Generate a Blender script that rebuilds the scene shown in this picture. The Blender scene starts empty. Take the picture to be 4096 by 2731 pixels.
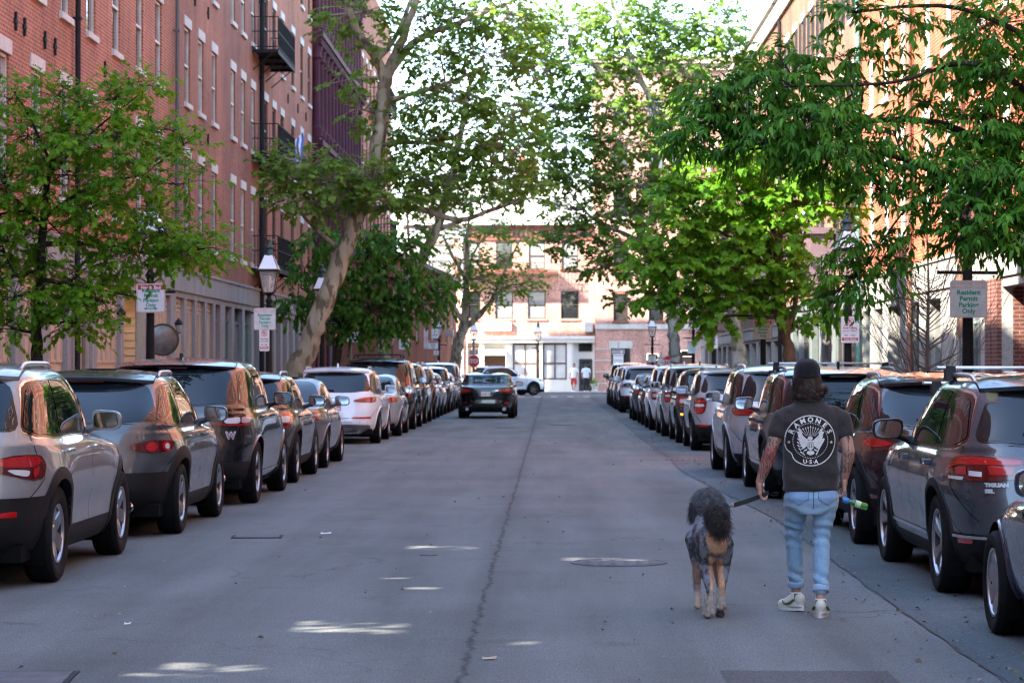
import bpy, bmesh, math, random
import numpy as np
from mathutils import Vector, Matrix, noise as mnoise
from mathutils.bvhtree import BVHTree
D = bpy.data; SC = bpy.context.scene; COL = SC.collection
R = math.radians
PI = math.pi
rnd = random.Random(7)
FP = 5553.0; HC = 1.62; VX, VY = 1265.0, 843.0     # focal length and vanishing point measured in the photo
def wx(xd, Z): return (xd - VX) / FP * Z
def wh(yd, Z): return HC - (yd - VY) / FP * Z
def wp(xd, yd, Z): return Vector((wx(xd, Z), Z, wh(yd, Z)))
def tag(o, label=None, cat=None, group=None, kind=None):
 if label: o['label'] = label
 if cat: o['category'] = cat
 if group: o['group'] = group
 if kind: o['kind'] = kind
 return o
def empty(name, loc=(0, 0, 0), rz=0.0):
 o = D.objects.new(name, None); COL.objects.link(o)
 o.location = loc; o.rotation_euler = (0, 0, rz); o.empty_display_size = .2
 return o
def thing(name, label, cat, loc=(0, 0, 0), rz=0.0, group=None):
 return tag(empty(name, loc, rz), label, cat, group)
def kids(o): return [c for c in D.objects if c.parent == o]
def copy_tree(o, parent=None, cmap=None):
 if cmap is None:
  cmap = {}
  for c in D.objects:
   if c.parent: cmap.setdefault(c.parent.name, []).append(c)
 n = o.copy(); COL.objects.link(n); n.parent = parent
 for ch in cmap.get(o.name, []): copy_tree(ch, n, cmap)
 return n
class MB:
 def __init__(s): s.v = []; s.f = []; s.m = []
 def add(s, verts, faces, mi=0):
  b = len(s.v); s.v.extend([tuple(p) for p in verts])
  for f in faces: s.f.append(tuple(i + b for i in f)); s.m.append(mi)
 def quad(s, a, b, c, d, mi=0): s.add([a, b, c, d], [(0, 1, 2, 3)], mi)
 def box(s, x0, x1, y0, y1, z0, z1, mi=0):
  s.add([(x0, y0, z0), (x1, y0, z0), (x1, y1, z0), (x0, y1, z0), (x0, y0, z1), (x1, y0, z1), (x1, y1, z1), (x0, y1, z1)],
   [(0, 3, 2, 1), (4, 5, 6, 7), (0, 1, 5, 4), (1, 2, 6, 5), (2, 3, 7, 6), (3, 0, 4, 7)], mi)
 def bbox(s, x0, x1, y0, y1, z0, z1, b=.01, mi=0):
  """box with chamfered edges"""
  bm = bmesh.new(); bmesh.ops.create_cube(bm, size=1)
  for v in bm.verts:
   v.co = Vector(((x0 + x1) / 2 + v.co.x * (x1 - x0), (y0 + y1) / 2 + v.co.y * (y1 - y0), (z0 + z1) / 2 + v.co.z * (z1 - z0)))
  bmesh.ops.bevel(bm, geom=bm.edges[:], offset=b, segments=2, affect='EDGES', profile=.6)
  s.bm(bm, mi)
 def bm(s, bm, mi=0):
  bm.verts.ensure_lookup_table()
  s.add([v.co[:] for v in bm.verts], [[v.index for v in f.verts] for f in bm.faces], mi); bm.free()
 def ring(s, c, ax, r, n, ph=0.):
  ax = Vector(ax).normalized(); u = ax.orthogonal().normalized(); w = ax.cross(u)
  return [Vector(c) + (u * math.cos(ph + 2 * PI * i / n) + w * math.sin(ph + 2 * PI * i / n)) * r for i in range(n)]
 def tube(s, pts, rad, n=8, mi=0, cap=True):
  pts = [Vector(p) for p in pts]
  if not isinstance(rad, (list, tuple)): rad = [rad] * len(pts)
  k = len(pts); rings = []
  t0 = (pts[1] - pts[0]).normalized(); u = t0.orthogonal().normalized()
  for i in range(k):
   t = (pts[min(i + 1, k - 1)] - pts[max(i - 1, 0)])
   t = t.normalized() if t.length > 1e-9 else t0
   u = (u - t * u.dot(t)); u = u.normalized() if u.length > 1e-6 else t.orthogonal().normalized()
   w = t.cross(u)
   rings.append([pts[i] + (u * math.cos(2 * PI * j / n) + w * math.sin(2 * PI * j / n)) * rad[i] for j in range(n)])
  fs = []
  for i in range(k - 1):
   for j in range(n):
    a = i * n + j; b = i * n + (j + 1) % n
    fs.append((a, b, b + n, a + n))
  if cap: fs.append(tuple(range(n - 1, -1, -1))); fs.append(tuple(range((k - 1) * n, k * n)))
  s.add([p for r in rings for p in r], fs, mi)
 def lathe(s, prof, n=16, c=(0, 0, 0), axis='z', mi=0, sq=1.0, ph=0., cap=True):
  """prof: list of (r, h)"""
  vs = []
  for r, h in prof:
   for j in range(n):
    a = ph + 2 * PI * j / n; x, y = r * math.cos(a), r * math.sin(a)
    p = {'z': (x, y, h), 'x': (h, x, y), 'y': (x, h, y)}[axis]
    vs.append((p[0] + c[0], p[1] + c[1], p[2] + c[2]))
  fs = []
  for i in range(len(prof) - 1):
   for j in range(n):
    a = i * n + j; b = i * n + (j + 1) % n
    fs.append((a, b, b + n, a + n))
  if cap: fs.append(tuple(range(n - 1, -1, -1))); fs.append(tuple(range((len(prof) - 1) * n, len(prof) * n)))
  s.add(vs, fs, mi)
 def prism(s, poly, depth, fr, mi=0):
  """poly: 2D outline; fr(u,v,w)->3D; from w=0 to w=depth"""
  n = len(poly)
  s.add([fr(u, v, 0) for u, v in poly] + [fr(u, v, depth) for u, v in poly],
   [tuple(range(n - 1, -1, -1)), tuple(range(n, 2 * n))] + [(i, (i + 1) % n, n + (i + 1) % n, n + i) for i in range(n)], mi)
 def flat(s, poly, fr, mi=0):
  s.add([fr(u, v, 0) for u, v in poly], [tuple(range(len(poly)))], mi)
 def text(s, body, size, fr, mi=0, align='CENTER', bold=0.0, w=0., sx=1.0):
  cu = D.curves.new('lettering_source', 'FONT'); cu.body = body; cu.size = size; cu.align_x = align
  cu.offset = bold; cu.resolution_u = 2
  ob = D.objects.new('lettering_source', cu); COL.objects.link(ob)
  me = ob.to_mesh()
  s.add([fr(v.co.x * sx, v.co.y, w) for v in me.vertices], [tuple(p.vertices) for p in me.polygons], mi)
  ob.to_mesh_clear(); D.objects.remove(ob); D.curves.remove(cu)
 def build(s, name, mats, parent=None, smooth=None, loc=None):
  return mesh_obj(name, np.array(s.v, dtype=np.float64).reshape(-1, 3), s.f, mats, parent, smooth, s.m, loc)
def mesh_obj(name, v, f, mats, parent=None, smooth=None, mi=None, loc=None, uv=True):
 me = D.meshes.new(name); me.from_pydata([tuple(p) for p in v], [], [tuple(int(i) for i in q) for q in f])
 if not isinstance(mats, (list, tuple)): mats = [mats]
 for m in mats: me.materials.append(m)
 n = len(me.polygons)
 if mi is not None and len(mats) > 1: me.polygons.foreach_set('material_index', np.array(mi, dtype=np.int32))
 if uv and n:
  box_uv(me)
 if smooth is not None:
  me.polygons.foreach_set('use_smooth', np.ones(n, dtype=bool))
  if smooth < 180: me.set_sharp_from_angle(angle=R(smooth))
 me.update()
 o = D.objects.new(name, me); COL.objects.link(o); o.parent = parent
 if loc is not None: o.location = loc
 return o
def box_uv(me):
 n = len(me.polygons); nl = len(me.loops)
 co = np.empty(len(me.vertices) * 3); me.vertices.foreach_get('co', co); co = co.reshape(-1, 3)
 lv = np.empty(nl, dtype=np.int32); me.loops.foreach_get('vertex_index', lv)
 lt = np.empty(n, dtype=np.int32); me.polygons.foreach_get('loop_total', lt)
 nr = np.empty(n * 3); me.polygons.foreach_get('normal', nr); nr = np.abs(nr.reshape(-1, 3))
 ax = np.repeat(np.argmax(nr, axis=1), lt)
 p = co[lv]
 u = np.where(ax == 0, p[:, 1], p[:, 0]); w = np.where(ax == 2, p[:, 1], p[:, 2])
 l = me.uv_layers.new(name='UVMap'); l.data.foreach_set('uv', np.stack([u, w], 1).ravel())
_M = {}
class NT:
 def __init__(s, name):
  s.m = D.materials.new(name); s.m.use_nodes = True; s.t = s.m.node_tree; s.n = s.t.nodes; s.n.clear()
  s.out = s.n.new('ShaderNodeOutputMaterial'); s.b = s.n.new('ShaderNodeBsdfPrincipled')
  s.t.links.new(s.b.outputs[0], s.out.inputs[0])
 def new(s, t, **k):
  n = s.n.new('ShaderNode' + t)
  for a, b in k.items():
   if hasattr(n, a): setattr(n, a, b)
   else: n.inputs[a].default_value = b
  return n
 def ln(s, a, b): s.t.links.new(a, b)
 def math(s, op, a, b=None):
  n = s.n.new('ShaderNodeMath'); n.operation = op
  for i, q in enumerate((a, b)):
   if q is None: continue
   if isinstance(q, (int, float)): n.inputs[i].default_value = q
   else: s.ln(q, n.inputs[i])
  return n.outputs[0]
 def noise(s, vec, scale, detail=3, rough=.55):
  n = s.n.new('ShaderNodeTexNoise'); n.inputs['Scale'].default_value = scale; n.inputs['Detail'].default_value = detail
  n.inputs['Roughness'].default_value = rough
  if vec is not None: s.ln(vec, n.inputs['Vector'])
  return n.outputs[0]
 def ramp(s, fac, stops):
  n = s.n.new('ShaderNodeValToRGB'); e = n.color_ramp.elements
  while len(e) < len(stops): e.new(.5)
  for i, (p, c) in enumerate(stops):
   e[i].position = p; e[i].color = (c[0], c[1], c[2], 1) if not isinstance(c, (int, float)) else (c, c, c, 1)
  s.ln(fac, n.inputs[0]); return n.outputs[0]
 def mix(s, fac, a, b, mode='MIX'):
  n = s.n.new('ShaderNodeMix'); n.data_type = 'RGBA'; n.blend_type = mode
  for i, q in ((0, fac), (6, a), (7, b)):
   if isinstance(q, (int, float)): n.inputs[i].default_value = q
   elif isinstance(q, tuple): n.inputs[i].default_value = (q[0], q[1], q[2], 1)
   else: s.ln(q, n.inputs[i])
  return n.outputs[2]
 def coord(s, w='Object'):
  n = s.n.new('ShaderNodeTexCoord'); return n.outputs[w]
 def bump(s, h, st, dist=.01):
  n = s.n.new('ShaderNodeBump'); n.inputs['Strength'].default_value = st; n.inputs['Distance'].default_value = dist
  s.ln(h, n.inputs['Height']); s.ln(n.outputs[0], s.b.inputs['Normal'])
 def set(s, **k):
  for a, b in k.items():
   i = s.b.inputs[a.replace('_', ' ')]
   if isinstance(b, (int, float)): i.default_value = b
   elif isinstance(b, tuple): i.default_value = b if len(b) == 4 else (*b, 1)
   else: s.ln(b, i)
  return s
def mat(name, col, rough=.6, metal=0., var=.12, vscale=6., bump=0., bscale=60., coat=0., spec=.5, emit=0.):
 if name in _M: return _M[name]
 t = NT(name); c = t.coord()
 if var:
  n = t.noise(c, vscale, 4)
  f = t.ramp(n, [(.3, 1 - var), (.7, 1 + var)])
  colr = t.mix(1.0, (col[0], col[1], col[2]), f, 'MULTIPLY')
  t.set(Base_Color=colr)
 else: t.set(Base_Color=(col[0], col[1], col[2]))
 t.set(Roughness=rough, Metallic=metal, Specular_IOR_Level=spec)
 if coat: t.set(Coat_Weight=coat, Coat_Roughness=.03)
 if bump: t.bump(t.noise(c, bscale, 4), bump, .01)
 if emit: t.set(Emission_Color=(col[0], col[1], col[2]), Emission_Strength=emit)
 _M[name] = t.m; return t.m
def brick_mat(name, c1, c2, mortar, var=.25, mort=.011, stain=(.7, 1.15)):
 if name in _M: return _M[name]
 t = NT(name); uv = t.coord('UV')
 b = t.new('TexBrick'); t.ln(uv, b.inputs['Vector'])
 b.inputs['Scale'].default_value = 1; b.inputs['Mortar Size'].default_value = mort; b.inputs['Mortar Smooth'].default_value = .3
 b.inputs['Brick Width'].default_value = .215; b.inputs['Row Height'].default_value = .074; b.inputs['Bias'].default_value = -.1
 b.inputs['Color1'].default_value = (*c1, 1); b.inputs['Color2'].default_value = (*c2, 1); b.inputs['Mortar'].default_value = (*mortar, 1)
 n = t.noise(uv, .45, 5, .6); n2 = t.noise(uv, 9., 3)
 f = t.ramp(n, [(.3, stain[0]), (.7, stain[1])]); f2 = t.ramp(n2, [(.3, 1 - var), (.7, 1 + var * .6)])
 col = t.mix(1., b.outputs['Color'], f, 'MULTIPLY'); col = t.mix(1., col, f2, 'MULTIPLY')
 mp = t.new('Mapping'); t.ln(uv, mp.inputs['Vector']); mp.inputs['Scale'].default_value = (2.2, .12, 1)
 st = t.ramp(t.noise(mp.outputs[0], 1., 4), [(.35, .82), (.65, 1.08)])
 col = t.mix(1., col, st, 'MULTIPLY')
 t.set(Base_Color=col, Roughness=.85, Specular_IOR_Level=.25)
 t.bump(t.math('SUBTRACT', t.noise(uv, 60, 2), b.outputs['Fac']), .45, .006)
 _M[name] = t.m; return t.m
def paint(name, col, metal=.55, rough=.32):
 if name in _M: return _M[name]
 t = NT(name); c = t.coord()
 fl = t.noise(c, 700, 1)
 f = t.ramp(fl, [(.3, .85), (.7, 1.15)])
 du = t.ramp(t.noise(c, 2.5, 4), [(.3, rough * .85), (.7, rough * 1.25)])
 t.set(Base_Color=t.mix(1., (col[0], col[1], col[2]), f, 'MULTIPLY'), Metallic=metal, Roughness=du, Coat_Weight=1., Coat_Roughness=.035)
 _M[name] = t.m; return t.m
def leaf_mat(name, dark, mid, light, trans=.35, gloss=.55):
 if name in _M: return _M[name]
 t = NT(name); a = t.new('Attribute', attribute_name='lv')
 n = t.noise(t.coord(), 1.3, 3)
 f = t.math('ADD', t.math('MULTIPLY', a.outputs['Fac'], .65), t.math('MULTIPLY', n, .4))
 col = t.ramp(f, [(.15, dark), (.5, mid), (.9, light)])
 t.set(Base_Color=col, Roughness=gloss, Specular_IOR_Level=.22)
 tr = t.new('BsdfTranslucent'); tc = t.mix(1., col, (1.5, 1.35, .55), 'MULTIPLY'); t.ln(tc, tr.inputs['Color'])
 mx = t.new('MixShader'); mx.inputs[0].default_value = trans
 t.ln(t.b.outputs[0], mx.inputs[1]); t.ln(tr.outputs[0], mx.inputs[2]); t.ln(mx.outputs[0], t.out.inputs[0])
 _M[name] = t.m; return t.m
BLACKPL = mat('black_plastic', (.007, .007, .0075), .6, var=.2, bump=.15, bscale=220, spec=.28)
RUBBER = mat('tyre_rubber', (.006, .006, .0063), .85, var=.25, spec=.22)
CHROME = mat('chrome', (.75, .75, .77), .12, 1., var=.05)
ALLOY = mat('alloy', (.42, .42, .44), .3, .9, var=.08)
DARKALLOY = mat('dark_alloy', (.16, .16, .17), .3, .8)
GLOSSBLK = mat('gloss_black_trim', (.008, .008, .009), .12, var=0)
DARKVOID = mat('dark_underbody', (.006, .006, .006), .9, var=0, spec=.1)
IRON = mat('black_iron', (.012, .012, .013), .7, 0, var=.3, bump=.2, bscale=90, spec=.25)
def glass_dark(name, col=(.008, .012, .016), rough=.015, spec=.5):
 if name in _M: return _M[name]
 t = NT(name); t.set(Base_Color=col, Roughness=rough, Specular_IOR_Level=spec, Coat_Weight=0.)
 _M[name] = t.m; return t.m
CARGLASS = glass_dark('tinted_car_glass')
MIRRORG = mat('mirror_glass', (.7, .72, .74), .03, 1., var=0)
REDLENS = mat('red_lens', (.42, .008, .01), .12, 0, var=.05, coat=1.)
REDDARK = mat('dark_red_lens', (.10, .006, .008), .12, 0, var=.1, coat=1.)
WHITELENS = mat('clear_lens', (.62, .60, .60), .12, 0, var=.1, coat=1.)
ORANGELENS = mat('orange_signal_lens', (.9, .22, .02), .15, 0, var=.1, coat=1., emit=1.2)
WHITEP = mat('white_paint', (.78, .78, .76), .45, var=.06)
SUN_EL = R(38); SUN_AZ = R(60); SUN_STR = 3.8; SKY_STR = .15; EXPO = 2.9
def pchip(xs, ys, x):
 xs = np.asarray(xs, float); ys = np.asarray(ys, float); x = np.clip(np.asarray(x, float), xs[0], xs[-1])
 h = np.diff(xs); d = np.diff(ys) / h; m = np.zeros(len(xs))
 for i in range(1, len(xs) - 1):
  if d[i - 1] * d[i] > 0:
   w1 = 2 * h[i] + h[i - 1]; w2 = h[i] + 2 * h[i - 1]
   m[i] = (w1 + w2) / (w1 / d[i - 1] + w2 / d[i])
 m[0] = d[0]; m[-1] = d[-1]
 k = np.clip(np.searchsorted(xs, x, 'right') - 1, 0, len(xs) - 2)
 t = (x - xs[k]) / h[k]
 return (ys[k] * (1 + 2 * t) * (1 - t) ** 2 + h[k] * m[k] * t * (1 - t) ** 2 + ys[k + 1] * t * t * (3 - 2 * t) + h[k] * m[k + 1] * t * t * (t - 1))
class Shape:
 """car body as a stack of rounded-rectangle slices; y forward, x to the right, z up"""
 def __init__(s, L, W, H, wb, belt=1.0, gc=.22, rake=.34, roofr=.95, hood=1.0, tr=.36, kind='suv', rear_over=.9, tumble=.825, nr=5.2, nf=3.6, flare=.018, ww=None):
  s.L, s.W, s.H, s.wb, s.belt, s.gc, s.tr, s.kind = L, W, H, wb, belt, gc, tr, kind
  s.ya_r = -L / 2 + rear_over; s.ya_f = s.ya_r + wb
  a = L / 2
  cow = s.ya_f - .52                       # base of the windscreen
  if kind == 'suv':
   s.rear = ([gc, .34, .46, .62, .80, belt - .03, belt + .03, belt + .10, H - .16, H - .09, H - .05, H - .02, H],
     [-a + .20, -a + .06, -a, -a + .015, -a + .045, -a + .075, -a + .10, -a + .14, -a + rake, -a + rake + .09, -a + rake + .25, -a + rake + .55, -a + rake + roofr])
   s.front = ([gc, .36, .55, .75, hood - .12, hood - .04, hood, hood + .03, hood + .06, hood + .09, H - .25, H - .12, H - .06, H - .025, H],
     [a - .16, a - .03, a, a - .03, a - .10, a - .22, a - .55, a - 1.0 + .1, cow + .02, cow - .07, cow - .57, cow - .86, cow - 1.05, cow - 1.27, cow - 1.7])
  else:                                     # saloon: boot deck
   dk = belt + .07
   s.rear = ([gc, .34, .46, .62, .82, dk - .07, dk - .02, dk, dk + .03, dk + .07, H - .20, H - .10, H - .05, H - .02, H],
     [-a + .18, -a + .05, -a, -a + .01, -a + .0, -a + .03, -a + .10, -a + .38, -a + .62, -a + .70, -a + 1.08, -a + 1.33, -a + 1.52, -a + 1.75, -a + 2.1])
   s.front = ([gc, .36, .55, .70, hood - .12, hood - .04, hood, hood + .03, hood + .06, hood + .09, H - .22, H - .11, H - .06, H - .025, H],
     [a - .16, a - .03, a, a - .04, a - .14, a - .35, a - .75, a - 1.1, cow + .02, cow - .08, cow - .68, cow - .98, cow - 1.17, cow - 1.36, cow - 1.75])
  w = W / 2
  s.wid = ([gc, .32, .45, .60, .74, belt - .10, belt - .03, belt + .02, belt + .08, H - .17, H - .085, H - .045, H - .02, H],
    [w * .88, w * .945, w * .972, w * .985, w, w * .985, w * .965, w * .935, w * .915, w * tumble, w * (tumble - .055), w * (tumble - .16), w * (tumble - .34), w * .16])
  if ww: s.wid = ww(s, w)
  s.nr, s.nf, s.fl = nr, nf, flare
  s.cache = {}
 def half(s, z):
  z = min(max(z, s.gc), s.H)
  key = round(z, 5)
  if key in s.cache: return s.cache[key]
  yr = float(pchip(*s.rear, z)); yf = float(pchip(*s.front, z)); w = float(pchip(*s.wid, z))
  k = min(max((z - s.belt) / (s.H - s.belt), 0), 1)
  nr = s.nr * (1 - k) + 3.8 * k; nf = s.nf * (1 - min(k * 4, 1)) + 5.5 * min(k * 4, 1)
  yc = (yr + yf) / 2
  t = np.linspace(0, PI / 2, 160)
  t = np.concatenate([t ** 2 / (PI / 2) * .5 + t * .5])
  c, sn = np.maximum(np.cos(t), 0), np.maximum(np.sin(t), 0)
  xr = w * sn ** (2 / nr); yrr = yc - (yc - yr) * c ** (2 / nr)
  xf = w * sn[::-1] ** (2 / nf); yff = yc + (yf - yc) * c[::-1] ** (2 / nf)
  x = np.concatenate([xr, xf[1:]]); y = np.concatenate([yrr, yff[1:]])
  g = math.exp(-((z - .70) / .22) ** 2)
  for ya in (s.ya_r, s.ya_f):
   x = x + s.fl * g * np.exp(-((y - ya) / .42) ** 2) * (x / max(w, .01)) ** 4
  ym = (s.ya_r + s.ya_f) / 2
  x = x - .022 * math.exp(-((z - .52) / .10) ** 2) * np.exp(-((y - ym) / .75) ** 4) * (x / max(w, .01)) ** 4
  dl = np.hypot(np.diff(x), np.diff(y)); arc = np.concatenate([[0], np.cumsum(dl)])
  s.cache[key] = (x, y, arc)
  return s.cache[key]
 def wrap(s, q, z, off=0.):
  """q metres round the slice from the rear centre line (right side)"""
  x, y, a = s.half(z)
  px, py = np.interp(q, a, x), np.interp(q, a, y)
  e = .01
  tx = np.interp(q + e, a, x) - np.interp(max(q - e, 0), a, x); ty = np.interp(q + e, a, y) - np.interp(max(q - e, 0), a, y)
  l = math.hypot(tx, ty) or 1
  return (px + ty / l * off, py - tx / l * off, z)
 def q_at_y(s, y, z):
  xs, ys, a = s.half(z)
  return float(np.interp(y, ys, a))
 def q_at_x(s, x, z):
  xs, ys, a = s.half(z); m = int(np.argmax(xs))
  return float(np.interp(x, xs[:m + 1], a[:m + 1]))
 def side(s, y, z, off=0.): return s.wrap(s.q_at_y(y, z), z, off)
 def side_x(s, y, z):
  xs, ys, a = s.half(z); return float(np.interp(y, ys, xs, left=0, right=0))
 def roof_z(s, x, y):
  lo, hi = s.belt, s.H
  for _ in range(26):
   m = (lo + hi) / 2
   xs, ys, a = s.half(m)
   if y > ys[0] and y < ys[-1] and s.side_x(y, m) > abs(x): lo = m
   else: hi = m
  return lo
def chaikin(poly, it=2, r=.2):
 for _ in range(it):
  o = []
  for i in range(len(poly)):
   a, b = poly[i], poly[(i + 1) % len(poly)]
   o.append((a[0] * (1 - r) + b[0] * r, a[1] * (1 - r) + b[1] * r)); o.append((a[0] * r + b[0] * (1 - r), a[1] * r + b[1] * (1 - r)))
  poly = o
 return poly
def poly_rows(poly, nz=10):
 zs = [p[1] for p in poly]; z0, z1 = min(zs), max(zs)
 lv = sorted(set([round(z, 4) for z in zs] + [round(z0 + (z1 - z0) * i / nz, 4) for i in range(nz + 1)]))
 lv[0] = z0 + 1e-4; lv[-1] = z1 - 1e-4
 rows = []
 for z in lv:
  xs = []
  for i in range(len(poly)):
   (a, b), (c, d) = poly[i], poly[(i + 1) % len(poly)]
   if (b - z) * (d - z) <= 0 and abs(b - d) > 1e-9: xs.append(a + (c - a) * (z - b) / (d - b))
  if len(xs) >= 2: rows.append((z, min(xs), max(xs)))
 return rows
def patch(mb, sh, poly, mode='wrap', off=.004, nk=10, nz=10, mi=0, sides=(1, -1), rr=.2, clip=None):
 """lay a (q or y, z) outline on the body surface"""
 rows = poly_rows(chaikin(poly, 2, rr) if rr else poly, nz)
 if clip:
  rows = [(z, max(a, clip[0]), min(b, clip[1])) for z, a, b in rows]; rows = [r for r in rows if r[2] - r[1] > .004]
 if len(rows) < 2: return
 for sd in sides:
  vs, fs = [], []
  for z, a, b in rows:
   for i in range(nk + 1):
    t = a + (b - a) * i / nk
    if mode == 'wrap':
     p = sh.wrap(abs(t), z, off)
     if t < 0: p = (-p[0], p[1], p[2])
    else: p = sh.side(t, z, off)
    vs.append((p[0] * sd, p[1], p[2]))
  k = nk + 1
  for r in range(len(rows) - 1):
   for i in range(nk):
    q = (r * k + i, r * k + i + 1, (r + 1) * k + i + 1, (r + 1) * k + i)
    fs.append(q if sd > 0 else q[::-1])
  mb.add(vs, fs, mi)
def strip(mb, sh, pts, w=.008, mode='side', off=.0015, mi=0, sides=(1, -1), sub=6):
 P = []
 for i in range(len(pts) - 1):
  for k in range(sub): P.append((pts[i][0] + (pts[i + 1][0] - pts[i][0]) * k / sub, pts[i][1] + (pts[i + 1][1] - pts[i][1]) * k / sub))
 P.append(pts[-1])
 for sd in sides:
  vs, fs = [], []
  for i, p in enumerate(P):
   a, b = P[max(i - 1, 0)], P[min(i + 1, len(P) - 1)]
   tx, ty = b[0] - a[0], b[1] - a[1]; l = math.hypot(tx, ty) or 1
   for g in (-.5, .5):
    y, z = p[0] - ty / l * w * g, p[1] + tx / l * w * g
    q = sh.side(y, z, off) if mode == 'side' else sh.wrap(abs(y), z, off)
    x = q[0] * (-1 if (mode == 'wrap' and y < 0) else 1)
    vs.append((x * sd, q[1], q[2]))
  for i in range(len(P) - 1):
   q = (2 * i, 2 * i + 1, 2 * i + 3, 2 * i + 2); fs.append(q if sd < 0 else q[::-1])
  mb.add(vs, fs, mi)
_WH = {}
def wheel_meshes(r, rimr, spokes, style, rimmat):
 key = (round(r, 3), round(rimr, 3), spokes, style, rimmat.name)
 if key in _WH: return _WH[key]
 wt = .225
 t = MB()
 h = wt / 2
 prof = [(rimr, -h * .82), (rimr + .012, -h * .9), (r - .05, -h * 1.02), (r - .022, -h * .97), (r - .006, -h * .82),
   (r, -h * .62), (r - .008, -h * .60), (r - .008, -h * .54), (r, -h * .52), (r, -h * .24), (r - .008, -h * .22), (r - .008, -h * .16), (r, -h * .14),
   (r, h * .14), (r - .008, h * .16), (r - .008, h * .22), (r, h * .24), (r, h * .52), (r - .008, h * .54), (r - .008, h * .60), (r, h * .62),
   (r - .006, h * .82), (r - .022, h * .97), (r - .05, h * 1.02), (rimr + .012, h * .9), (rimr, h * .82)]
 t.lathe(prof, 40, axis='x', cap=False)
 to = t.build('tyre', RUBBER, None, 35); tm = to.data; D.objects.remove(to)
 m = MB()
 m.lathe([(rimr - .004, h * .84), (rimr - .002, h * .88), (rimr - .018, h * .86), (rimr - .026, h * .70)], 40, axis='x', cap=False); m.lathe([(rimr - .026, h * .70), (rimr - .05, -h * .7), (.02, -h * .72)], 40, axis='x', cap=False, mi=1)
 m.lathe([(.078, h * .25), (.075, h * .5), (.06, h * .6), (.03, h * .62)], 20, axis='x')
 for i in range(spokes):
  a0 = 2 * PI * i / spokes
  offs = [0.] if style != 'split' else [-.16, .16]
  for da in offs:
   w0, w1 = (.034, .026) if style == 'split' else ((.075, .055) if style == 'wide' else (.045, .034))
   r0, r1 = .05, rimr - .012
   def fr(u, v, d, a0=a0, da=da):
    rad = r0 + (r1 - r0) * u; ang = a0 + da * u
    return (d, rad * math.cos(ang) - v * math.sin(ang), rad * math.sin(ang) + v * math.cos(ang))
   vs, fs = [], []
   for u in (0, .35, .7, 1.):
    ww = (w0 + (w1 - w0) * u) * (1.25 if u == 1. else 1) / 1.0
    dx = h * (.52 + .28 * math.sin(u * 1.9) ** 1)
    for (v, d) in ((-ww, dx - .035), (-ww * .8, dx), (ww * .8, dx), (ww, dx - .035)): vs.append(fr(u, v, d))
   for k in range(3):
    for j in range(3): fs.append((k * 4 + j, k * 4 + j + 1, k * 4 + j + 5, k * 4 + j + 4))
   fs.append((0, 1, 2, 3)); fs.append((15, 14, 13, 12))
   m.add(vs, [f[::-1] for f in fs])
 for i in range(5):
  a = 2 * PI * (i + .5) / 5
  m.lathe([(.011, h * .3), (.011, h * .56), (.006, h * .58)], 6, (0, .052 * math.cos(a), .052 * math.sin(a)), 'x')
 mo = m.build('rim', [rimmat, mat('rim_barrel_dark', (.035, .034, .033), .6, .3, var=.2)], None, 40); mm = mo.data; D.objects.remove(mo)
 d = MB(); d.lathe([(.15, -h * .3), (.15, -h * .18), (.05, -h * .1)], 28, axis='x')
 d.lathe([(rimr - .052, -h * .66), (rimr - .052, -h * .62)], 28, axis='x')
 do = d.build('brake_disc', mat('brake_disc', (.06, .055, .05), .5, .6), None, 40); dm = do.data; D.objects.remove(do)
 _WH[key] = (tm, mm, dm); return _WH[key]
def link(me, name, parent, loc=(0, 0, 0), rot=(0, 0, 0)):
 o = D.objects.new(name, me); COL.objects.link(o); o.parent = parent; o.location = loc; o.rotation_euler = rot; return o
def add_wheel(root, x, y, r, rimr, spokes, style, rimmat, steer=0.):
 tm, mm, dm = wheel_meshes(r, rimr, spokes, style, rimmat)
 w = empty('wheel', (x, y, r), 0); w.parent = root
 w.rotation_euler = (rnd.uniform(0, 6.28), 0, steer) if x > 0 else (rnd.uniform(0, 6.28), 0, PI + steer)
 link(tm, 'tyre', w); link(mm, 'rim', w); link(dm, 'brake_disc', w)
 return w
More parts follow.
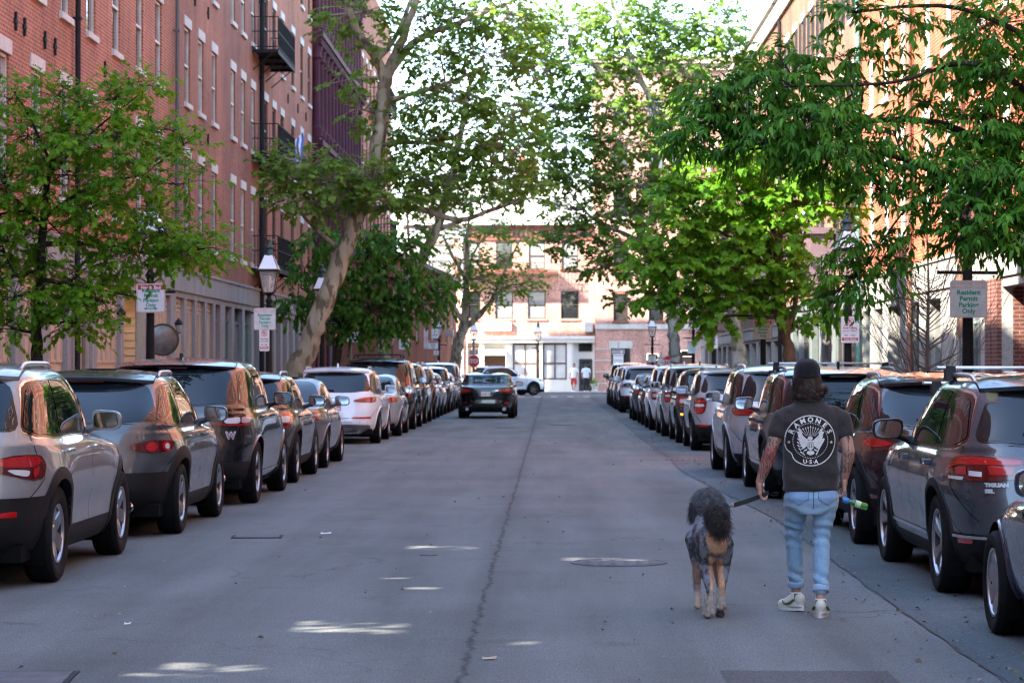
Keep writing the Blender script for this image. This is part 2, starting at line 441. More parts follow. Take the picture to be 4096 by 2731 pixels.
def make_car(name, label, sh, paintm, loc, rz=0., group=None, cat='car', clad=0., flare=None, flaremat=None, rimr=.235, spokes=5, style='plain',
   rim=None, rails=None, bars=False, handles='body', trim='black', lights=(), extra=None, plate=None, rear_glass=None,
   dlo=None, mirrormat=None, rear_clad=None, spoiler=True, wiper=True, antenna='fin', rack=False, mirror_glass=None, low=False, mirror_back=0.):
 root = thing(name, label, cat, loc, rz, group)
 W2 = sh.W / 2; rim = rim or ALLOY; ra = sh.tr + .055
 zs = list(np.arange(sh.gc, sh.H - .12, .032)); hood = sh.front[0][5]
 zs += list(np.linspace(sh.H - .12, sh.H - .02, 9)) + list(np.linspace(sh.H - .017, sh.H, 4)) + list(np.linspace(sh.front[0][4], sh.front[0][9], 12))
 if sh.kind == 'saloon': zs += list(np.linspace(sh.rear[0][5] - .02, sh.rear[0][9], 12))
 if clad: zs = [z for z in zs if abs(z - clad) > .012] + [clad]
 zs = sorted(set(round(float(z), 4) for z in zs)); zs = [z for i, z in enumerate(zs) if i == 0 or z - zs[i - 1] > .0035]
 K = 132 if not low else 96
 half = []
 for z in zs:
  x, y, a = sh.half(z)
  q = np.linspace(0, a[-1], K + 1)
  half.append(np.stack([np.interp(q, a, x), np.interp(q, a, y), np.full(K + 1, z)], 1))
 G = np.array(half)                                   # levels x (K+1) x 3
 snap = .024
 for ya in (sh.ya_r, sh.ya_f):
  dy = G[..., 1] - ya; dz = G[..., 2] - sh.tr; dd = np.hypot(dy, dz)
  m = (np.abs(dd - ra) < snap) & (G[..., 0] > .6 * W2) & (dd > .05)
  sc = np.where(m, ra / np.maximum(dd, .05), 1.)
  G[..., 1] = np.where(m, ya + dy * sc, G[..., 1]);
  zz = np.where(m, sh.tr + dz * sc, G[..., 2]); G[..., 2] = zz
 nL = len(zs); n = 2 * K
 V = np.zeros((nL, n, 3)); V[:, :K + 1] = G; V[:, K + 1:] = G[:, 1:K][:, ::-1] * np.array([-1, 1, 1])
 V = V.reshape(-1, 3)
 hi, lo = [], []
 C = V.reshape(nL, n, 3)
 for i in range(nL - 1):
  for j in range(n):
   k = (j + 1) % n
   cen = (C[i, j] + C[i, k] + C[i + 1, j] + C[i + 1, k]) / 4
   if abs(cen[0]) > .6 * W2 and min(math.hypot(cen[1] - sh.ya_r, cen[2] - sh.tr), math.hypot(cen[1] - sh.ya_f, cen[2] - sh.tr)) < ra - .004: continue
   f = (i * n + j, i * n + k, (i + 1) * n + k, (i + 1) * n + j)
   (lo if clad and zs[i + 1] <= clad + 1e-4 else hi).append(f)
 top = len(V); V = np.vstack([V, [[0, C[-1][:, 1].mean(), sh.H + .004]]])
 for j in range(n): hi.append(((nL - 1) * n + j, (nL - 1) * n + (j + 1) % n, top))
 def sub(fs):
  used = sorted(set(i for f in fs for i in f)); mp = {o: k for k, o in enumerate(used)}
  return V[used], [tuple(mp[i] for i in f) for f in fs]
 v, f = sub(hi); mesh_obj('body', v, f, paintm, root, 50, uv=False)
 if lo:
  v, f = sub(lo); mesh_obj('lower_cladding', v, f, BLACKPL, root, 50, uv=False)
 u = MB()
 a = sh.L / 2 - .25
 u.box(-W2 * .84, W2 * .84, -a, a, sh.gc - .02, sh.gc + .10)
 for ya in (sh.ya_r, sh.ya_f):
  for sd in (1, -1):
   vs, fs = [], []
   for i in range(21):
    an = -.55 + (PI + 1.1) * i / 20
    for xx in (W2 - .045, W2 - .42): vs.append((sd * xx, ya + (ra - .004) * math.cos(an), sh.tr + (ra - .004) * math.sin(an)))
   for i in range(20): fs.append((2 * i, 2 * i + 1, 2 * i + 3, 2 * i + 2))
   fs.append(tuple(2 * i + 1 for i in range(21)))
   u.add(vs, fs)
 u.build('underbody', DARKVOID, root)
 fm = flaremat or (BLACKPL if clad else paintm); fw = flare if flare is not None else (.06 if clad else .014)
 for ya in (sh.ya_r, sh.ya_f):
  for sd in (1, -1):
   m = MB(); vs, fs = [], []
   a0 = math.asin(max(-.95, (sh.gc + .03 - sh.tr) / ra)) if not clad else math.asin(max(-.95, (sh.gc + .01 - sh.tr) / ra))
   N = 34
   for i in range(N + 1):
    an = a0 + (PI - 2 * a0) * i / N
    for rr_, xo in ((ra - .006, -.05), (ra - .006, .010), (ra + .3 * fw, .013), (ra + fw, .008), (ra + fw + .003, -.004)):
     y, z = ya + rr_ * math.cos(an), max(sh.tr + rr_ * math.sin(an), sh.gc)
     x = sh.side_x(y, z)
     if abs(y) > sh.L / 2 - .12: x = sh.side_x(math.copysign(sh.L / 2 - .12, y), z)
     vs.append((sd * (x + xo), y, z))
   for i in range(N):
    for k in range(4):
     q = (i * 5 + k, i * 5 + k + 1, i * 5 + k + 6, i * 5 + k + 5); fs.append(q if sd < 0 else q[::-1])
   m.add(vs, fs); m.build('wheel_arch', fm, root, 60)
 H, belt = sh.H, sh.belt
 yf = lambda z: float(pchip(*sh.front, z)); yr = lambda z: float(pchip(*sh.rear, z))
 zt = H - .135
 if dlo is None:
  if sh.kind == 'suv':
   dlo = [(yf(belt + .12) - .12, belt + .045), (yf(zt) - .24, zt - .01), (yf(zt) - .70, zt + .014), (yr(zt) + .9, zt), (yr(zt) + .22, zt - .045), (yr(belt + .1) + .24, belt + .12), (yr(belt + .1) + .44, belt + .06)]
  else:
   dlo = [(yf(belt + .12) - .15, belt + .045), (yf(zt) - .33, zt - .02), (yf(zt) - .70, zt + .005), (yr(zt) + .45, zt - .02), (yr(zt) + .16, zt - .06), (yr(belt + .12) + .22, belt + .09), (yr(belt + .1) + .45, belt + .05)]
 yb = (sh.ya_r + sh.ya_f) / 2 - .08; yc = sh.ya_r + .28 if sh.kind == 'suv' else sh.ya_r + .30
 y0, y1 = min(p[0] for p in dlo), max(p[0] for p in dlo)
 cx = sum(p[0] for p in dlo) / len(dlo); cz = sum(p[1] for p in dlo) / len(dlo)
 big = [(cx + (p[0] - cx) * 1.0 + math.copysign(.03, p[0] - cx), p[1] + math.copysign(.022, p[1] - cz)) for p in dlo]
 for sd in (1, -1):
  m = MB()
  if trim == 'chrome':
   big2 = [(p[0] + math.copysign(.014, p[0] - cx), p[1] + math.copysign(.014, p[1] - cz)) for p in big]
   patch(m, sh, big2, 'side', .002, 26, 12, 1, (sd,), rr=.11)
  patch(m, sh, big, 'side', .004, 26, 12, 0, (sd,), rr=.11)
  m.build('window_trim', [GLOSSBLK, CHROME], root, 60)
 for (a_, b_) in ((y0, yc - .02), (yc + .02, yb - .035), (yb + .035, y1)):
  for sd in (1, -1):
   m = MB(); patch(m, sh, dlo, 'side', .0075, 12, 12, 0, (sd,), clip=(a_, b_), rr=.11)
   if m.v: m.build('side_window', CARGLASS, root, 60)
 if rear_glass is None:
  if sh.kind == 'suv': rear_glass = [(-.86, belt + .12), (-.80, H - .17), (-.3, H - .15), (.3, H - .15), (.80, H - .17), (.86, belt + .12), (.5, belt + .085), (-.5, belt + .085)]
  else: rear_glass = [(-.92, belt + .155), (-.84, H - .10), (0, H - .085), (.84, H - .10), (.92, belt + .155), (0, belt + .145)]
 def rg(poly, g=1.0):
  o = []
  for fx, z in poly:
   o.append((math.copysign(sh.q_at_x(min(abs(fx) * float(pchip(*sh.wid, z)) * g, float(pchip(*sh.wid, z)) * .985), z), fx) if fx else 0., z))
  return o
 m = MB(); b2 = rg([(p[0], p[1] + math.copysign(.02, p[1] - (belt + H) / 2)) for p in rear_glass], 1.03)
 patch(m, sh, b2, 'wrap', .004, 30, 14, 0, (1,), rr=.14); m.build('rear_window_seal', GLOSSBLK, root, 60)
 m = MB(); patch(m, sh, rg(rear_glass), 'wrap', .008, 30, 14, 0, (1,), rr=.14); rw = m.build('rear_window', CARGLASS, root, 60)
 m = MB(); vs, fs = [], []
 for z in np.linspace(sh.front[0][9] + .02, H - .10, 12):
  xs, ys, aa = sh.half(float(z)); qa = aa[-1]; wd = float(pchip(*sh.wid, z)) * .80
  mx = int(np.argmax(xs)); q1 = float(np.interp(-wd, -xs[mx:], aa[mx:]))
  for i in range(17):
   t = -1 + 2 * i / 16; p = sh.wrap(qa - (qa - q1) * abs(t), float(z), .02)
   vs.append((math.copysign(p[0], t) if t else 0., p[1], p[2] + .004))
 for r in range(11):
  for i in range(16): fs.append((r * 17 + i, r * 17 + i + 1, r * 17 + i + 18, r * 17 + i + 17))
 m.add(vs, [f[::-1] for f in fs]); m.build('windscreen', CARGLASS, root, 60)
 m = MB(); zb = (clad or sh.gc + .06) + .01
 strip(m, sh, [(yb, zb), (yb - .01, belt + .04)]); strip(m, sh, [(sh.ya_f - ra - .07, zb), (sh.ya_f - ra - .05, belt - .1), (sh.ya_f - ra - .10, belt + .02)])
 strip(m, sh, [(sh.ya_r + ra + .08, zb), (sh.ya_r + ra + .03, .62), (sh.ya_r + .25, .62 + ra * .6), (sh.ya_r + .10, belt - .02)])
 if sh.kind == 'suv':
  strip(m, sh, rg([(.93, belt + .10), (.955, .80)]) + [(sh.q_at_x(W2 * .80, .56), .56), (0., .545)], .009, 'wrap')
  strip(m, sh, [(0., .46), (sh.q_at_x(W2 * .9, .47), .47), (sh.q_at_y(sh.ya_r - ra - .03, .55), .56)], .008, 'wrap')
 else:
  strip(m, sh, rg([(.80, belt + .06), (.78, .78)]) + [(sh.q_at_x(W2 * .70, .62), .61), (0., .60)], .009, 'wrap')
 m.build('panel_seam', GLOSSBLK, root, 60)
 for yh in (yb - .20 if sh.kind == 'suv' else yb - .22, sh.ya_r + .28):
  yh = yh if yh > yb - .5 else yh + .0
 hm = paintm if handles == 'body' else (CHROME if handles == 'chrome' else BLACKPL)
 for yh in (yb + .12, sh.ya_r + .33):
  for sd in (1, -1):
   m = MB(); zh = belt - .075; x = sh.side_x(yh, zh)
   m.bbox(sd * (x + .012), sd * (x + .042), yh - .10, yh + .10, zh - .014, zh + .014, .008)
   m.box(sd * (x - .01), sd * (x + .02), yh - .085, yh - .055, zh - .01, zh + .01); m.box(sd * (x - .01), sd * (x + .02), yh + .055, yh + .085, zh - .01, zh + .01)
   m.build('door_handle', hm, root, 40)
 ym = yf(belt + .15) - .33 - mirror_back; zm = belt + .125
 for sd in (1, -1):
  xb = sh.side_x(ym, belt + .02)
  m = MB(); nseg = 20; vs, fs = [], []; cxm = xb + .155 - mirror_back * .12
  prof = [(-.045, .95), (-.035, 1.0), (.0, 1.0), (.04, .93), (.075, .76), (.10, .45), (.11, .12)]
  for dy, sc_ in prof:
   for k in range(nseg):
    an = 2 * PI * k / nseg; c_, s_ = math.cos(an), math.sin(an)
    ex = math.copysign(abs(c_) ** .62, c_) * .122 * sc_; ez = math.copysign(abs(s_) ** .62, s_) * .082 * sc_
    ez += .018 * (ex / .12) * -1 * (1 if ex < 0 else 0)
    vs.append((sd * (cxm + ex), ym + dy, zm + ez))
  for r in range(len(prof) - 1):
   for k in range(nseg):
    q = (r * nseg + k, r * nseg + (k + 1) % nseg, (r + 1) * nseg + (k + 1) % nseg, (r + 1) * nseg + k); fs.append(q if sd < 0 else q[::-1])
  e = len(prof) - 1; q = tuple(e * nseg + k for k in range(nseg)); fs.append(q); fs.append(tuple(range(nseg))[::-1])
  m.add(vs, fs)
  m.tube([(sd * (xb - .03), ym + .05, belt + .04), (sd * (xb + .05), ym + .035, belt + .065), (sd * (cxm - .05), ym + .03, zm - .05)], [.035, .028, .03], 8)
  mo = m.build('door_mirror', mirrormat or paintm, root, 45)
  g = MB(); vs = [(sd * (cxm + math.copysign(abs(math.cos(2 * PI * k / 24)) ** .62, math.cos(2 * PI * k / 24)) * .105), ym - .047 , zm + math.copysign(abs(math.sin(2 * PI * k / 24)) ** .62, math.sin(2 * PI * k / 24)) * .067) for k in range(24)]
  g.add(vs, [tuple(range(24)) if sd > 0 else tuple(range(24))[::-1]]); g.build('mirror_glass', MIRRORG, mo)
 for ya in (sh.ya_r, sh.ya_f):
  for sd in (1, -1): add_wheel(root, sd * (W2 - .125), ya, sh.tr, rimr, spokes, style, rim)
 if rails:
  for sd in (1, -1):
   ya_, yb_ = yr(H - .08) + .28, yf(H - .08) - .30
   pts = []
   for i in range(15):
    t = i / 14; y = ya_ + (yb_ - ya_) * t
    k = min(1, min(t, 1 - t) / .13)
    xx = .70 * W2 if sh.W > 1.7 else .68 * W2
    pts.append((sd * xx, y, sh.roof_z(xx, y) + .008 + .030 * math.sin(k * PI / 2)))
   m = MB(); m.tube(pts, [.012 if i in (0, 14) else .019 for i in range(15)], 8); m.build('roof_rail', rails, root, 60)
 if bars:
  for y in ((sh.ya_r + sh.ya_f) / 2 - .62, (sh.ya_r + sh.ya_f) / 2 + .05) if bars is True else bars:
   xx = .70 * W2; zb_ = sh.roof_z(xx, y) + .02
   b = empty('roof_bar', (0, y, zb_)); b.parent = root
   m = MB(); m.bbox(-xx - .13, xx + .13, -.035, .035, .062, .086, .010); m.build('crossbar', mat('bar_aluminium', (.62, .62, .64), .3, .9), b, 40)
   for sd in (1, -1):
    m = MB(); m.prism([(-.085, -.02), (.085, -.02), (.05, .025), (.036, .087), (-.036, .087), (-.05, .025)], .075 * sd, lambda u_, v_, w_, sd=sd: (sd * (xx - .01) + w_, u_, v_)); m.build('bar_foot', BLACKPL, b, 40)
 if rack:
  m = MB(); ya_, yb_ = yr(H - .08) + .35, yf(H - .08) - .5
  for sd in (1, -1): m.tube([(sd * .6, ya_, H + .0), (sd * .6, ya_ + .06, H + .075), (sd * .6, yb_ - .06, H + .075), (sd * .6, yb_, H)], .018, 8)
  for k in range(4):
   y = ya_ + .1 + (yb_ - ya_ - .2) * k / 3; m.tube([(-.6, y, H + .085), (.6, y, H + .085)], .015, 8)
  m.build('roof_rack', BLACKPL, root, 50)
 if antenna == 'fin':
  y = yr(H - .03) + .25; z = sh.roof_z(0, y)
  m = MB(); m.prism([(-.08, -.02), (.09, -.02), (-.02, .055), (-.05, .075), (-.065, .07)], .035, lambda a_, b_, w_: (w_ - .0175, y + a_, z + b_)); m.build('antenna', GLOSSBLK if paintm.name.find('white') < 0 else paintm, root)
 if spoiler and sh.kind == 'suv':
  m = MB(); vs, fs = [], []; N = 20
  for i in range(N + 1):
   t = -1 + 2 * i / N; ww = float(pchip(*sh.wid, H - .10)) * .93
   x = t * ww; q = sh.q_at_x(abs(x), H - .125); py = sh.wrap(q, H - .125)[1]
   yt = yr(H - .05) + .12 + .05 * t * t; zt_ = sh.roof_z(min(abs(x), ww * .96), yt) + .003
   ye = py - .085 * (1 - .35 * t ** 4); ze = H - .085 - .03 * t * t
   vs += [(x, yt, zt_), (x, (yt + ye) / 2, (zt_ + ze) / 2 + .017), (x, ye, ze), (x, ye + .012, ze - .028), (x, py + .03, H - .13 - .03 * t * t)]
  for i in range(N):
   for k in range(4): fs.append((i * 5 + k, i * 5 + k + 1, i * 5 + k + 6, i * 5 + k + 5))
  fs += [(0, 4, 3, 2, 1), tuple(N * 5 + k for k in range(5))]
  m.add(vs, [f[::-1] for f in fs]); m.build('spoiler', paintm, root, 45)
  m = MB(); m.box(-.17, .17, yr(H - .125) - .055, yr(H - .125) - .035, H - .132, H - .118); m.build('brake_lamp', REDDARK, root)
 if wiper and sh.kind == 'suv':
  z0 = belt + .11; p0 = sh.wrap(.03, z0, .03); m = MB()
  pts = [(.0, p0[1], z0)] + [(lambda p: (-p[0], p[1], p[2]))(sh.wrap(.12 + .10 * k, z0 + .012 + .012 * k, .022)) for k in range(4)]
  m.tube(pts, [.016, .010, .008, .007, .006], 6); m.build('rear_wiper', BLACKPL, root)
 made = {}
 for L_ in lights:
  nm, mt, poly = L_[0], L_[1], L_[2]; kw = dict(L_[3]) if len(L_) > 3 else {}
  par = kw.pop('on', None); ctr = kw.pop('center', False); n2 = kw.pop('idx', 0)
  for sd in ((1,) if ctr else (1, -1)):
   m = MB(); patch(m, sh, poly, kw.get('mode', 'wrap'), kw.get('off', .009), kw.get('nk', 14), kw.get('nz', 8), 0, (sd,), rr=kw.get('rr', .18))
   if not m.v: continue
   o = m.build(nm, mt, made.get((par, sd), root), 60)
   made[(nm + str(n2) if n2 else nm, sd)] = o
 if sh.kind == 'suv' and name != 'crossing_suv' and 'ring emblem' not in label:
  ze = belt - .04; p = sh.wrap(0, ze, .012); m = MB(); m.tube([(.055 * math.cos(k * PI / 10), p[1], ze + .034 * math.sin(k * PI / 10)) for k in range(21)], .006, 6, cap=False); m.tube([(-.05, p[1], ze), (.05, p[1], ze)], .006, 6); m.build('emblem', CHROME, root, 60)
 if plate is not None:
  zp, txt, tcol = plate[0], plate[1], plate[2]
  py = min(sh.wrap(q_, z_, .0)[1] for q_ in (0, .15) for z_ in (zp - .07, zp + .07)) - .012
  m = MB(); m.bbox(-.16, .16, py - .008, py + .012, zp - .08, zp + .08, .006, 0); m.box(-.15, .15, py - .0095, py - .0085, zp - .07, zp + .07, 1)
  if txt: m.text(txt, .085, lambda u_, v_, w_: (u_, py - .0105, zp - .035 + v_), 2, bold=.002, sx=.92)
  m.build('number_plate', [BLACKPL, WHITEP, tcol], root)
 if extra: extra(root, sh)
 return root
P_SILVER = paint('silver_grey_paint', (.27, .275, .28), .3, .38)
P_MIDGREY = paint('machine_grey_paint', (.058, .064, .070), .22, .3)
P_BLACK = paint('black_paint', (.005, .005, .006), .0, .22)
P_DKGREY = paint('dark_grey_paint', (.030, .033, .037), .3, .3)
P_GREY = paint('grey_paint', (.11, .113, .118), .3, .32)
P_WHITE = paint('white_paint_car', (.70, .745, .79), 0., .4)
P_BRIGHT = paint('bright_silver_paint', (.36, .39, .42), .3, .34)
P_NAVY = paint('navy_paint', (.008, .011, .045), .1, .28)
P_DKRED = paint('dark_maroon_paint', (.022, .006, .009), .1, .26)
P_SLATE = paint('slate_blue_paint', (.024, .034, .052), .2, .3)
P_TIG = paint('platinum_grey_paint', (.040, .050, .062), .25, .3)
P_PALE = paint('pale_ice_blue_paint', (.60, .68, .74), .1, .35)
P_STEEL = paint('steel_blue_paint', (.016, .022, .034), .2, .28)
RAILS = mat('rail_silver', (.55, .55, .57), .3, .9, var=.05)
RAILB = mat('rail_black', (.02, .02, .02), .35, var=.1)
PLRED = mat('plate_red', (.45, .05, .05), .6, var=0)
SKID = mat('skid_plate_silver', (.33, .34, .35), .4, .6)
def tailA(root=None):   # chunky red lamps wrapping on the flank, dark lower half
 return [('tail_light', REDDARK, [(.52, .93), (.78, .985), (1.12, .975), (1.22, .90), (1.16, .80), (.98, .79), (.62, .86)], {}),
   ('lens', REDLENS, [(.56, .935), (.80, .975), (1.08, .965), (1.13, .93), (.98, .885), (.66, .90)], {'on': 'tail_light', 'off': .013}),
   ('lens', WHITELENS, [(.70, .88), (.95, .868), (.92, .82), (.78, .84)], {'on': 'tail_light', 'off': .013, 'idx': 2}),
   ('lens', REDLENS, [(.98, .875), (1.08, .90), (1.06, .83), (.99, .81)], {'on': 'tail_light', 'off': .013, 'idx': 3})]
def tailRound():
 return [('tail_light', REDDARK, [(.50, .885), (.72, .925), (1.02, .925), (1.20, .895), (1.06, .825), (.80, .80), (.54, .83)], {}),
   ('lens', REDLENS, [(.98 + .085 * math.cos(k * PI / 8), .868 + .052 * math.sin(k * PI / 8)) for k in range(16)], {'on': 'tail_light', 'off': .014, 'rr': 0}),
   ('lens', WHITELENS, [(.98 + .045 * math.cos(k * PI / 6), .868 + .028 * math.sin(k * PI / 6)) for k in range(12)], {'on': 'tail_light', 'off': .019, 'rr': 0, 'idx': 2}),
   ('lens', REDLENS, [(.74 + .075 * math.cos(k * PI / 8), .866 + .046 * math.sin(k * PI / 8)) for k in range(16)], {'on': 'tail_light', 'off': .014, 'rr': 0, 'idx': 3})]
def tailBar():          # full-width bar with bright ends
 return [('tail_light_bar', REDDARK, [(-.60, 1.005), (.60, 1.005), (.60, .955), (-.60, .955)], {'center': True, 'nk': 24, 'rr': 0}),
   ('tail_light', REDDARK, [(.48, 1.00), (.70, 1.05), (.98, 1.065), (1.20, 1.05), (1.20, .965), (1.0, .925), (.62, .935), (.48, .955)], {'off': .011}),
   ('lens', WHITELENS, [(.64, 1.02), (.88, 1.045), (.88, .965), (.66, .965)], {'on': 'tail_light', 'off': .016}),
   ('lens', mat('pale_pink_lens', (.55, .40, .40), .15, var=.15, coat=1.), [(.905, 1.045), (1.15, 1.035), (1.15, .975), (.905, .962)], {'on': 'tail_light', 'off': .016, 'idx': 2}),
   ('lens', REDLENS, [(.60, .958), (.98, .955), (1.16, .97), (1.16, .955), (1.0, .935), (.62, .943)], {'on': 'tail_light', 'off': .016, 'idx': 3})]
def tailC():
 return [('tail_light', REDLENS, [(.56, .95), (.80, 1.0), (1.10, 1.0), (1.16, .93), (1.08, .80), (.82, .79), (.60, .82)], {}),
   ('lens', WHITELENS, [(.66, .935), (.98, .95), (.98, .86), (.70, .86)], {'on': 'tail_light', 'off': .014}),
   ('lens', REDDARK, [(.70, .845), (1.02, .85), (1.0, .81), (.76, .81)], {'on': 'tail_light', 'off': .014, 'idx': 2})]
def tailSlim(z=.90, q0=.42):
 return [('tail_light', REDDARK, [(q0, z + .0), (.72, z + .065), (1.02, z + .065), (1.16, z + .05), (1.10, z - .02), (.98, z - .055), (q0 + .06, z - .045)], {}),
   ('lens', REDLENS, [(q0 + .04, z + .0), (.74, z + .052), (1.02, z + .052), (1.10, z + .038), (.98, z + .012), (.74, z + .012), (q0 + .07, z - .018)], {'on': 'tail_light', 'off': .014}),
   ('lens', REDLENS, [(.66, z - .0), (1.02, z - .0), (.97, z - .042), (.66, z - .036)], {'on': 'tail_light', 'off': .013, 'idx': 2})]
def tailTall(z0, z1, q0=.70, q1=1.05, top=False):
 return [('tail_light', REDDARK, [(q0, z1 - .04), (q0 + .1, z1), (q1, z1 - .02), (q1 + .03, (z0 + z1) / 2), (q1 - .05, z0), (q0 + .05, z0 + .01)], {}),
   ('lens', REDLENS, [(q0 + .03, z1 - .05), (q1 - .02, z1 - .04), (q1, (z0 + z1) / 2 + .05), (q0 + .05, (z0 + z1) / 2 + .05)], {'on': 'tail_light', 'off': .014}),
   ('lens', WHITELENS, [(q0 + .06, (z0 + z1) / 2 + .035), (q1 - .04, (z0 + z1) / 2 + .035), (q1 - .05, (z0 + z1) / 2 - .02), (q0 + .07, (z0 + z1) / 2 - .02)], {'on': 'tail_light', 'off': .013, 'idx': 2}),
   ('lens', REDLENS, [(q0 + .07, (z0 + z1) / 2 - .035), (q1 - .03, (z0 + z1) / 2 - .035), (q1 - .08, z0 + .02), (q0 + .09, z0 + .025)], {'on': 'tail_light', 'off': .014, 'idx': 3})]
def reflector(z, q0=.62, q1=.88, m=None): return [('reflector', m or REDLENS, [(q0, z + .02), (q1, z + .024), (q1, z - .02), (q0, z - .016)], {'rr': .1})]
def bumper(z1, q=1.15, z0=.24, lift=.10, m=None):
 return [('bumper_cladding', m or BLACKPL, [(-q, z1 + lift), (-.75, z1 + lift * .3), (-.5, z1), (.5, z1), (.75, z1 + lift * .3), (q, z1 + lift), (q + .03, z0), (-q - .03, z0)], {'center': True, 'nk': 36, 'off': .006, 'rr': .08})]
def skid(z1=.38): return [('skid_plate', SKID, [(-.42, z1), (.42, z1), (.36, .27), (-.36, .27)], {'center': True, 'off': .016, 'nk': 20})]
def garnish(z, q, m=CHROME, h=.012): return [('trim_bar', m, [(-q, z + h), (q, z + h), (q, z - h), (-q, z - h)], {'center': True, 'nk': 20, 'off': .012, 'rr': 0})]
def exhaust(xs, z=.30, r=.045, m=CHROME):
 def fn(root, sh):
  for x in xs:
   e = MB(); y = -sh.L / 2 + .05
   e.lathe([(r, -.16), (r, .0), (r + .004, 0.005), (r - .008, .0), (r - .008, -.15)], 18, (x, y, z), 'y'); e.lathe([(r - .01, -.05), (r - .012, -.04)], 14, (x, y, z), 'y', 1)
   e.build('exhaust', [m, DARKVOID], root, 40)
 return fn
def both(*fs):
 def g(root, sh):
  for f in fs: f(root, sh)
 return g
def sideband(z, m=CHROME, h=.012, y0=None, y1=None):
 def fn(root, sh):
  b = MB(); ra = sh.tr + .13
  a, c = (y0 if y0 is not None else sh.ya_r + ra), (y1 if y1 is not None else sh.ya_f - ra)
  for sd in (1, -1): b = MB(); patch(b, sh, [(a, z + h), (c, z + h), (c, z - h), (a, z - h)], 'side', .008, 20, 2, 0, (sd,), rr=0); b.build('side_trim', m, root, 50)
 return fn
def rear_text(lines, q, z, size, m=CHROME):
 def fn(root, sh):
  b = MB()
  for i, t in enumerate(lines):
   def fr(u, v, w, i=i):
    p = sh.wrap(abs(q + u), z - i * size * 1.25 + v, .013); return (math.copysign(p[0], q + u), p[1], p[2])
   b.text(t, size, fr, 0, 'LEFT', bold=.003, sx=1.25)
  b.build('badge', m, root)
 return fn
def rings(z, r, dx, n, m=CHROME):
 def fn(root, sh):
  b = MB()
  for i in range(n):
   xc = (i - (n - 1) / 2) * dx
   pts = []
   for k in range(25):
    an = 2 * PI * k / 24; x = xc + r * math.cos(an); p = sh.wrap(abs(x), z + r * math.sin(an), .014); pts.append((math.copysign(p[0], x), p[1], p[2]))
   b.tube(pts, .006, 6, cap=False)
  b.build('emblem', m, root, 60)
 return fn
def letter_w(root, sh):
 b = MB(); X0, Z0 = .74, .79
 def fr(s): return lambda u, v, w: (lambda p: (p[0], p[1], p[2]))(sh.wrap(max(X0 + u * s, 0), Z0 + v * s, .011 + (1 - s) * .02))
 b.text('W', .092, fr(1.18), 0, bold=.008, sx=1.1); b.text('W', .092, fr(1.0), 1, bold=.0, sx=1.1)
 b.build('letter_decal', [mat('decal_white', (.45, .45, .46), .5, var=0), mat('decal_plum', (.22, .03, .10), .5, var=0)], root)
def fire_sticker(root, sh):
 b = MB()
 def fr(u, v, w): p = sh.wrap(max(.60 + u, 0), 1.42 + v, .0105 + w); return (-p[0], p[1], p[2])
 star = [((.075 if k % 2 == 0 else .05) * math.cos(k * PI / 4 + PI / 4), (.075 if k % 2 == 0 else .05) * math.sin(k * PI / 4 + PI / 4)) for k in range(8)]
 b.flat(star, fr, 0); b.add([fr(.042 * math.cos(k * PI / 8), .042 * math.sin(k * PI / 8), .001) for k in range(16)], [tuple(range(16))], 1)
 b.build('round_sticker', [mat('sticker_brown', (.10, .055, .045), .6), mat('sticker_gold', (.13, .12, .05), .6)], root)
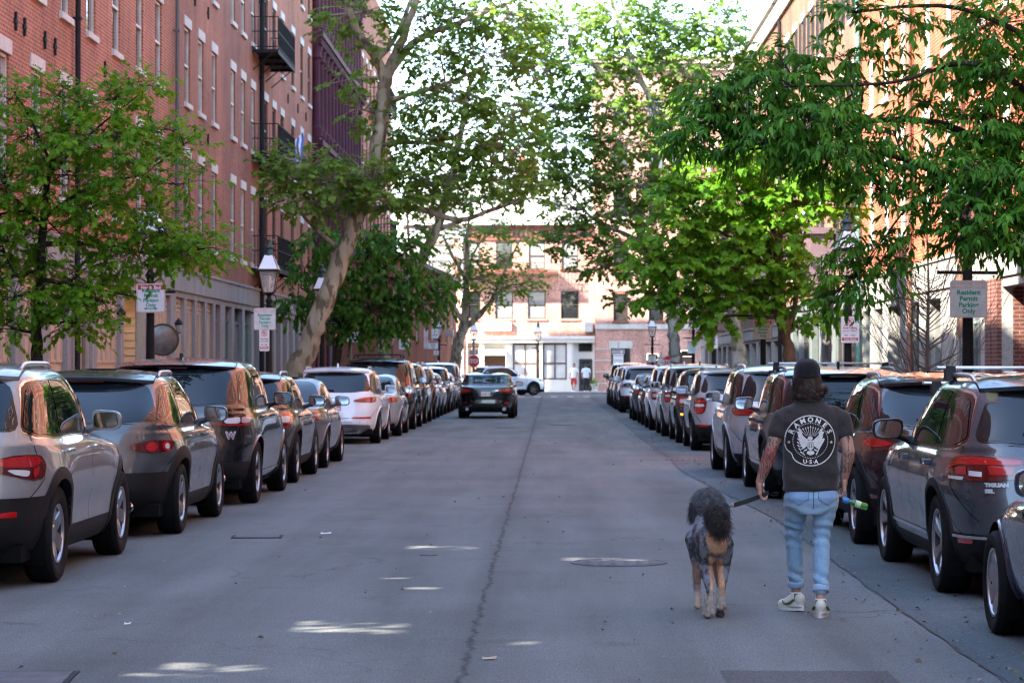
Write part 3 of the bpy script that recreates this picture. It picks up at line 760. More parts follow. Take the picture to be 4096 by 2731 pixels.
def cars():
 LX, RX = -3.60, 2.66      # kerb lane: right flank of the left row, left flank of the right row
 def left(sh, zr, dx=0.): return (LX - sh.W / 2 + dx, zr - sh.ya_r, 0)      # zr: distance of the rear axle
 def right(sh, zr, dx=0.): return (RX + sh.W / 2 + dx, zr - sh.ya_r, 0)
 GL, GR = 'cars parked along the left kerb', 'cars parked along the right kerb'
 s = Shape(4.60, 1.86, 1.665, 2.69, belt=1.06, rake=.42, tr=.365, rear_over=.98, flare=.03)
 make_car('parked_suv', 'silver grey SUV with black wheel arches, cut off by the left edge of the photo', s, P_SILVER, left(s, 18.25, -.10), group=GL, cat='suv', clad=.40, flare=.085, rimr=.228, style='wide',
   rails=RAILS, handles='chrome', trim='chrome', lights=tailA() + bumper(.56, 1.3, .24, .12) + reflector(.55, .60, .82), mirrormat=P_SILVER, plate=(.80, '', PLRED), extra=exhaust([-.55]))
 s = Shape(4.40, 1.80, 1.605, 2.65, belt=1.01, rake=.58, roofr=1.0, tr=.345, rear_over=.92, flare=.03, nr=4.2, tumble=.78)
 make_car('parked_crossover', 'mid grey rounded crossover with thick black cladding, between silver grey SUV and tall black SUV', s, P_MIDGREY, left(s, 23.6, .02), group=GL, cat='suv', clad=.37, flare=.11, rimr=.232, style='split', spokes=5,
   rails=RAILS, lights=tailRound() + bumper(.53, 1.25, .24, .10), plate=(.70, '', PLRED), antenna=None, extra=exhaust([-.5, .5]))
 s = Shape(4.78, 1.93, 1.735, 2.85, belt=1.10, rake=.44, tr=.372, rear_over=.95, flare=.02, hood=1.08)
 make_car('parked_suv', 'tall glossy black SUV with a W sticker on its tailgate and white lamp ends', s, P_BLACK, left(s, 28.9, .12), group=GL, cat='suv', clad=0, rimr=.245, style='split',
   lights=tailBar() + bumper(.46, 1.2, .24, .06), extra=both(exhaust([-.62, .62], .33, .05), letter_w, sideband(.36, CHROME, .01)), plate=(.80, '', PLRED))
 s = Shape(4.46, 1.80, 1.565, 2.67, belt=1.0, rake=.42, tr=.35, rear_over=.90, flare=.02)
 make_car('parked_crossover', 'dark grey crossover with C shaped red lamps just ahead of the tall black SUV', s, P_DKGREY, left(s, 34.0, .06), group=GL, cat='suv', clad=.36, flare=.07, rimr=.22, style='split',
   rails=RAILS, lights=tailC() + bumper(.44, 1.2, .24, .08) + reflector(.42, .75, .98), plate=(.74, '', PLRED))
 s = Shape(4.50, 1.80, 1.47, 2.68, belt=.93, kind='saloon', tr=.325, rear_over=1.0, hood=.92)
 make_car('parked_saloon', 'grey saloon just ahead of the crossover with C shaped lamps', s, P_GREY, left(s, 39.0, .02), group=GL, rimr=.215, style='plain', lights=tailSlim(.84), plate=(.70, '', PLRED), antenna=None)
 s = Shape(4.68, 1.89, 1.635, 2.82, belt=1.02, rake=.50, tr=.36, rear_over=.92, flare=.02, nr=4.8)
 W = s
 make_car('parked_suv', 'white SUV with a four ring emblem and plate 1KBH B8', s, P_WHITE, left(s, 51.6, -.02), group=GL, cat='suv', clad=0, rimr=.24, style='split', rails=RAILS, trim='chrome',
   lights=tailSlim(.93, .40) + reflector(.555, .38, .86) + [('bumper_cladding', mat('grey_bumper_skirt', (.12, .12, .13), .45), [(-.80, .42), (.80, .42), (.86, .34), (.80, .24), (-.80, .24), (-.86, .34)], {'center': True, 'nk': 30, 'off': .007})] + skid(.35),
   extra=both(rings(.955, .042, .062, 4), exhaust([-.55, .55], .28, .04)), plate=(.80, '1KBH B8', PLRED))
 s = Shape(4.55, 1.80, 1.48, 2.65, belt=.94, kind='saloon', tr=.32, rear_over=1.0, hood=.92)
 make_car('parked_saloon', 'silver saloon with a pale door mirror tucked in front of the white SUV', s, P_BRIGHT, left(s, 57.0, .10), group=GL, rimr=.21, lights=tailSlim(.86), mirrormat=P_BRIGHT)
 s = Shape(5.10, 2.0, 1.86, 2.95, belt=1.15, rake=.30, tr=.38, rear_over=1.05, hood=1.12, flare=.02)
 make_car('parked_suv', 'big black SUV with a roof rack and tall red lamps, beyond the white one', s, P_BLACK, left(s, 63.0, .10), group=GL, cat='suv', rimr=.25, style='wide', rack=True, lights=tailTall(.82, 1.42, .80, 1.06), antenna=None, plate=(.82, '', PLRED))
 s = Shape(4.82, 1.94, 1.76, 2.91, belt=1.10, rake=.36, tr=.375, rear_over=.95, hood=1.08)
 make_car('parked_suv', 'black SUV with slim wide red lamps ahead of the big one with the roof rack', s, P_BLACK, left(s, 69.3, .06), group=GL, cat='suv', rimr=.25, rails=RAILS, lights=tailSlim(1.0, .45) + reflector(.52, .5, .75) + garnish(.43, .7), plate=(.68, '', PLRED), antenna=None)
 s1 = Shape(4.60, 1.84, 1.66, 2.69, belt=1.05, rake=.42, tr=.355)
 s2 = Shape(4.65, 1.82, 1.46, 2.75, belt=.93, kind='saloon', tr=.325, rear_over=1.0, hood=.92)
 make_car('parked_crossover', 'dark grey crossover, third car behind the black moving saloon at the left kerb', s1, P_DKGREY, left(s1, 75.2, .04), group=GL, cat='suv', rimr=.23, rails=RAILS, lights=tailA(), low=True)
 make_car('parked_saloon', 'silver saloon mostly hidden behind the dark grey crossover, left of the moving saloon', s2, P_BRIGHT, left(s2, 80.8, .02), group=GL, rimr=.22, lights=tailSlim(.85), low=True)
 make_car('parked_suv', 'dark SUV showing its roof above the silver saloon near the end of the left row', s1, P_STEEL, left(s1, 86.2, .04), group=GL, cat='suv', rimr=.23, rails=RAILS, lights=tailC(), low=True)
 make_car('parked_saloon', 'grey saloon wedged between a dark SUV and a white one far down the left row', s2, P_GREY, left(s2, 91.6), group=GL, rimr=.22, lights=tailSlim(.85), low=True)
 s3 = Shape(4.7, 1.87, 1.82, 2.8, belt=1.12, rake=.36, tr=.36, hood=1.08)
 make_car('parked_suv', 'white SUV furthest down the left row, below the STOP sign', s3, P_WHITE, left(s3, 97.3), group=GL, cat='suv', rimr=.23, rails=RAILS, lights=tailTall(.85, 1.2), low=True)
 s = Shape(4.80, 1.82, 1.45, 2.85, belt=.96, kind='saloon', tr=.34, rear_over=1.05, hood=.95, nr=4.4)
 make_car('driving_saloon', 'black saloon with dark red lamps driving away in the middle of the street', s, P_BLACK, (-2.02, 77 - s.ya_r, 0), rz=R(-.6), rimr=.235, style='split', trim='chrome', handles='chrome',
   lights=[('tail_light', REDDARK, [(.40, .90), (.66, .945), (.96, .95), (1.14, .92), (1.0, .80), (.74, .80), (.44, .855)], {}), ('lens', REDLENS, [(.44, .895), (.68, .93), (.94, .93), (1.04, .90), (.92, .85), (.70, .85)], {'on': 'tail_light', 'off': .014}), ('lens', REDLENS, [(.72, .845), (.95, .84), (.90, .81), (.76, .81)], {'on': 'tail_light', 'off': .014, 'idx': 2})]
   + garnish(.885, .40, CHROME, .010) + reflector(.50, .60, .80) + [('bumper_cladding', BLACKPL, [(-.62, .37), (.62, .37), (.55, .24), (-.55, .24)], {'center': True, 'nk': 20, 'off': .008})], extra=both(exhaust([-.58, .58], .31, .055), garnish_plate), plate=(.78, '51NK 69', PLRED), antenna=None)
 s = Shape(4.60, 1.86, 1.69, 2.69, belt=1.06, rake=.55, tr=.36, rear_over=.95, nf=3.2)
 make_car('crossing_suv', 'pale ice blue SUV crossing the junction from left to right', s, P_PALE, (-2.55, 139.0, 0), rz=R(-64), cat='suv', clad=.36, flare=.06, rimr=.24, style='split', rim=DARKALLOY, rails=RAILS,
   lights=tailA(), extra=front_end)
 s = Shape(4.55, 1.78, 1.42, 2.70, belt=.87, kind='saloon', tr=.315, rear_over=.95, hood=.845, nf=3.0)
 make_car('parked_saloon', 'dark navy saloon cut off by the right edge of the photo, silver wheel showing', s, P_NAVY, (RX + s.W / 2 + .0, 14.75 - s.ya_f, 0), group=GR, rimr=.212, style='wide', spokes=7, lights=tailSlim(.85), mirrormat=P_NAVY, mirror_back=.5, extra=front_end)
 s = Shape(4.70, 1.84, 1.585, 2.79, belt=1.005, rake=.36, tr=.36, rear_over=.92, flare=.015, nr=6.2, tumble=.80)
 make_car('parked_suv', 'dark grey SUV with roof bars and broad red lamps, beside the navy saloon', s, P_TIG, right(s, 17.5, .10), group=GR, cat='suv', clad=.34, flare=.055, rimr=.245, style='split', rails=RAILS, bars=True, trim='chrome', handles='body',
   lights=[('tail_light', REDDARK, [(.38, .93), (.40, 1.0), (.80, 1.015), (1.02, 1.01), (1.22, .90), (1.18, .845), (.96, .83), (.55, .84), (.42, .87)], {}),
     ('lens', REDLENS, [(.44, .985), (.80, 1.0), (1.02, .99), (1.17, .90), (1.02, .935), (.78, .955), (.46, .945)], {'on': 'tail_light', 'off': .014}),
     ('lens', REDLENS, [(.50, .935), (.68, .94), (.66, .88), (.52, .88)], {'on': 'tail_light', 'off': .014, 'idx': 2, 'rr': .05}), ('lens', REDLENS, [(.86, .935), (1.02, .925), (.98, .875), (.86, .875)], {'on': 'tail_light', 'off': .014, 'idx': 3, 'rr': .05}),
     ('lens', WHITELENS, [(.72, .90), (.83, .905), (.83, .87), (.72, .865)], {'on': 'tail_light', 'off': .014, 'idx': 4, 'rr': .05}), ('lens', WHITELENS, [(.88, .862), (1.13, .862), (1.12, .842), (.90, .838)], {'on': 'tail_light', 'off': .014, 'idx': 5, 'rr': .05})]
   + bumper(.44, 1.22, .24, .03) + [('trim_bar', CHROME, [(-1.12, .455), (1.12, .455), (1.12, .435), (-1.12, .435)], {'center': True, 'nk': 40, 'off': .012, 'rr': 0})] + reflector(.415, .82, 1.02),
   extra=both(sideband(.40, CHROME, .012), rear_text(['TIGUAN', 'SEL'], -.70, .80, .034, mat('badge_silver', (.45, .46, .47), .4, .3)), fire_sticker), plate=(.76, '', PLRED), mirrormat=GLOSSBLK)
 s = Shape(4.55, 1.84, 1.58, 2.70, belt=1.0, rake=.56, roofr=1.0, tr=.36, rear_over=.90, flare=.02, nr=4.4)
 make_car('parked_suv', 'dark maroon SUV with grey arches, right beside the walking man', s, P_DKRED, right(s, 22.3, .10), group=GR, cat='suv', clad=.37, flare=.09, rimr=.24, style='split', rails=RAILS, trim='chrome',
   lights=[('tail_light', REDDARK, [(.58, .94), (.80, 1.0), (1.14, .985), (1.22, .92), (1.04, .85), (.72, .88)], {}), ('lens', REDLENS, [(.64, .94), (.82, .985), (1.10, .972), (1.15, .93), (.98, .90), (.74, .915)], {'on': 'tail_light', 'off': .014})] + bumper(.48, 1.2, .24, .06) + reflector(.46, .86, 1.08, REDDARK), plate=(.72, '', PLRED), antenna=None)
 s = Shape(4.85, 1.90, 1.63, 2.88, belt=1.02, rake=.40, tr=.37, rear_over=1.0, flare=.02)
 make_car('parked_suv', 'slate blue SUV with long roof bars, directly behind the walking man', s, P_SLATE, right(s, 30.0, -.05), group=GR, cat='suv', clad=.38, flare=.06, rimr=.24, style='split', rails=RAILB, bars=True, trim='chrome', lights=tailTall(.82, 1.02, .60, 1.10), plate=(.74, '', PLRED),
   extra=sideband(.42, CHROME, .012))
 s = Shape(4.95, 1.93, 1.665, 2.95, belt=1.04, rake=.34, tr=.37, rear_over=1.0)
 make_car('parked_suv', 'bright silver SUV with slim dark lamps, left of the walking man', s, P_BRIGHT, right(s, 35.5, -.12), group=GR, cat='suv', clad=.38, flare=.02, flaremat=P_BRIGHT, rimr=.24, style='split', rails=RAILS, lights=tailSlim(.98, .44), mirrormat=P_BRIGHT, plate=(.74, '', PLRED), antenna=None)
 s = Shape(4.28, 1.78, 1.62, 2.56, belt=1.04, rake=.36, tr=.345, rear_over=.85)
 make_car('parked_crossover', 'small silver grey crossover with tall red lamps in the right row', s, P_BRIGHT, right(s, 47.2, .05), group=GR, cat='suv', clad=.42, flare=.05, rimr=.22, rails=RAILB, lights=tailTall(.72, 1.04, .60, 1.02) + reflector(.50, .58, .84) + bumper(.46, 1.2, .24, .06), plate=(.76, '', PLRED), antenna=None)
 s1b = Shape(4.45, 1.80, 1.60, 2.65, belt=1.02, rake=.44, tr=.345)
 make_car('parked_crossover', 'black crossover with a lit orange signal in the right row', s1b, P_STEEL, right(s1b, 51.9), group=GR, cat='suv', clad=.38, rimr=.225, lights=tailC() + reflector(.62, .78, .96, ORANGELENS), mirrormat=GLOSSBLK)
 s1c = Shape(4.60, 1.85, 1.70, 2.69, belt=1.06, rake=.38, tr=.36)
 make_car('parked_suv', 'silver SUV with a pale mirror beyond the one with the orange signal', s1c, P_BRIGHT, right(s1c, 56.9, -.08), group=GR, cat='suv', rimr=.235, rails=RAILS, lights=tailTall(.80, 1.10), mirrormat=P_PALE, low=True)
 make_car('parked_suv', 'white SUV with black mirrors, sixth car from the far end of the right row', s1c, P_WHITE, right(s1c, 62.2, -.15), group=GR, cat='suv', rimr=.235, rails=RAILB, lights=tailC(), mirrormat=GLOSSBLK, low=True)
 make_car('parked_saloon', 'dark maroon saloon sunk between two taller cars halfway down the right row', s2, P_DKRED, right(s2, 67.6, -.15), group=GR, rimr=.22, lights=tailSlim(.86), low=True)
 make_car('parked_saloon', 'grey saloon right behind the white SUV with red hook lamps', s2, P_GREY, right(s2, 73.4, -.2), group=GR, rimr=.22, lights=tailSlim(.86), low=True)
 s = Shape(4.68, 1.84, 1.70, 2.70, belt=1.08, rake=.46, tr=.36, rear_over=.95)
 make_car('parked_suv', 'white SUV with hooked red lamps and a black bumper far down the right row', s, P_WHITE, right(s, 86.4, -.22), group=GR, cat='suv', clad=.40, rimr=.235, style='split', rails=RAILS, low=True,
   lights=[('tail_light', REDLENS, [(.46, 1.06), (.66, 1.06), (1.06, .96), (1.12, .92), (.98, .90), (.62, .98)], {})] + bumper(.56, 1.2, .24, .06) + reflector(.55, .72, .92), plate=(.76, '', PLRED))
 make_car('parked_suv', 'silver grey SUV ahead of the white SUV with hooked lamps', s1c, P_SILVER, right(s1c, 92.2, -.24), group=GR, cat='suv', rimr=.235, rails=RAILS, lights=tailC(), mirrormat=GLOSSBLK, low=True)
 make_car('parked_suv', 'dark grey SUV, second from the far end of the right row', s1, P_DKGREY, right(s1, 97.6, -.22), group=GR, cat='suv', rimr=.23, rails=RAILS, lights=tailA(), mirrormat=GLOSSBLK, low=True)
 make_car('parked_suv', 'black boxy SUV last at the far end of the right row', s3, P_BLACK, right(s3, 103.0, -.22), group=GR, cat='suv', rimr=.23, rack=False, lights=tailTall(.85, 1.2), mirrormat=GLOSSBLK, low=True)
def garnish_plate(root, sh):
 b = MB(); patch(b, sh, [(-.24, .86), (.24, .86), (.22, .69), (-.22, .69)], 'wrap', .006, 12, 4, 0, (1,), rr=.1); b.build('plate_recess', mat('plate_recess_grey', (.12, .13, .14), .3, .5), root)
def front_end(root, sh):
 """head lamps, grille and number plate at the nose"""
 L2 = sh.half(.7)[2][-1]
 def fq(t, z): return sh.half(z)[2][-1] - t
 def fpatch(nm, mt, poly, off=.008, ctr=False):
  for sd in ((1,) if ctr else (1, -1)):
   b = MB(); vs, fs = [], []; rows = poly_rows(chaikin(poly, 2), 8)
   for z, a, c in rows:
    for i in range(13):
     t = a + (c - a) * i / 12; p = sh.wrap(fq(abs(t), z), z, off); vs.append((math.copysign(p[0], t) * sd if t else 0, p[1], p[2]))
   for r in range(len(rows) - 1):
    for i in range(12): fs.append((r * 13 + i, r * 13 + i + 1, r * 13 + i + 14, r * 13 + i + 13)[::-1 if sd > 0 else 1])
   b.add(vs, fs); b.build(nm, mt, root, 60)
 zb = sh.front[0][4]
 fpatch('headlight', GLOSSBLK, [(.50, zb - .03), (.72, zb + .03), (1.05, zb + .02), (1.0, zb - .09), (.62, zb - .11)])
 fpatch('headlight_lens', WHITELENS, [(.60, zb - .04), (.74, zb + .0), (.95, zb - .01), (.90, zb - .08), (.66, zb - .085)], .013)
 fpatch('grille', GLOSSBLK, [(-.46, zb - .06), (.46, zb - .06), (.40, zb - .30), (-.40, zb - .30)], .007, True)
 fpatch('lower_grille', BLACKPL, [(-.75, .50), (.75, .50), (.62, .30), (-.62, .30)], .009, True)
def leaf_template(kind):
 if kind == 'oak':      # pin oak: deep pointed lobes
  r = [(0, 0), (.07, .22), (.30, .20), (.12, .38), (.42, .52), (.13, .60), (.28, .82), (.08, .80), (0, 1.0)]
  return np.array(r + [(-x, y) for x, y in r[-2:0:-1]])
 if kind == 'maple':
  r = [(0, 0), (.20, .12), (.48, .10), (.36, .34), (.62, .56), (.32, .60), (.26, .80), (0, 1.02)]
  return np.array(r + [(-x, y) for x, y in r[-2:0:-1]])
 if kind == 'lance':    # pointed leaflets
  r = [(0, 0), (.13, .22), (.17, .45), (.09, .78), (0, 1.0)]
  return np.array(r + [(-x, y) for x, y in r[-2:0:-1]])
 r = [(0, 0), (.34, .18), (.40, .50), (.22, .72), (0, 1.0)]
 return np.array(r + [(-x, y) for x, y in r[-2:0:-1]])
def leaves_mesh(name, org, dirs, nrm, size, kind, m, parent, lv, droop=.25):
 T = leaf_template(kind); k = len(T); N = len(org)
 dirs = dirs / np.linalg.norm(dirs, axis=1, keepdims=True)
 side = np.cross(dirs, nrm); side /= np.maximum(np.linalg.norm(side, axis=1, keepdims=True), 1e-6)
 nn = np.cross(side, dirs)
 x = T[:, 0][None, :, None]; y = T[:, 1][None, :, None]
 fold = (np.abs(T[:, 0]) * .35 - droop * T[:, 1] ** 2)[None, :, None]
 S_ = size[:, None, None]
 V = org[:, None, :] + (side[:, None, :] * x + dirs[:, None, :] * y + nn[:, None, :] * fold) * S_
 V[..., 2] -= 0
 me = D.meshes.new(name); me.vertices.add(N * k); me.vertices.foreach_set('co', V.reshape(-1).astype(np.float32))
 me.loops.add(N * k); me.loops.foreach_set('vertex_index', np.arange(N * k, dtype=np.int32))
 me.polygons.add(N); me.polygons.foreach_set('loop_start', np.arange(0, N * k, k, dtype=np.int32)); me.polygons.foreach_set('loop_total', np.full(N, k, dtype=np.int32))
 me.update(calc_edges=True)
 at = me.attributes.new('lv', 'FLOAT', 'FACE'); at.data.foreach_set('value', lv.astype(np.float32))
 me.materials.append(m)
 o = D.objects.new(name, me); COL.objects.link(o); o.parent = parent
 return o
def bez(p0, p1, sag, n, rg, wob=.0):
 p0, p1 = np.array(p0, float), np.array(p1, float); L = np.linalg.norm(p1 - p0)
 c = (p0 + p1) / 2 + np.array([0, 0, sag * L]) + rg.normal(0, wob * L, 3)
 t = np.linspace(0, 1, n)[:, None]
 return (1 - t) ** 2 * p0 + 2 * t * (1 - t) * c + t * t * p1
def tree(name, label, base, trunk, limbs, lobes, kind, leafsize, lm, bark, group=None, seed=1, sprig=.45, per=9, droop=.3, twig_r=.006, vdir=0.0, flat=.5, cat='tree'):
 """trunk: [(x,y,z,r)] world; limbs: list of such paths; lobes: (x,y,z,rx,ry,rz,count) clumps of foliage"""
 rg = np.random.default_rng(seed); b = np.array([base[0], base[1], 0.0])
 root = thing(name, label, cat, (base[0], base[1], 0.), 0, group)
 mb = MB()
 def path(p, n):
  pts = [np.array(q[:3]) - b for q in p]; rr = [q[3] for q in p]
  P, Q = [], []
  m_ = len(pts)
  for i in range(m_ - 1):
   p0, p1, p2, p3 = pts[max(i - 1, 0)], pts[i], pts[i + 1], pts[min(i + 2, m_ - 1)]
   for t in np.linspace(0, 1, 6, endpoint=False):
    P.append(.5 * ((2 * p1) + (-p0 + p2) * t + (2 * p0 - 5 * p1 + 4 * p2 - p3) * t * t + (-p0 + 3 * p1 - 3 * p2 + p3) * t ** 3)); Q.append(rr[i] + (rr[i + 1] - rr[i]) * t)
  P.append(pts[-1]); Q.append(rr[-1])
  P = [p + rg.normal(0, .12 * q, 3) for p, q in zip(P, Q)]; Q = [q * rg.uniform(.94, 1.07) for q in Q]
  mb.tube(P, Q, n); return P, Q
 skel = []
 P, Q = path(trunk, 12); skel += list(zip(P, Q))
 for l in limbs:
  P, Q = path(l, 8); skel += list(zip(P, Q))
 sk = np.array([p for p, q in skel]); sr = np.array([q for p, q in skel])
 O, Dr, Nn, Sz, Lv = [], [], [], [], []
 for (x, y, z, rx, ry, rz, cnt) in lobes:
  c = np.array([x, y, z]) - b; rad = np.array([rx, ry, rz])
  i0 = int(np.argmin(np.linalg.norm(sk - c, axis=1) + np.maximum(sk[:, 2] - c[2], 0) * .7))
  dist = np.linalg.norm(sk[i0] - c)
  if dist > .35:
   br = bez(sk[i0], c, -.06, 7, rg, .06); r0 = min(sr[i0] * .7, .02 + dist * .012)
   mb.tube(list(br), list(np.linspace(r0, twig_r * 2.2, 7)), 6)
  else: br = np.array([sk[i0], c])
  nsub = max(4, int(cnt / 14)); subs = []
  for s_ in range(nsub):
   d = rg.normal(0, 1, 3); d /= np.linalg.norm(d); e = c + d * rad * rg.uniform(.35, .8)
   st = br[rg.integers(len(br) // 2, len(br))]
   q = bez(st, e, .08, 5, rg, .08); subs.append(q); mb.tube(list(q), list(np.linspace(twig_r * 2, twig_r * .8, 5)), 4, cap=False)
  for s_ in range(int(cnt)):
   d = rg.normal(0, 1, 3); d /= np.linalg.norm(d); e = c + d * rad * (rg.uniform(0.15, 1) ** .5)
   sb = subs[int(np.argmin([np.linalg.norm(q[-1] - e) for q in subs]))]
   st = sb[rg.integers(1, 5)]
   out = (e - c) / rad; out = out / (np.linalg.norm(out) + .01) + np.array([0, 0, vdir]) + rg.normal(0, .35, 3); out /= np.linalg.norm(out)
   out[2] *= flat; out /= np.linalg.norm(out)
   L = sprig * rg.uniform(.6, 1.25)
   q = bez(st, e, .03, 3, rg, .05); mb.tube(list(q), [twig_r * .8, twig_r * .6, twig_r * .5], 3, cap=False)
   tip = e + out * L + np.array([0, 0, -droop * L * .6])
   mb.tube([e, (e + tip) / 2 + np.array([0, 0, .04 * L]), tip], [twig_r * .5, twig_r * .4, twig_r * .25], 3, cap=False)
   sd = np.cross(out, [0, 0, 1.]); sd /= np.linalg.norm(sd) + 1e-6
   base_l = rg.uniform(0, 1)
   for k in range(per):
    t = (k + .5) / per; p = e + (tip - e) * t + np.array([0, 0, .04 * L * 4 * t * (1 - t)])
    sg = 1 if k % 2 else -1
    dd = out * (.35 + .65 * t) + sd * sg * (1.0 - .7 * t) + rg.normal(0, .28, 3) + np.array([0, 0, -droop * rg.uniform(.2, 1.4)])
    O.append(p); Dr.append(dd); Nn.append(np.array([0, 0, 1.]) + rg.normal(0, .30, 3)); Sz.append(leafsize * rg.uniform(.65, 1.2)); Lv.append(np.clip(.55 * base_l + .45 * rg.uniform(0, 1), 0, 1))
 mb.build('trunk', bark, root, 60)
 leaves_mesh('crown', np.array(O), np.array(Dr), np.array(Nn), np.array(Sz), kind, lm, root, np.array(Lv), droop)
 return root
def bark_mat(name, a, b_, scale=3., spots=None):
 if name in _M: return _M[name]
 t = NT(name); c = t.coord()
 mp = t.new('Mapping'); t.ln(c, mp.inputs['Vector']); mp.inputs['Scale'].default_value = (1, 1, .35)
 n = t.noise(mp.outputs[0], scale, 5, .6)
 col = t.ramp(n, [(.38, a), (.62, b_)])
 if spots:
  v = t.noise(mp.outputs[0], scale * 2.2, 3, .5); f = t.ramp(v, [(.52, 0.), (.57, 1.)])
  col = t.mix(f, col, spots)
 t.set(Base_Color=col, Roughness=.85, Specular_IOR_Level=.2); t.bump(t.noise(mp.outputs[0], scale * 8, 4), .5, .02)
 _M[name] = t.m; return t.m
BARK_DARK = bark_mat('dark_bark', (.018, .013, .010), (.05, .038, .028), 8)
BARK_PLANE = bark_mat('plane_bark', (.22, .195, .13), (.40, .36, .26), 2.2, (.12, .105, .065))
BARK_PALE = bark_mat('pale_bark', (.26, .26, .22), (.42, .42, .37), 1.6, (.17, .17, .13))
BARK_RED = bark_mat('brown_bark', (.06, .035, .02), (.14, .085, .05), 5)
LEAF_OAK = leaf_mat('oak_leaf', (.040, .135, .008), (.115, .28, .014), (.25, .42, .025), .48)
LEAF_DARK = leaf_mat('dark_leaf', (.020, .090, .010), (.066, .21, .018), (.15, .36, .035), .40)
LEAF_MAPLE = leaf_mat('maple_leaf', (.045, .15, .012), (.105, .27, .018), (.20, .38, .03), .46)
LEAF_PLANE = leaf_mat('plane_leaf', (.070, .150, .026), (.135, .25, .040), (.22, .35, .06), .45)
LEAF_DEEP = leaf_mat('deep_leaf', (.022, .088, .014), (.058, .175, .022), (.13, .28, .035), .42)
def lobe_px(xd, yd, Z, rxp, ryp, ry, cnt):
 """foliage clump given by its place and size in the photo at distance Z"""
 k = FP / Z
 return (wx(xd, Z), Z, wh(yd, Z), rxp / k, ry, ryp / k, cnt)
SRC = {}
def trees():
 Z = 29.0
 def px(xd, yd, r, dz=0.): p = wp(xd, yd, Z + dz); return (p.x, p.y, p.z, r)
 tx = wx(85, Z)
 T = [(tx + .05, Z, 0, .085), (tx, Z, 1.2, .075)] + [px(82, 760, .066), px(92, 600, .055), px(100, 450, .04), px(130, 330, .028), px(175, 250, .015)]
 L = [[px(95, 500, .03), px(200, 430, .02, -.4), px(330, 400, .01, -.6)], [px(92, 560, .035), px(220, 560, .022, .3), px(380, 590, .011, .2)], [px(88, 640, .03), px(200, 660, .018, -.5), px(300, 680, .009, -.7)],
  [px(95, 520, .03), px(10, 440, .02, .3), px(-90, 400, .01, .3)], [px(110, 400, .024), px(210, 300, .014, .2), px(330, 205, .007, .2)], [px(90, 620, .03), px(0, 640, .02, -.2), px(-80, 660, .01)], [px(115, 380, .02), px(60, 260, .012), px(20, 200, .008)]]
 lobes = [lobe_px(330, 195, Z, 65, 25, .5, 26), lobe_px(250, 230, Z, 80, 35, .7, 48), lobe_px(130, 215, Z, 90, 45, .7, 40), lobe_px(20, 225, Z, 70, 45, .7, 30), lobe_px(60, 310, Z, 120, 60, .9, 85), lobe_px(230, 310, Z - .3, 110, 55, .8, 85), lobe_px(360, 300, Z, 70, 40, .6, 30),
   lobe_px(420, 330, Z, 60, 30, .5, 14), lobe_px(330, 380, Z - .5, 90, 50, .8, 60), lobe_px(150, 400, Z, 120, 60, 1., 90), lobe_px(10, 420, Z, 100, 70, 1., 85), lobe_px(430, 420, Z, 60, 35, .5, 14), lobe_px(250, 470, Z, 110, 50, 1., 75), lobe_px(380, 530, Z, 100, 40, .8, 70), lobe_px(470, 570, Z, 65, 30, .5, 34), lobe_px(120, 520, Z, 120, 55, 1., 75), lobe_px(0, 560, Z, 90, 65, .9, 75),
   lobe_px(300, 580, Z, 110, 45, .9, 76), lobe_px(410, 590, Z, 50, 30, .6, 24), lobe_px(170, 640, Z, 110, 50, .9, 70), lobe_px(40, 680, Z, 100, 50, .9, 62), lobe_px(215, 690, Z - .6, 65, 42, .6, 40), lobe_px(160, 735, Z - .4, 90, 40, .6, 44), lobe_px(10, 745, Z, 55, 35, .6, 22), lobe_px(-60, 500, Z, 70, 200, .9, 80)]
 lobes = [l[:6] + (l[6] * 1.05,) for l in lobes]
 tree('pin_oak_tree', 'young pin oak with pointed lobed leaves behind the silver grey SUV', (tx, Z), T, L, lobes, 'oak', .098, LEAF_OAK, BARK_DARK, 'street trees', 3, .28, 9, .35, .0045, flat=.6)
 Z = 26.5
 def px(xd, yd, r, dz=0.): p = wp(xd, yd, Z + dz); return (p.x, p.y, p.z, r)
 tx = 5.75
 T = [(tx, Z, 0, .15), (tx, Z, 1.3, .13), (tx - .05, Z, 2.5, .12), (tx, Z, 3.6, .10), (tx - .1, Z, 5.2, .07), (tx - .2, Z, 7.0, .03)]
 L = [[(tx, Z, 2.7, .075), px(2300, 455, .055), px(2180, 408, .04, -.3), px(2050, 360, .025, -.6), px(1900, 330, .012, -.8)], [(tx, Z, 3.3, .06), px(2200, 300, .04, .3), px(2000, 280, .028, .2), px(1830, 330, .018, 0), px(1650, 350, .008, -.2)],
  [(tx, Z, 4.2, .05), px(2250, 150, .03, -.4), px(2050, 190, .018, -.5), px(1800, 200, .009, -.6)], [(tx - .1, Z, 5.0, .04), px(2200, 20, .025, .3), px(1950, 30, .010, .2)], [px(2180, 410, .03, -.3), px(2090, 470, .015, -.5), px(2020, 560, .007, -.6)], [(tx, Z, 2.9, .05), px(2330, 400, .03, -1.), px(2200, 500, .016, -1.4)]]
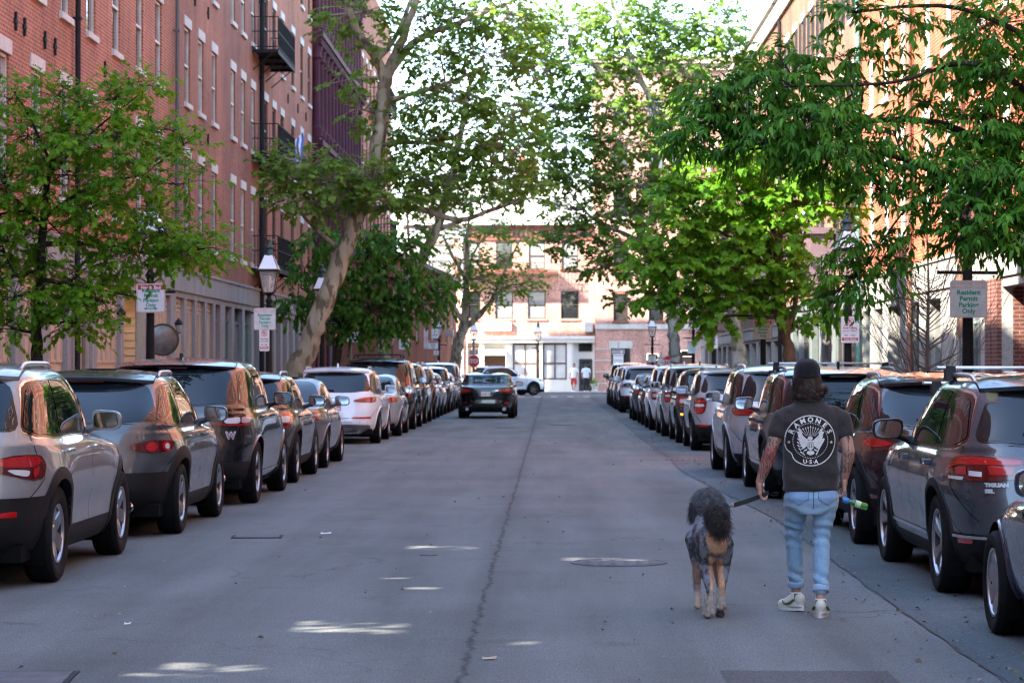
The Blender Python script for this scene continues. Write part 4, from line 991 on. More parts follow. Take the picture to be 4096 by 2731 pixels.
 lobes = [lobe_px(2290, 60, Z, 120, 60, 1., 70), lobe_px(2080, 50, Z, 60, 30, .6, 16), lobe_px(1960, 30, Z, 70, 30, .6, 18), lobe_px(2300, 180, Z, 100, 60, 1., 66), lobe_px(2150, 160, Z, 70, 35, .7, 22), lobe_px(1950, 130, Z, 100, 22, .6, 24), lobe_px(1790, 130, Z, 70, 22, .5, 20), lobe_px(1800, 185, Z, 120, 28, .7, 44), lobe_px(1980, 200, Z, 60, 18, .6, 11), lobe_px(2120, 235, Z, 60, 22, .6, 12),
   lobe_px(1640, 205, Z, 70, 28, .5, 22), lobe_px(1720, 240, Z, 110, 38, .7, 52), lobe_px(1610, 285, Z, 80, 28, .6, 34), lobe_px(1870, 275, Z - .4, 120, 45, .9, 78), lobe_px(2050, 300, Z - .3, 90, 24, .9, 18), lobe_px(2250, 290, Z, 90, 50, 1., 46), lobe_px(2330, 300, Z, 70, 80, .9, 66), lobe_px(1580, 325, Z, 55, 20, .5, 14), lobe_px(1760, 330, Z - .3, 110, 36, .8, 52), lobe_px(1930, 360, Z - .5, 120, 42, .9, 72), lobe_px(2080, 390, Z - .4, 70, 28, .8, 20),
   lobe_px(2230, 390, Z - .5, 90, 45, .9, 50), lobe_px(2320, 420, Z - .8, 70, 70, .9, 66), lobe_px(2010, 425, Z - .6, 50, 26, .6, 11), lobe_px(2130, 470, Z - .6, 70, 28, .7, 18), lobe_px(2270, 500, Z - 1., 90, 45, .8, 52), lobe_px(2090, 540, Z - .5, 28, 38, .4, 10), lobe_px(2230, 545, Z - 1., 75, 35, .6, 26), lobe_px(2030, 590, Z - .5, 35, 45, .4, 14), lobe_px(1960, 640, Z - .4, 60, 40, .5, 22), lobe_px(1948, 572, Z - .4, 34, 32, .4, 12), lobe_px(1900, 690, Z - .2, 40, 22, .4, 9), lobe_px(2340, 540, Z - 1.2, 40, 40, .6, 22),
   (tx - .2, Z, 6.6, 1.6, 2., 1.0, 120), (tx + .8, Z - .6, 5., 1.4, 1.8, 1.4, 120), (tx + 1.2, Z + .5, 3.6, 1.2, 1.6, .9, 70), (tx - 2.6, Z, 6.4, 1.2, 1.2, .5, 40)]
 lobes = [l[:6] + (l[6] * 1.55,) for l in lobes]
 tree('ash_tree', 'dark leaved tree reaching in from the right edge over the parked SUVs', (tx, Z), T, L, lobes, 'lance', .115, LEAF_DARK, BARK_DARK, 'street trees', 5, .27, 11, .5, .0045, flat=.5)
 Z = 56.0
 def px(xd, yd, r, dz=0.): p = wp(xd, yd, Z + dz); return (p.x, p.y, p.z, r)
 tx = wx(1812, Z)
 T = [(tx + .1, Z, 0, .18), (tx + .05, Z, 1.2, .16), px(1808, 790, .13), px(1800, 745, .11), px(1790, 640, .09), px(1775, 520, .06), px(1760, 400, .03)]
 L = [[px(1803, 765, .09), px(1780, 720, .075), px(1770, 640, .06), px(1700, 560, .035), px(1630, 520, .015)], [px(1805, 770, .08), px(1825, 700, .06), px(1830, 600, .045), px(1860, 500, .025), px(1890, 430, .012)], [px(1795, 690, .05), px(1690, 640, .03), px(1560, 610, .014)], [px(1790, 640, .05), px(1730, 470, .03), px(1690, 390, .014)]]
 lobes = [lobe_px(1700, 350, Z, 80, 28, .8, 40), lobe_px(1640, 400, Z, 110, 35, 1., 66), lobe_px(1790, 400, Z, 100, 45, 1.1, 60), lobe_px(1880, 420, Z, 60, 40, .8, 40), lobe_px(1560, 440, Z, 60, 32, .8, 34), lobe_px(1680, 460, Z, 110, 40, 1.1, 66), lobe_px(1830, 470, Z, 100, 40, 1., 56), lobe_px(1930, 480, Z, 40, 30, .6, 20), lobe_px(1550, 520, Z, 70, 45, .9, 50), lobe_px(1660, 540, Z, 100, 45, 1.1, 66), lobe_px(1790, 540, Z, 80, 40, 1., 44),
   lobe_px(1500, 600, Z, 50, 25, .6, 24), lobe_px(1580, 620, Z, 90, 40, 1., 62), lobe_px(1700, 610, Z, 90, 40, 1., 58), lobe_px(1800, 610, Z, 45, 40, .8, 24), lobe_px(1500, 665, Z, 40, 30, .6, 22), lobe_px(1590, 690, Z, 60, 35, .8, 36), lobe_px(1690, 680, Z, 70, 40, .9, 42), lobe_px(1640, 730, Z, 40, 25, .5, 18), lobe_px(1770, 690, Z, 40, 28, .6, 16), lobe_px(1850, 650, Z, 60, 30, .7, 26), lobe_px(1870, 710, Z, 50, 22, .6, 18), lobe_px(1475, 570, Z, 30, 14, .4, 8)]
 lobes = [l[:6] + (l[6] * 1.25,) for l in lobes]
 tree('maple_tree', 'bright green maple with a forked brown trunk, sunlit near its top', (tx, Z), T, L, lobes, 'maple', .17, LEAF_MAPLE, BARK_RED, 'street trees', 8, .40, 7, .35, .008, flat=.45)
 Z = 60.0
 def px(xd, yd, r, dz=0.): p = wp(xd, yd, Z + dz); return (p.x, p.y, p.z, r)
 tx = wx(672, Z)
 T = [(tx - .15, Z, 0, .36), px(678, 880, .30), px(712, 780, .25), px(745, 690, .235), px(785, 590, .225), px(815, 500, .20), px(845, 420, .19), px(868, 320, .18), px(878, 250, .175), px(885, 190, .165), px(905, 130, .13), px(935, 60, .10), px(965, -40, .07), px(990, -200, .04)]
 L = [[px(884, 195, .13), px(862, 130, .12), px(818, 70, .11), px(796, 0, .10), px(780, -120, .06)], [px(885, 180, .10), px(960, 90, .085), px(1060, 50, .065), px(1180, 0, .04), px(1300, -40, .02)], [px(860, 140, .07), px(905, 90, .06), px(950, -20, .04)],
  [px(815, 500, .09), px(860, 478, .085), px(960, 480, .08), px(1050, 505, .07), px(1120, 485, .05), px(1200, 455, .025)], [px(790, 580, .06), px(700, 500, .04), px(640, 400, .02), px(610, 380, .01)], [px(845, 430, .07), px(780, 390, .045), px(680, 400, .02)], [px(868, 330, .07), px(1000, 330, .05), px(1150, 380, .03), px(1250, 400, .015)], [px(880, 230, .06), px(1000, 200, .05), px(1120, 150, .03)]]
 lobes = [lobe_px(820, 30, Z, 90, 40, 1., 34), lobe_px(760, 60, Z, 60, 25, .7, 12), lobe_px(960, 40, Z, 60, 50, 1., 24), lobe_px(1060, 30, Z, 90, 40, 1., 50), lobe_px(1180, 40, Z, 90, 45, 1.2, 54), lobe_px(1010, 130, Z, 90, 50, 1.2, 56), lobe_px(1130, 130, Z, 100, 50, 1.2, 64), lobe_px(1230, 150, Z, 60, 40, 1., 26), lobe_px(960, 220, Z, 60, 50, 1., 34), lobe_px(1060, 230, Z, 90, 45, 1.2, 56), lobe_px(1170, 250, Z, 80, 40, 1.2, 40),
   lobe_px(800, 180, Z, 60, 40, .9, 16), lobe_px(830, 250, Z, 60, 40, .9, 18), lobe_px(960, 320, Z, 70, 40, 1., 44), lobe_px(1060, 330, Z, 90, 40, 1.2, 64), lobe_px(1160, 345, Z, 90, 35, 1.2, 56), lobe_px(1010, 400, Z, 110, 38, 1.2, 72), lobe_px(1140, 410, Z, 100, 30, 1.2, 56), lobe_px(1230, 420, Z, 50, 25, .8, 18),
   lobe_px(700, 370, Z - .6, 75, 32, 1., 46), lobe_px(650, 410, Z - .6, 50, 30, .8, 30), lobe_px(770, 420, Z - .7, 90, 40, 1.1, 66), lobe_px(680, 460, Z - .6, 70, 22, .9, 30), lobe_px(850, 400, Z - .8, 60, 40, .9, 40), lobe_px(880, 450, Z - .8, 80, 35, 1., 44), lobe_px(740, 485, Z - .6, 50, 18, .7, 16), lobe_px(960, 455, Z, 70, 25, 1., 34), lobe_px(620, 380, Z - .5, 30, 16, .6, 9), lobe_px(900, 300, Z, 40, 30, .8, 14), lobe_px(850, 100, Z, 40, 40, .8, 12),
   (tx + 1.5, Z, 13., 3.2, 3., 2., 120), (tx + 4.5, Z, 11.6, 2.4, 2.4, 1.2, 80)]
 lobes = [l[:6] + (l[6] * 1.5,) for l in lobes]
 tree('plane_tree', 'leaning plane tree with mottled bark beside the left lamp posts', (tx, Z), T, L, lobes, 'maple', .13, LEAF_PLANE, BARK_PLANE, 'street trees', 11, .42, 7, .25, .010, flat=.5)
 Z = 70.0
 def px(xd, yd, r, dz=0.): p = wp(xd, yd, Z + dz); return (p.x, p.y, p.z, r)
 tx = wx(768, Z)
 T = [(tx, Z, 0, .13), (tx + .02, Z, 1.5, .12), px(778, 790, .11), px(790, 740, .10), px(820, 660, .07), px(850, 560, .03)]
 L = [[px(790, 740, .06), px(880, 690, .045), px(980, 690, .02)], [px(785, 750, .06), px(730, 690, .04), px(690, 660, .02)], [px(815, 670, .05), px(900, 600, .03), px(960, 560, .015)]]
 lobes = [lobe_px(740, 545, Z, 60, 30, 1., 46), lobe_px(830, 560, Z, 90, 40, 1.3, 80), lobe_px(920, 570, Z, 70, 40, 1.2, 66), lobe_px(700, 620, Z, 40, 40, .9, 34), lobe_px(790, 640, Z, 90, 50, 1.4, 100), lobe_px(900, 640, Z, 90, 45, 1.3, 90), lobe_px(980, 650, Z, 60, 35, 1., 44), lobe_px(680, 700, Z, 50, 32, .9, 40), lobe_px(770, 710, Z, 80, 40, 1.2, 76), lobe_px(870, 710, Z, 90, 40, 1.2, 84), lobe_px(960, 700, Z, 60, 35, 1., 46), lobe_px(900, 750, Z, 60, 25, .9, 36), lobe_px(1020, 680, Z, 30, 30, .7, 16), lobe_px(820, 755, Z, 60, 22, .9, 30)]
 lobes = [l[:6] + (l[6] * 1.0,) for l in lobes]
 tree('linden_tree', 'low dense dark green tree behind the leaning mottled trunk', (tx, Z), T, L, lobes, 'oval', .125, LEAF_DEEP, BARK_DARK, 'street trees', 13, .42, 9, .9, .008, flat=.5)
 Z = 86.0
 def px(xd, yd, r, dz=0.): p = wp(xd, yd, Z + dz); return (p.x, p.y, p.z, r)
 tx = wx(868, Z)
 T = [(tx, Z, 0, .28), px(872, 850, .25), px(890, 780, .24), px(920, 690, .22), px(960, 610, .20), px(1005, 520, .17), px(1030, 430, .13), px(1060, 300, .09), px(1080, 180, .05)]
 L = [[px(1000, 530, .09), px(1050, 510, .07), px(1140, 480, .05), px(1230, 450, .025)], [px(1030, 430, .08), px(1120, 340, .06), px(1200, 280, .03)], [px(960, 610, .06), px(940, 560, .05), px(935, 480, .03)]]
 lobes = [lobe_px(1100, 290, Z, 90, 45, 1.5, 46), lobe_px(1190, 290, Z, 70, 40, 1.3, 34), lobe_px(1000, 450, Z, 70, 28, 1.2, 36), lobe_px(1100, 450, Z, 90, 30, 1.4, 50), lobe_px(1190, 440, Z, 60, 28, 1.1, 30), lobe_px(950, 520, Z, 40, 25, .9, 16), lobe_px(1060, 200, Z, 80, 50, 1.5, 40), lobe_px(960, 380, Z, 60, 35, 1.1, 26)]
 lobes = [l[:6] + (l[6] * 1.6,) for l in lobes]
 tree('plane_tree', 'plane tree whose bare trunk rises out of the low dark tree on the left', (tx, Z), T, L, lobes, 'maple', .16, LEAF_PLANE, BARK_PLANE, 'street trees', 17, .5, 7, .25, .012, flat=.5)
 Z = 128.0
 def px(xd, yd, r, dz=0.): p = wp(xd, yd, Z + dz); return (p.x, p.y, p.z, r)
 tx = wx(1045, Z)
 T = [(tx - .05, Z, 0, .36), px(1046, 830, .31), px(1056, 780, .28), px(1066, 745, .25), px(1068, 690, .18), px(1074, 620, .14), px(1072, 550, .09), px(1078, 500, .05)]
 L = [[px(1064, 755, .20), px(1095, 730, .16), px(1125, 695, .12), px(1160, 660, .07), px(1205, 650, .03)], [px(1066, 745, .14), px(1040, 700, .10), px(1025, 680, .07), px(1015, 640, .03)], [px(1070, 640, .12), px(1040, 590, .09), px(1018, 540, .05)], [px(1125, 695, .07), px(1165, 610, .06), px(1190, 560, .04), px(1215, 520, .02)], [px(1074, 620, .08), px(1100, 560, .05), px(1150, 520, .025)]]
 lobes = [lobe_px(1100, 640, Z, 60, 20, 1.5, 40), lobe_px(1170, 660, Z, 60, 18, 1.5, 38), lobe_px(1080, 600, Z, 60, 22, 1.5, 34), lobe_px(1150, 600, Z, 45, 20, 1.3, 22), lobe_px(1060, 540, Z, 60, 25, 1.5, 34), lobe_px(1130, 520, Z, 60, 22, 1.5, 30), lobe_px(1220, 640, Z, 40, 20, 1.1, 18), lobe_px(1040, 650, Z, 30, 18, 1., 12), lobe_px(1190, 540, Z, 50, 22, 1.4, 24), lobe_px(1110, 690, Z, 40, 14, 1., 12)]
 lobes = [l[:6] + (l[6] * 1.4,) for l in lobes]
 tree('corner_plane_tree', 'forked open tree at the corner just left of the STOP sign', (tx, Z), T, L, lobes, 'maple', .20, LEAF_PLANE, BARK_PLANE, 'street trees', 19, .6, 6, .2, .016, flat=.5)
 Z = 71.0
 def px(xd, yd, r, dz=0.): p = wp(xd, yd, Z + dz); return (p.x, p.y, p.z, r)
 tx = wx(1706, Z)
 T = [(tx, Z, 0, .26), px(1702, 850, .23), px(1696, 800, .20), px(1685, 730, .17), px(1675, 650, .15), px(1662, 550, .12), px(1640, 430, .08), px(1610, 320, .05)]
 lobes = [lobe_px(1640, 560, Z, 80, 45, 1.2, 40), lobe_px(1600, 480, Z, 70, 45, 1.2, 36), lobe_px(1660, 640, Z, 60, 30, 1., 26), lobe_px(1690, 500, Z, 60, 50, 1.2, 34)]
 tree('plane_tree', 'pale trunked tree half hidden behind the bright maple', (tx, Z), T, [], lobes, 'maple', .19, LEAF_PLANE, BARK_PALE, 'street trees', 23, .5, 7, .25, .010, flat=.5)
 Z = 100.0
 def px(xd, yd, r, dz=0.): p = wp(xd, yd, Z + dz); return (p.x, p.y, p.z, r)
 tx = wx(1552, Z)
 T = [(tx, Z, 0, .30), px(1552, 850, .26), px(1549, 790, .24), px(1543, 730, .22), px(1528, 690, .21), px(1500, 620, .20), px(1480, 560, .19), px(1468, 500, .17), px(1500, 400, .16), px(1510, 300, .15), px(1500, 240, .13), px(1460, 160, .11), px(1430, 80, .09), px(1405, 0, .07), px(1390, -120, .04)]
 L = [[px(1480, 560, .10), px(1420, 530, .08), px(1360, 500, .06), px(1300, 430, .03)], [px(1470, 510, .10), px(1440, 450, .08), px(1400, 420, .05)], [px(1510, 330, .10), px(1440, 280, .08), px(1340, 270, .06), px(1240, 300, .03)], [px(1510, 290, .09), px(1560, 220, .07), px(1640, 140, .04)], [px(1480, 190, .08), px(1400, 170, .06), px(1320, 120, .03)], [px(1500, 620, .08), px(1560, 640, .06), px(1600, 690, .03)], [px(1430, 80, .06), px(1500, 30, .045), px(1560, -20, .02)]]
 lobes = [lobe_px(1220, 70, Z, 70, 50, 1.8, 36), lobe_px(1190, 330, Z, 60, 30, 1.6, 24), lobe_px(1310, 400, Z, 60, 26, 1.5, 22), lobe_px(1300, 60, Z, 90, 50, 2., 50), lobe_px(1420, 40, Z, 80, 40, 2., 50), lobe_px(1530, 60, Z, 80, 50, 2., 60), lobe_px(1640, 60, Z, 70, 50, 2., 50), lobe_px(1250, 160, Z, 60, 35, 1.6, 24), lobe_px(1350, 150, Z, 90, 45, 2., 60), lobe_px(1460, 130, Z, 80, 40, 2., 48), lobe_px(1560, 150, Z, 90, 45, 2., 60), lobe_px(1680, 110, Z, 50, 35, 1.6, 28), lobe_px(1270, 240, Z, 80, 38, 2., 50), lobe_px(1390, 240, Z, 90, 40, 2., 60), lobe_px(1500, 250, Z, 70, 40, 2., 40), lobe_px(1590, 240, Z, 70, 40, 1.8, 40),
   lobe_px(1310, 330, Z, 100, 35, 2., 60), lobe_px(1420, 330, Z, 80, 35, 2., 46), lobe_px(1540, 330, Z, 70, 40, 1.8, 40), lobe_px(1250, 380, Z, 60, 28, 1.6, 26), lobe_px(1360, 410, Z, 80, 30, 1.8, 44), lobe_px(1460, 420, Z, 80, 35, 1.8, 48), lobe_px(1560, 420, Z, 60, 40, 1.6, 34), lobe_px(1300, 480, Z, 60, 26, 1.5, 24), lobe_px(1400, 490, Z, 80, 32, 1.8, 44), lobe_px(1330, 540, Z, 80, 22, 1.6, 30), lobe_px(1430, 570, Z, 80, 28, 1.6, 40), lobe_px(1510, 500, Z, 50, 40, 1.5, 28), lobe_px(1370, 610, Z, 60, 18, 1.4, 20), lobe_px(1470, 630, Z, 60, 20, 1.3, 20), lobe_px(1280, 560, Z, 30, 20, 1., 9), lobe_px(1440, 690, Z, 40, 18, 1.1, 12), lobe_px(1520, 600, Z, 40, 30, 1.2, 18),
   (tx - 1., Z, 19., 4., 4., 2., 140)]
 lobes = [l[:6] + (l[6] * 2.3,) for l in lobes]
 tree('plane_tree', 'tall open plane tree with a bent grey trunk, right of the road end', (tx, Z), T, L, lobes, 'maple', .19, LEAF_PLANE, BARK_PALE, 'street trees', 29, .55, 7, .25, .014, flat=.5)
 SRC['maple'] = [o for o in D.objects if o.name.startswith('maple_tree')][0]; SRC['ash'] = [o for o in D.objects if o.name.startswith('ash_tree')][0]
 Z = 37.5
 tx = wx(2128, Z)
 rg = np.random.default_rng(4)
 root = thing('bare_sapling', 'leafless spreading sapling with thin upright twigs, right of the street cleaning sign', 'tree', (tx, Z, 0), 0, 'street trees')
 for k, (x, y, s_, lab) in enumerate(((-6.2, -14., 'maple', 'maple standing behind the photographer on the left pavement'), (5.6, -24., 'ash', 'dark leaved tree standing behind the photographer on the right pavement'), (-6.2, -34., 'ash', 'dark leaved tree further behind the photographer on the left'), (5.4, -8., 'maple', 'maple standing close behind the photographer on the right'))):
  c = copy_tree(SRC[s_]); c.location = (x, y, 0); c.rotation_euler = (0, 0, 2.4 + k); c['label'] = lab
 mb = MB(); h0 = .75
 mb.tube([(0, 0, 0), (.01, 0, .8), (-.01, 0, 1.7), (.02, 0, 2.8), (0, 0, 3.7)], [.045, .04, .032, .02, .007], 8)
 lf = []
 for i in range(95):
  z0 = rg.uniform(.7, 3.0); a = rg.uniform(0, 2 * PI); L_ = rg.uniform(.8, 2.0) * (1.2 - z0 * .18); sp = rg.uniform(.25, .75)
  d = np.array([math.cos(a) * sp, math.sin(a) * sp, .9]); d /= np.linalg.norm(d); p0 = np.array([0, 0, z0])
  dip = np.array([math.cos(a), math.sin(a), .25]) * .25 * L_
  pts = [p0, p0 + dip + d * L_ * .12, p0 + dip + d * L_ * .55 + rg.normal(0, .03, 3), p0 + dip + d * L_ + rg.normal(0, .05, 3)]
  mb.tube(pts, [.010, .008, .0055, .003], 4, cap=False)
  for k in range(3):
   q = pts[2] + (pts[3] - pts[2]) * rg.uniform(-.6, .7); e = q + (d + rg.normal(0, .5, 3)) * rg.uniform(.2, .5)
   mb.tube([q, e], [.004, .002], 3, cap=False)
   if rg.uniform() < .5: lf.append(e)
 mb.build('trunk', bark_mat('grey_brown_twig', (.07, .055, .045), (.15, .125, .10), 6), root, 60)
 lf = np.array(lf); leaves_mesh('crown', lf, rg.normal(0, 1, lf.shape), np.array([0, 0, 1.]) + rg.normal(0, .4, lf.shape), rg.uniform(.03, .06, len(lf)), 'oval', LEAF_OAK, root, rg.uniform(0, 1, len(lf)))
def stone_mat(name, a, b_, scale=40., rough=.8, big=.25):
 if name in _M: return _M[name]
 t = NT(name); c = t.coord()
 n = t.noise(c, scale, 3); col = t.ramp(n, [(.35, a), (.65, b_)])
 mp = t.new('Mapping'); t.ln(c, mp.inputs['Vector']); mp.inputs['Scale'].default_value = (1.5, 1.5, .25)
 col = t.mix(1., col, t.ramp(t.noise(mp.outputs[0], 1.2, 5, .65), [(.3, 1 - big), (.7, 1 + big * .4)]), 'MULTIPLY')
 t.set(Base_Color=col, Roughness=rough, Specular_IOR_Level=.3); t.bump(n, .25, .004)
 _M[name] = t.m; return t.m
BR_A = brick_mat('red_brick_dusty', (.38, .108, .050), (.29, .078, .040), (.36, .21, .15), mort=.012)
BR_B = brick_mat('red_brick_warm', (.42, .112, .048), (.32, .080, .038), (.42, .27, .19), mort=.014)
BR_C = brick_mat('red_brick_deep', (.30, .085, .044), (.23, .062, .035), (.30, .19, .14), mort=.012)
BR_R = brick_mat('orange_brick', (.46, .105, .042), (.37, .080, .035), (.40, .24, .17), mort=.009)
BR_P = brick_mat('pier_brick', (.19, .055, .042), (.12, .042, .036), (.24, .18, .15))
BR_F = brick_mat('glare_pale_brick', (.54, .235, .165), (.44, .18, .125), (.66, .51, .43), .35, stain=(.75, 1.3))  # brick lightened, with the end buildings' sun glare put into its colour
BR_D = brick_mat('brown_brick', (.26, .12, .075), (.20, .09, .06), (.26, .18, .13))
GRANITE = stone_mat('granite', (.20, .195, .19), (.36, .345, .33))
CONC = stone_mat('concrete', (.29, .285, .265), (.38, .37, .34), 14., big=.35)
LIMEST = stone_mat('pale_stone', (.52, .49, .44), (.62, .59, .53), 20.)
TAN = mat('tan_painted_wood', (.47, .35, .25), .6, var=.08); TAN2 = mat('tan_siding', (.40, .29, .19), .7, var=.1)
GREEND = mat('green_door_paint', (.015, .085, .065), .5); ORANGED = mat('orange_stained_door', (.30, .085, .02), .5)
GREYD = mat('grey_door_paint', (.12, .125, .13), .5); REDD = mat('dark_red_paint', (.12, .022, .022), .5); PURPLE = mat('purple_cast_iron', (.060, .014, .024), .75, var=.25, vscale=2., spec=.2)
PURPL2 = mat('dusty_purple_paint', (.13, .085, .095), .55); STEELG = mat('grey_green_steel', (.13, .155, .155), .5); DARKW = mat('dark_opening', (.015, .014, .013), .9, var=0)
FRAMEW = mat('window_frame_cream', (.52, .48, .42), .5); FRAMED = mat('window_frame_dark', (.045, .04, .038), .5); SHUTTER = mat('dark_shutter', (.03, .032, .035), .55)
COPPER = mat('aged_copper', (.10, .22, .19), .6, var=.25)
def pane_mat(name, col, rough=.03):
 if name in _M: return _M[name]
 t = NT(name); n = t.noise(t.coord(), .7, 2)
 t.set(Base_Color=t.ramp(n, [(.35, tuple(c * .6 for c in col)), (.65, col)]), Roughness=rough, Specular_IOR_Level=.9, Coat_Weight=.6, Coat_Roughness=.01)
 t.bump(t.noise(t.coord(), 1.5, 1), .05, .02)
 _M[name] = t.m; return t.m
PANE = pane_mat('window_pane', (.030, .034, .036)); PANEW = pane_mat('window_pane_with_blind', (.42, .41, .38), .08)
_WM = {}
def window_parts(w, h, fm, pm, style, lint, lm, sill, lh=.26):
 key = (round(w, 2), round(h, 2), fm.name, pm.name, style, lint, lm.name, sill)
 if key in _WM: return _WM[key]
 f = MB(); d = .065; t = .06
 def bar(x0, x1, z0, z1, y0=d - .02, y1=d + .06): f.box(x0, x1, y0, y1, z0, z1)
 bar(-w / 2, -w / 2 + t, 0, h); bar(w / 2 - t, w / 2, 0, h); bar(-w / 2 + t, w / 2 - t, 0, t); bar(-w / 2 + t, w / 2 - t, h - t, h)
 bar(-w / 2 + t, w / 2 - t, h * .5 - .028, h * .5 + .028, d - .035, d + .05)
 if style == 'muntin': bar(-.014, .014, t, h * .5 - .028, d, d + .04); bar(-.014, .014, h * .5 + .028, h - t, d, d + .04)
 if style == 'shutter':
  pass
 fo = f.build('window', fm);
 p = MB(); p.quad((-w / 2 + t, d + .02, t), (w / 2 - t, d + .02, t), (w / 2 - t, d + .02, h - t), (-w / 2 + t, d + .02, h - t)); po = p.build('pane', pm)
 out = [('window', fo.data), ('pane', po.data)]
 if lint:
  m = MB()
  if lint == 'arch':
   n = 9; vs = []
   for i in range(n):
    x = -w / 2 - .12 + (w + .24) * i / (n - 1); k = 1 - (2 * i / (n - 1) - 1) ** 2
    for y in (-.04, .10): vs += [(x, y, h + .14 * k - .01), (x, y, h + lh + .15 * k)]
   fs = []
   for i in range(n - 1):
    a = i * 4; b = a + 4
    fs += [(a, b, b + 1, a + 1), (a + 1, b + 1, b + 3, a + 3), (a, a + 2, b + 2, b)]
   m.add(vs, fs)
  else: m.bbox(-w / 2 - .13, w / 2 + .13, -.03, .10, h + .001, h + lh, .012)
  lo = m.build('lintel', lm); out.append(('lintel', lo.data)); D.objects.remove(lo)
 if sill:
  m = MB(); m.bbox(-w / 2 - .08, w / 2 + .08, -.07, .13, -.13, -.001, .012); so = m.build('sill', lm); out.append(('sill', so.data)); D.objects.remove(so)
 if style == 'shutter':
  for sd in (-1, 1):
   m = MB()
   x0 = sd * (w / 2 + .02); x1 = sd * (w / 2 + .02 + w * .45); a, b = min(x0, x1), max(x0, x1)
   m.box(a, b, -.045, -.005, 0, .06); m.box(a, b, -.045, -.005, h - .06, h); m.box(a, a + .05, -.045, -.005, .06, h - .06); m.box(b - .05, b, -.045, -.005, .06, h - .06)
   for k in range(int(h / .07)):
    z = .07 + k * .07
    if z < h - .1: m.quad((a + .05, -.035, z), (b - .05, -.035, z), (b - .05, -.012, z + .055), (a + .05, -.012, z + .055))
   so = m.build('shutter', SHUTTER); out.append(('shutter', so.data)); D.objects.remove(so)
 D.objects.remove(fo); D.objects.remove(po)
 _WM[key] = out; return out
def add_window(root, u, z, w, h, fm=None, pm=None, style='plain', lint='flat', lm=None, sill=True, lh=.26):
 parts = window_parts(w, h, fm or FRAMED, pm or PANE, style, lint, lm or LIMEST, sill, lh)
 o = link(parts[0][1], 'window', root, (u, 0, z))
 for n_, me in parts[1:]: link(me, n_, o)
 return o
def wall_grid(mb, u0, u1, z0, z1, holes, depth=.20, y=0., mi=0):
 us = sorted(set([u0, u1] + [q for h in holes for q in (h[0], h[1]) if u0 < q < u1])); zs = sorted(set([z0, z1] + [q for h in holes for q in (h[2], h[3]) if z0 < q < z1]))
 for i in range(len(us) - 1):
  for j in range(len(zs) - 1):
   cu, cz = (us[i] + us[i + 1]) / 2, (zs[j] + zs[j + 1]) / 2
   if any(h[0] < cu < h[1] and h[2] < cz < h[3] for h in holes): continue
   mb.quad((us[i], y, zs[j]), (us[i + 1], y, zs[j]), (us[i + 1], y, zs[j + 1]), (us[i], y, zs[j + 1]), mi)
 for a, b, c, d in holes:
  e = y + depth
  mb.quad((a, y, c), (a, e, c), (a, e, d), (a, y, d), mi); mb.quad((b, y, d), (b, e, d), (b, e, c), (b, y, c), mi)
  mb.quad((a, y, d), (a, e, d), (b, e, d), (b, y, d), mi); mb.quad((a, y, c), (b, y, c), (b, e, c), (a, e, c), mi)
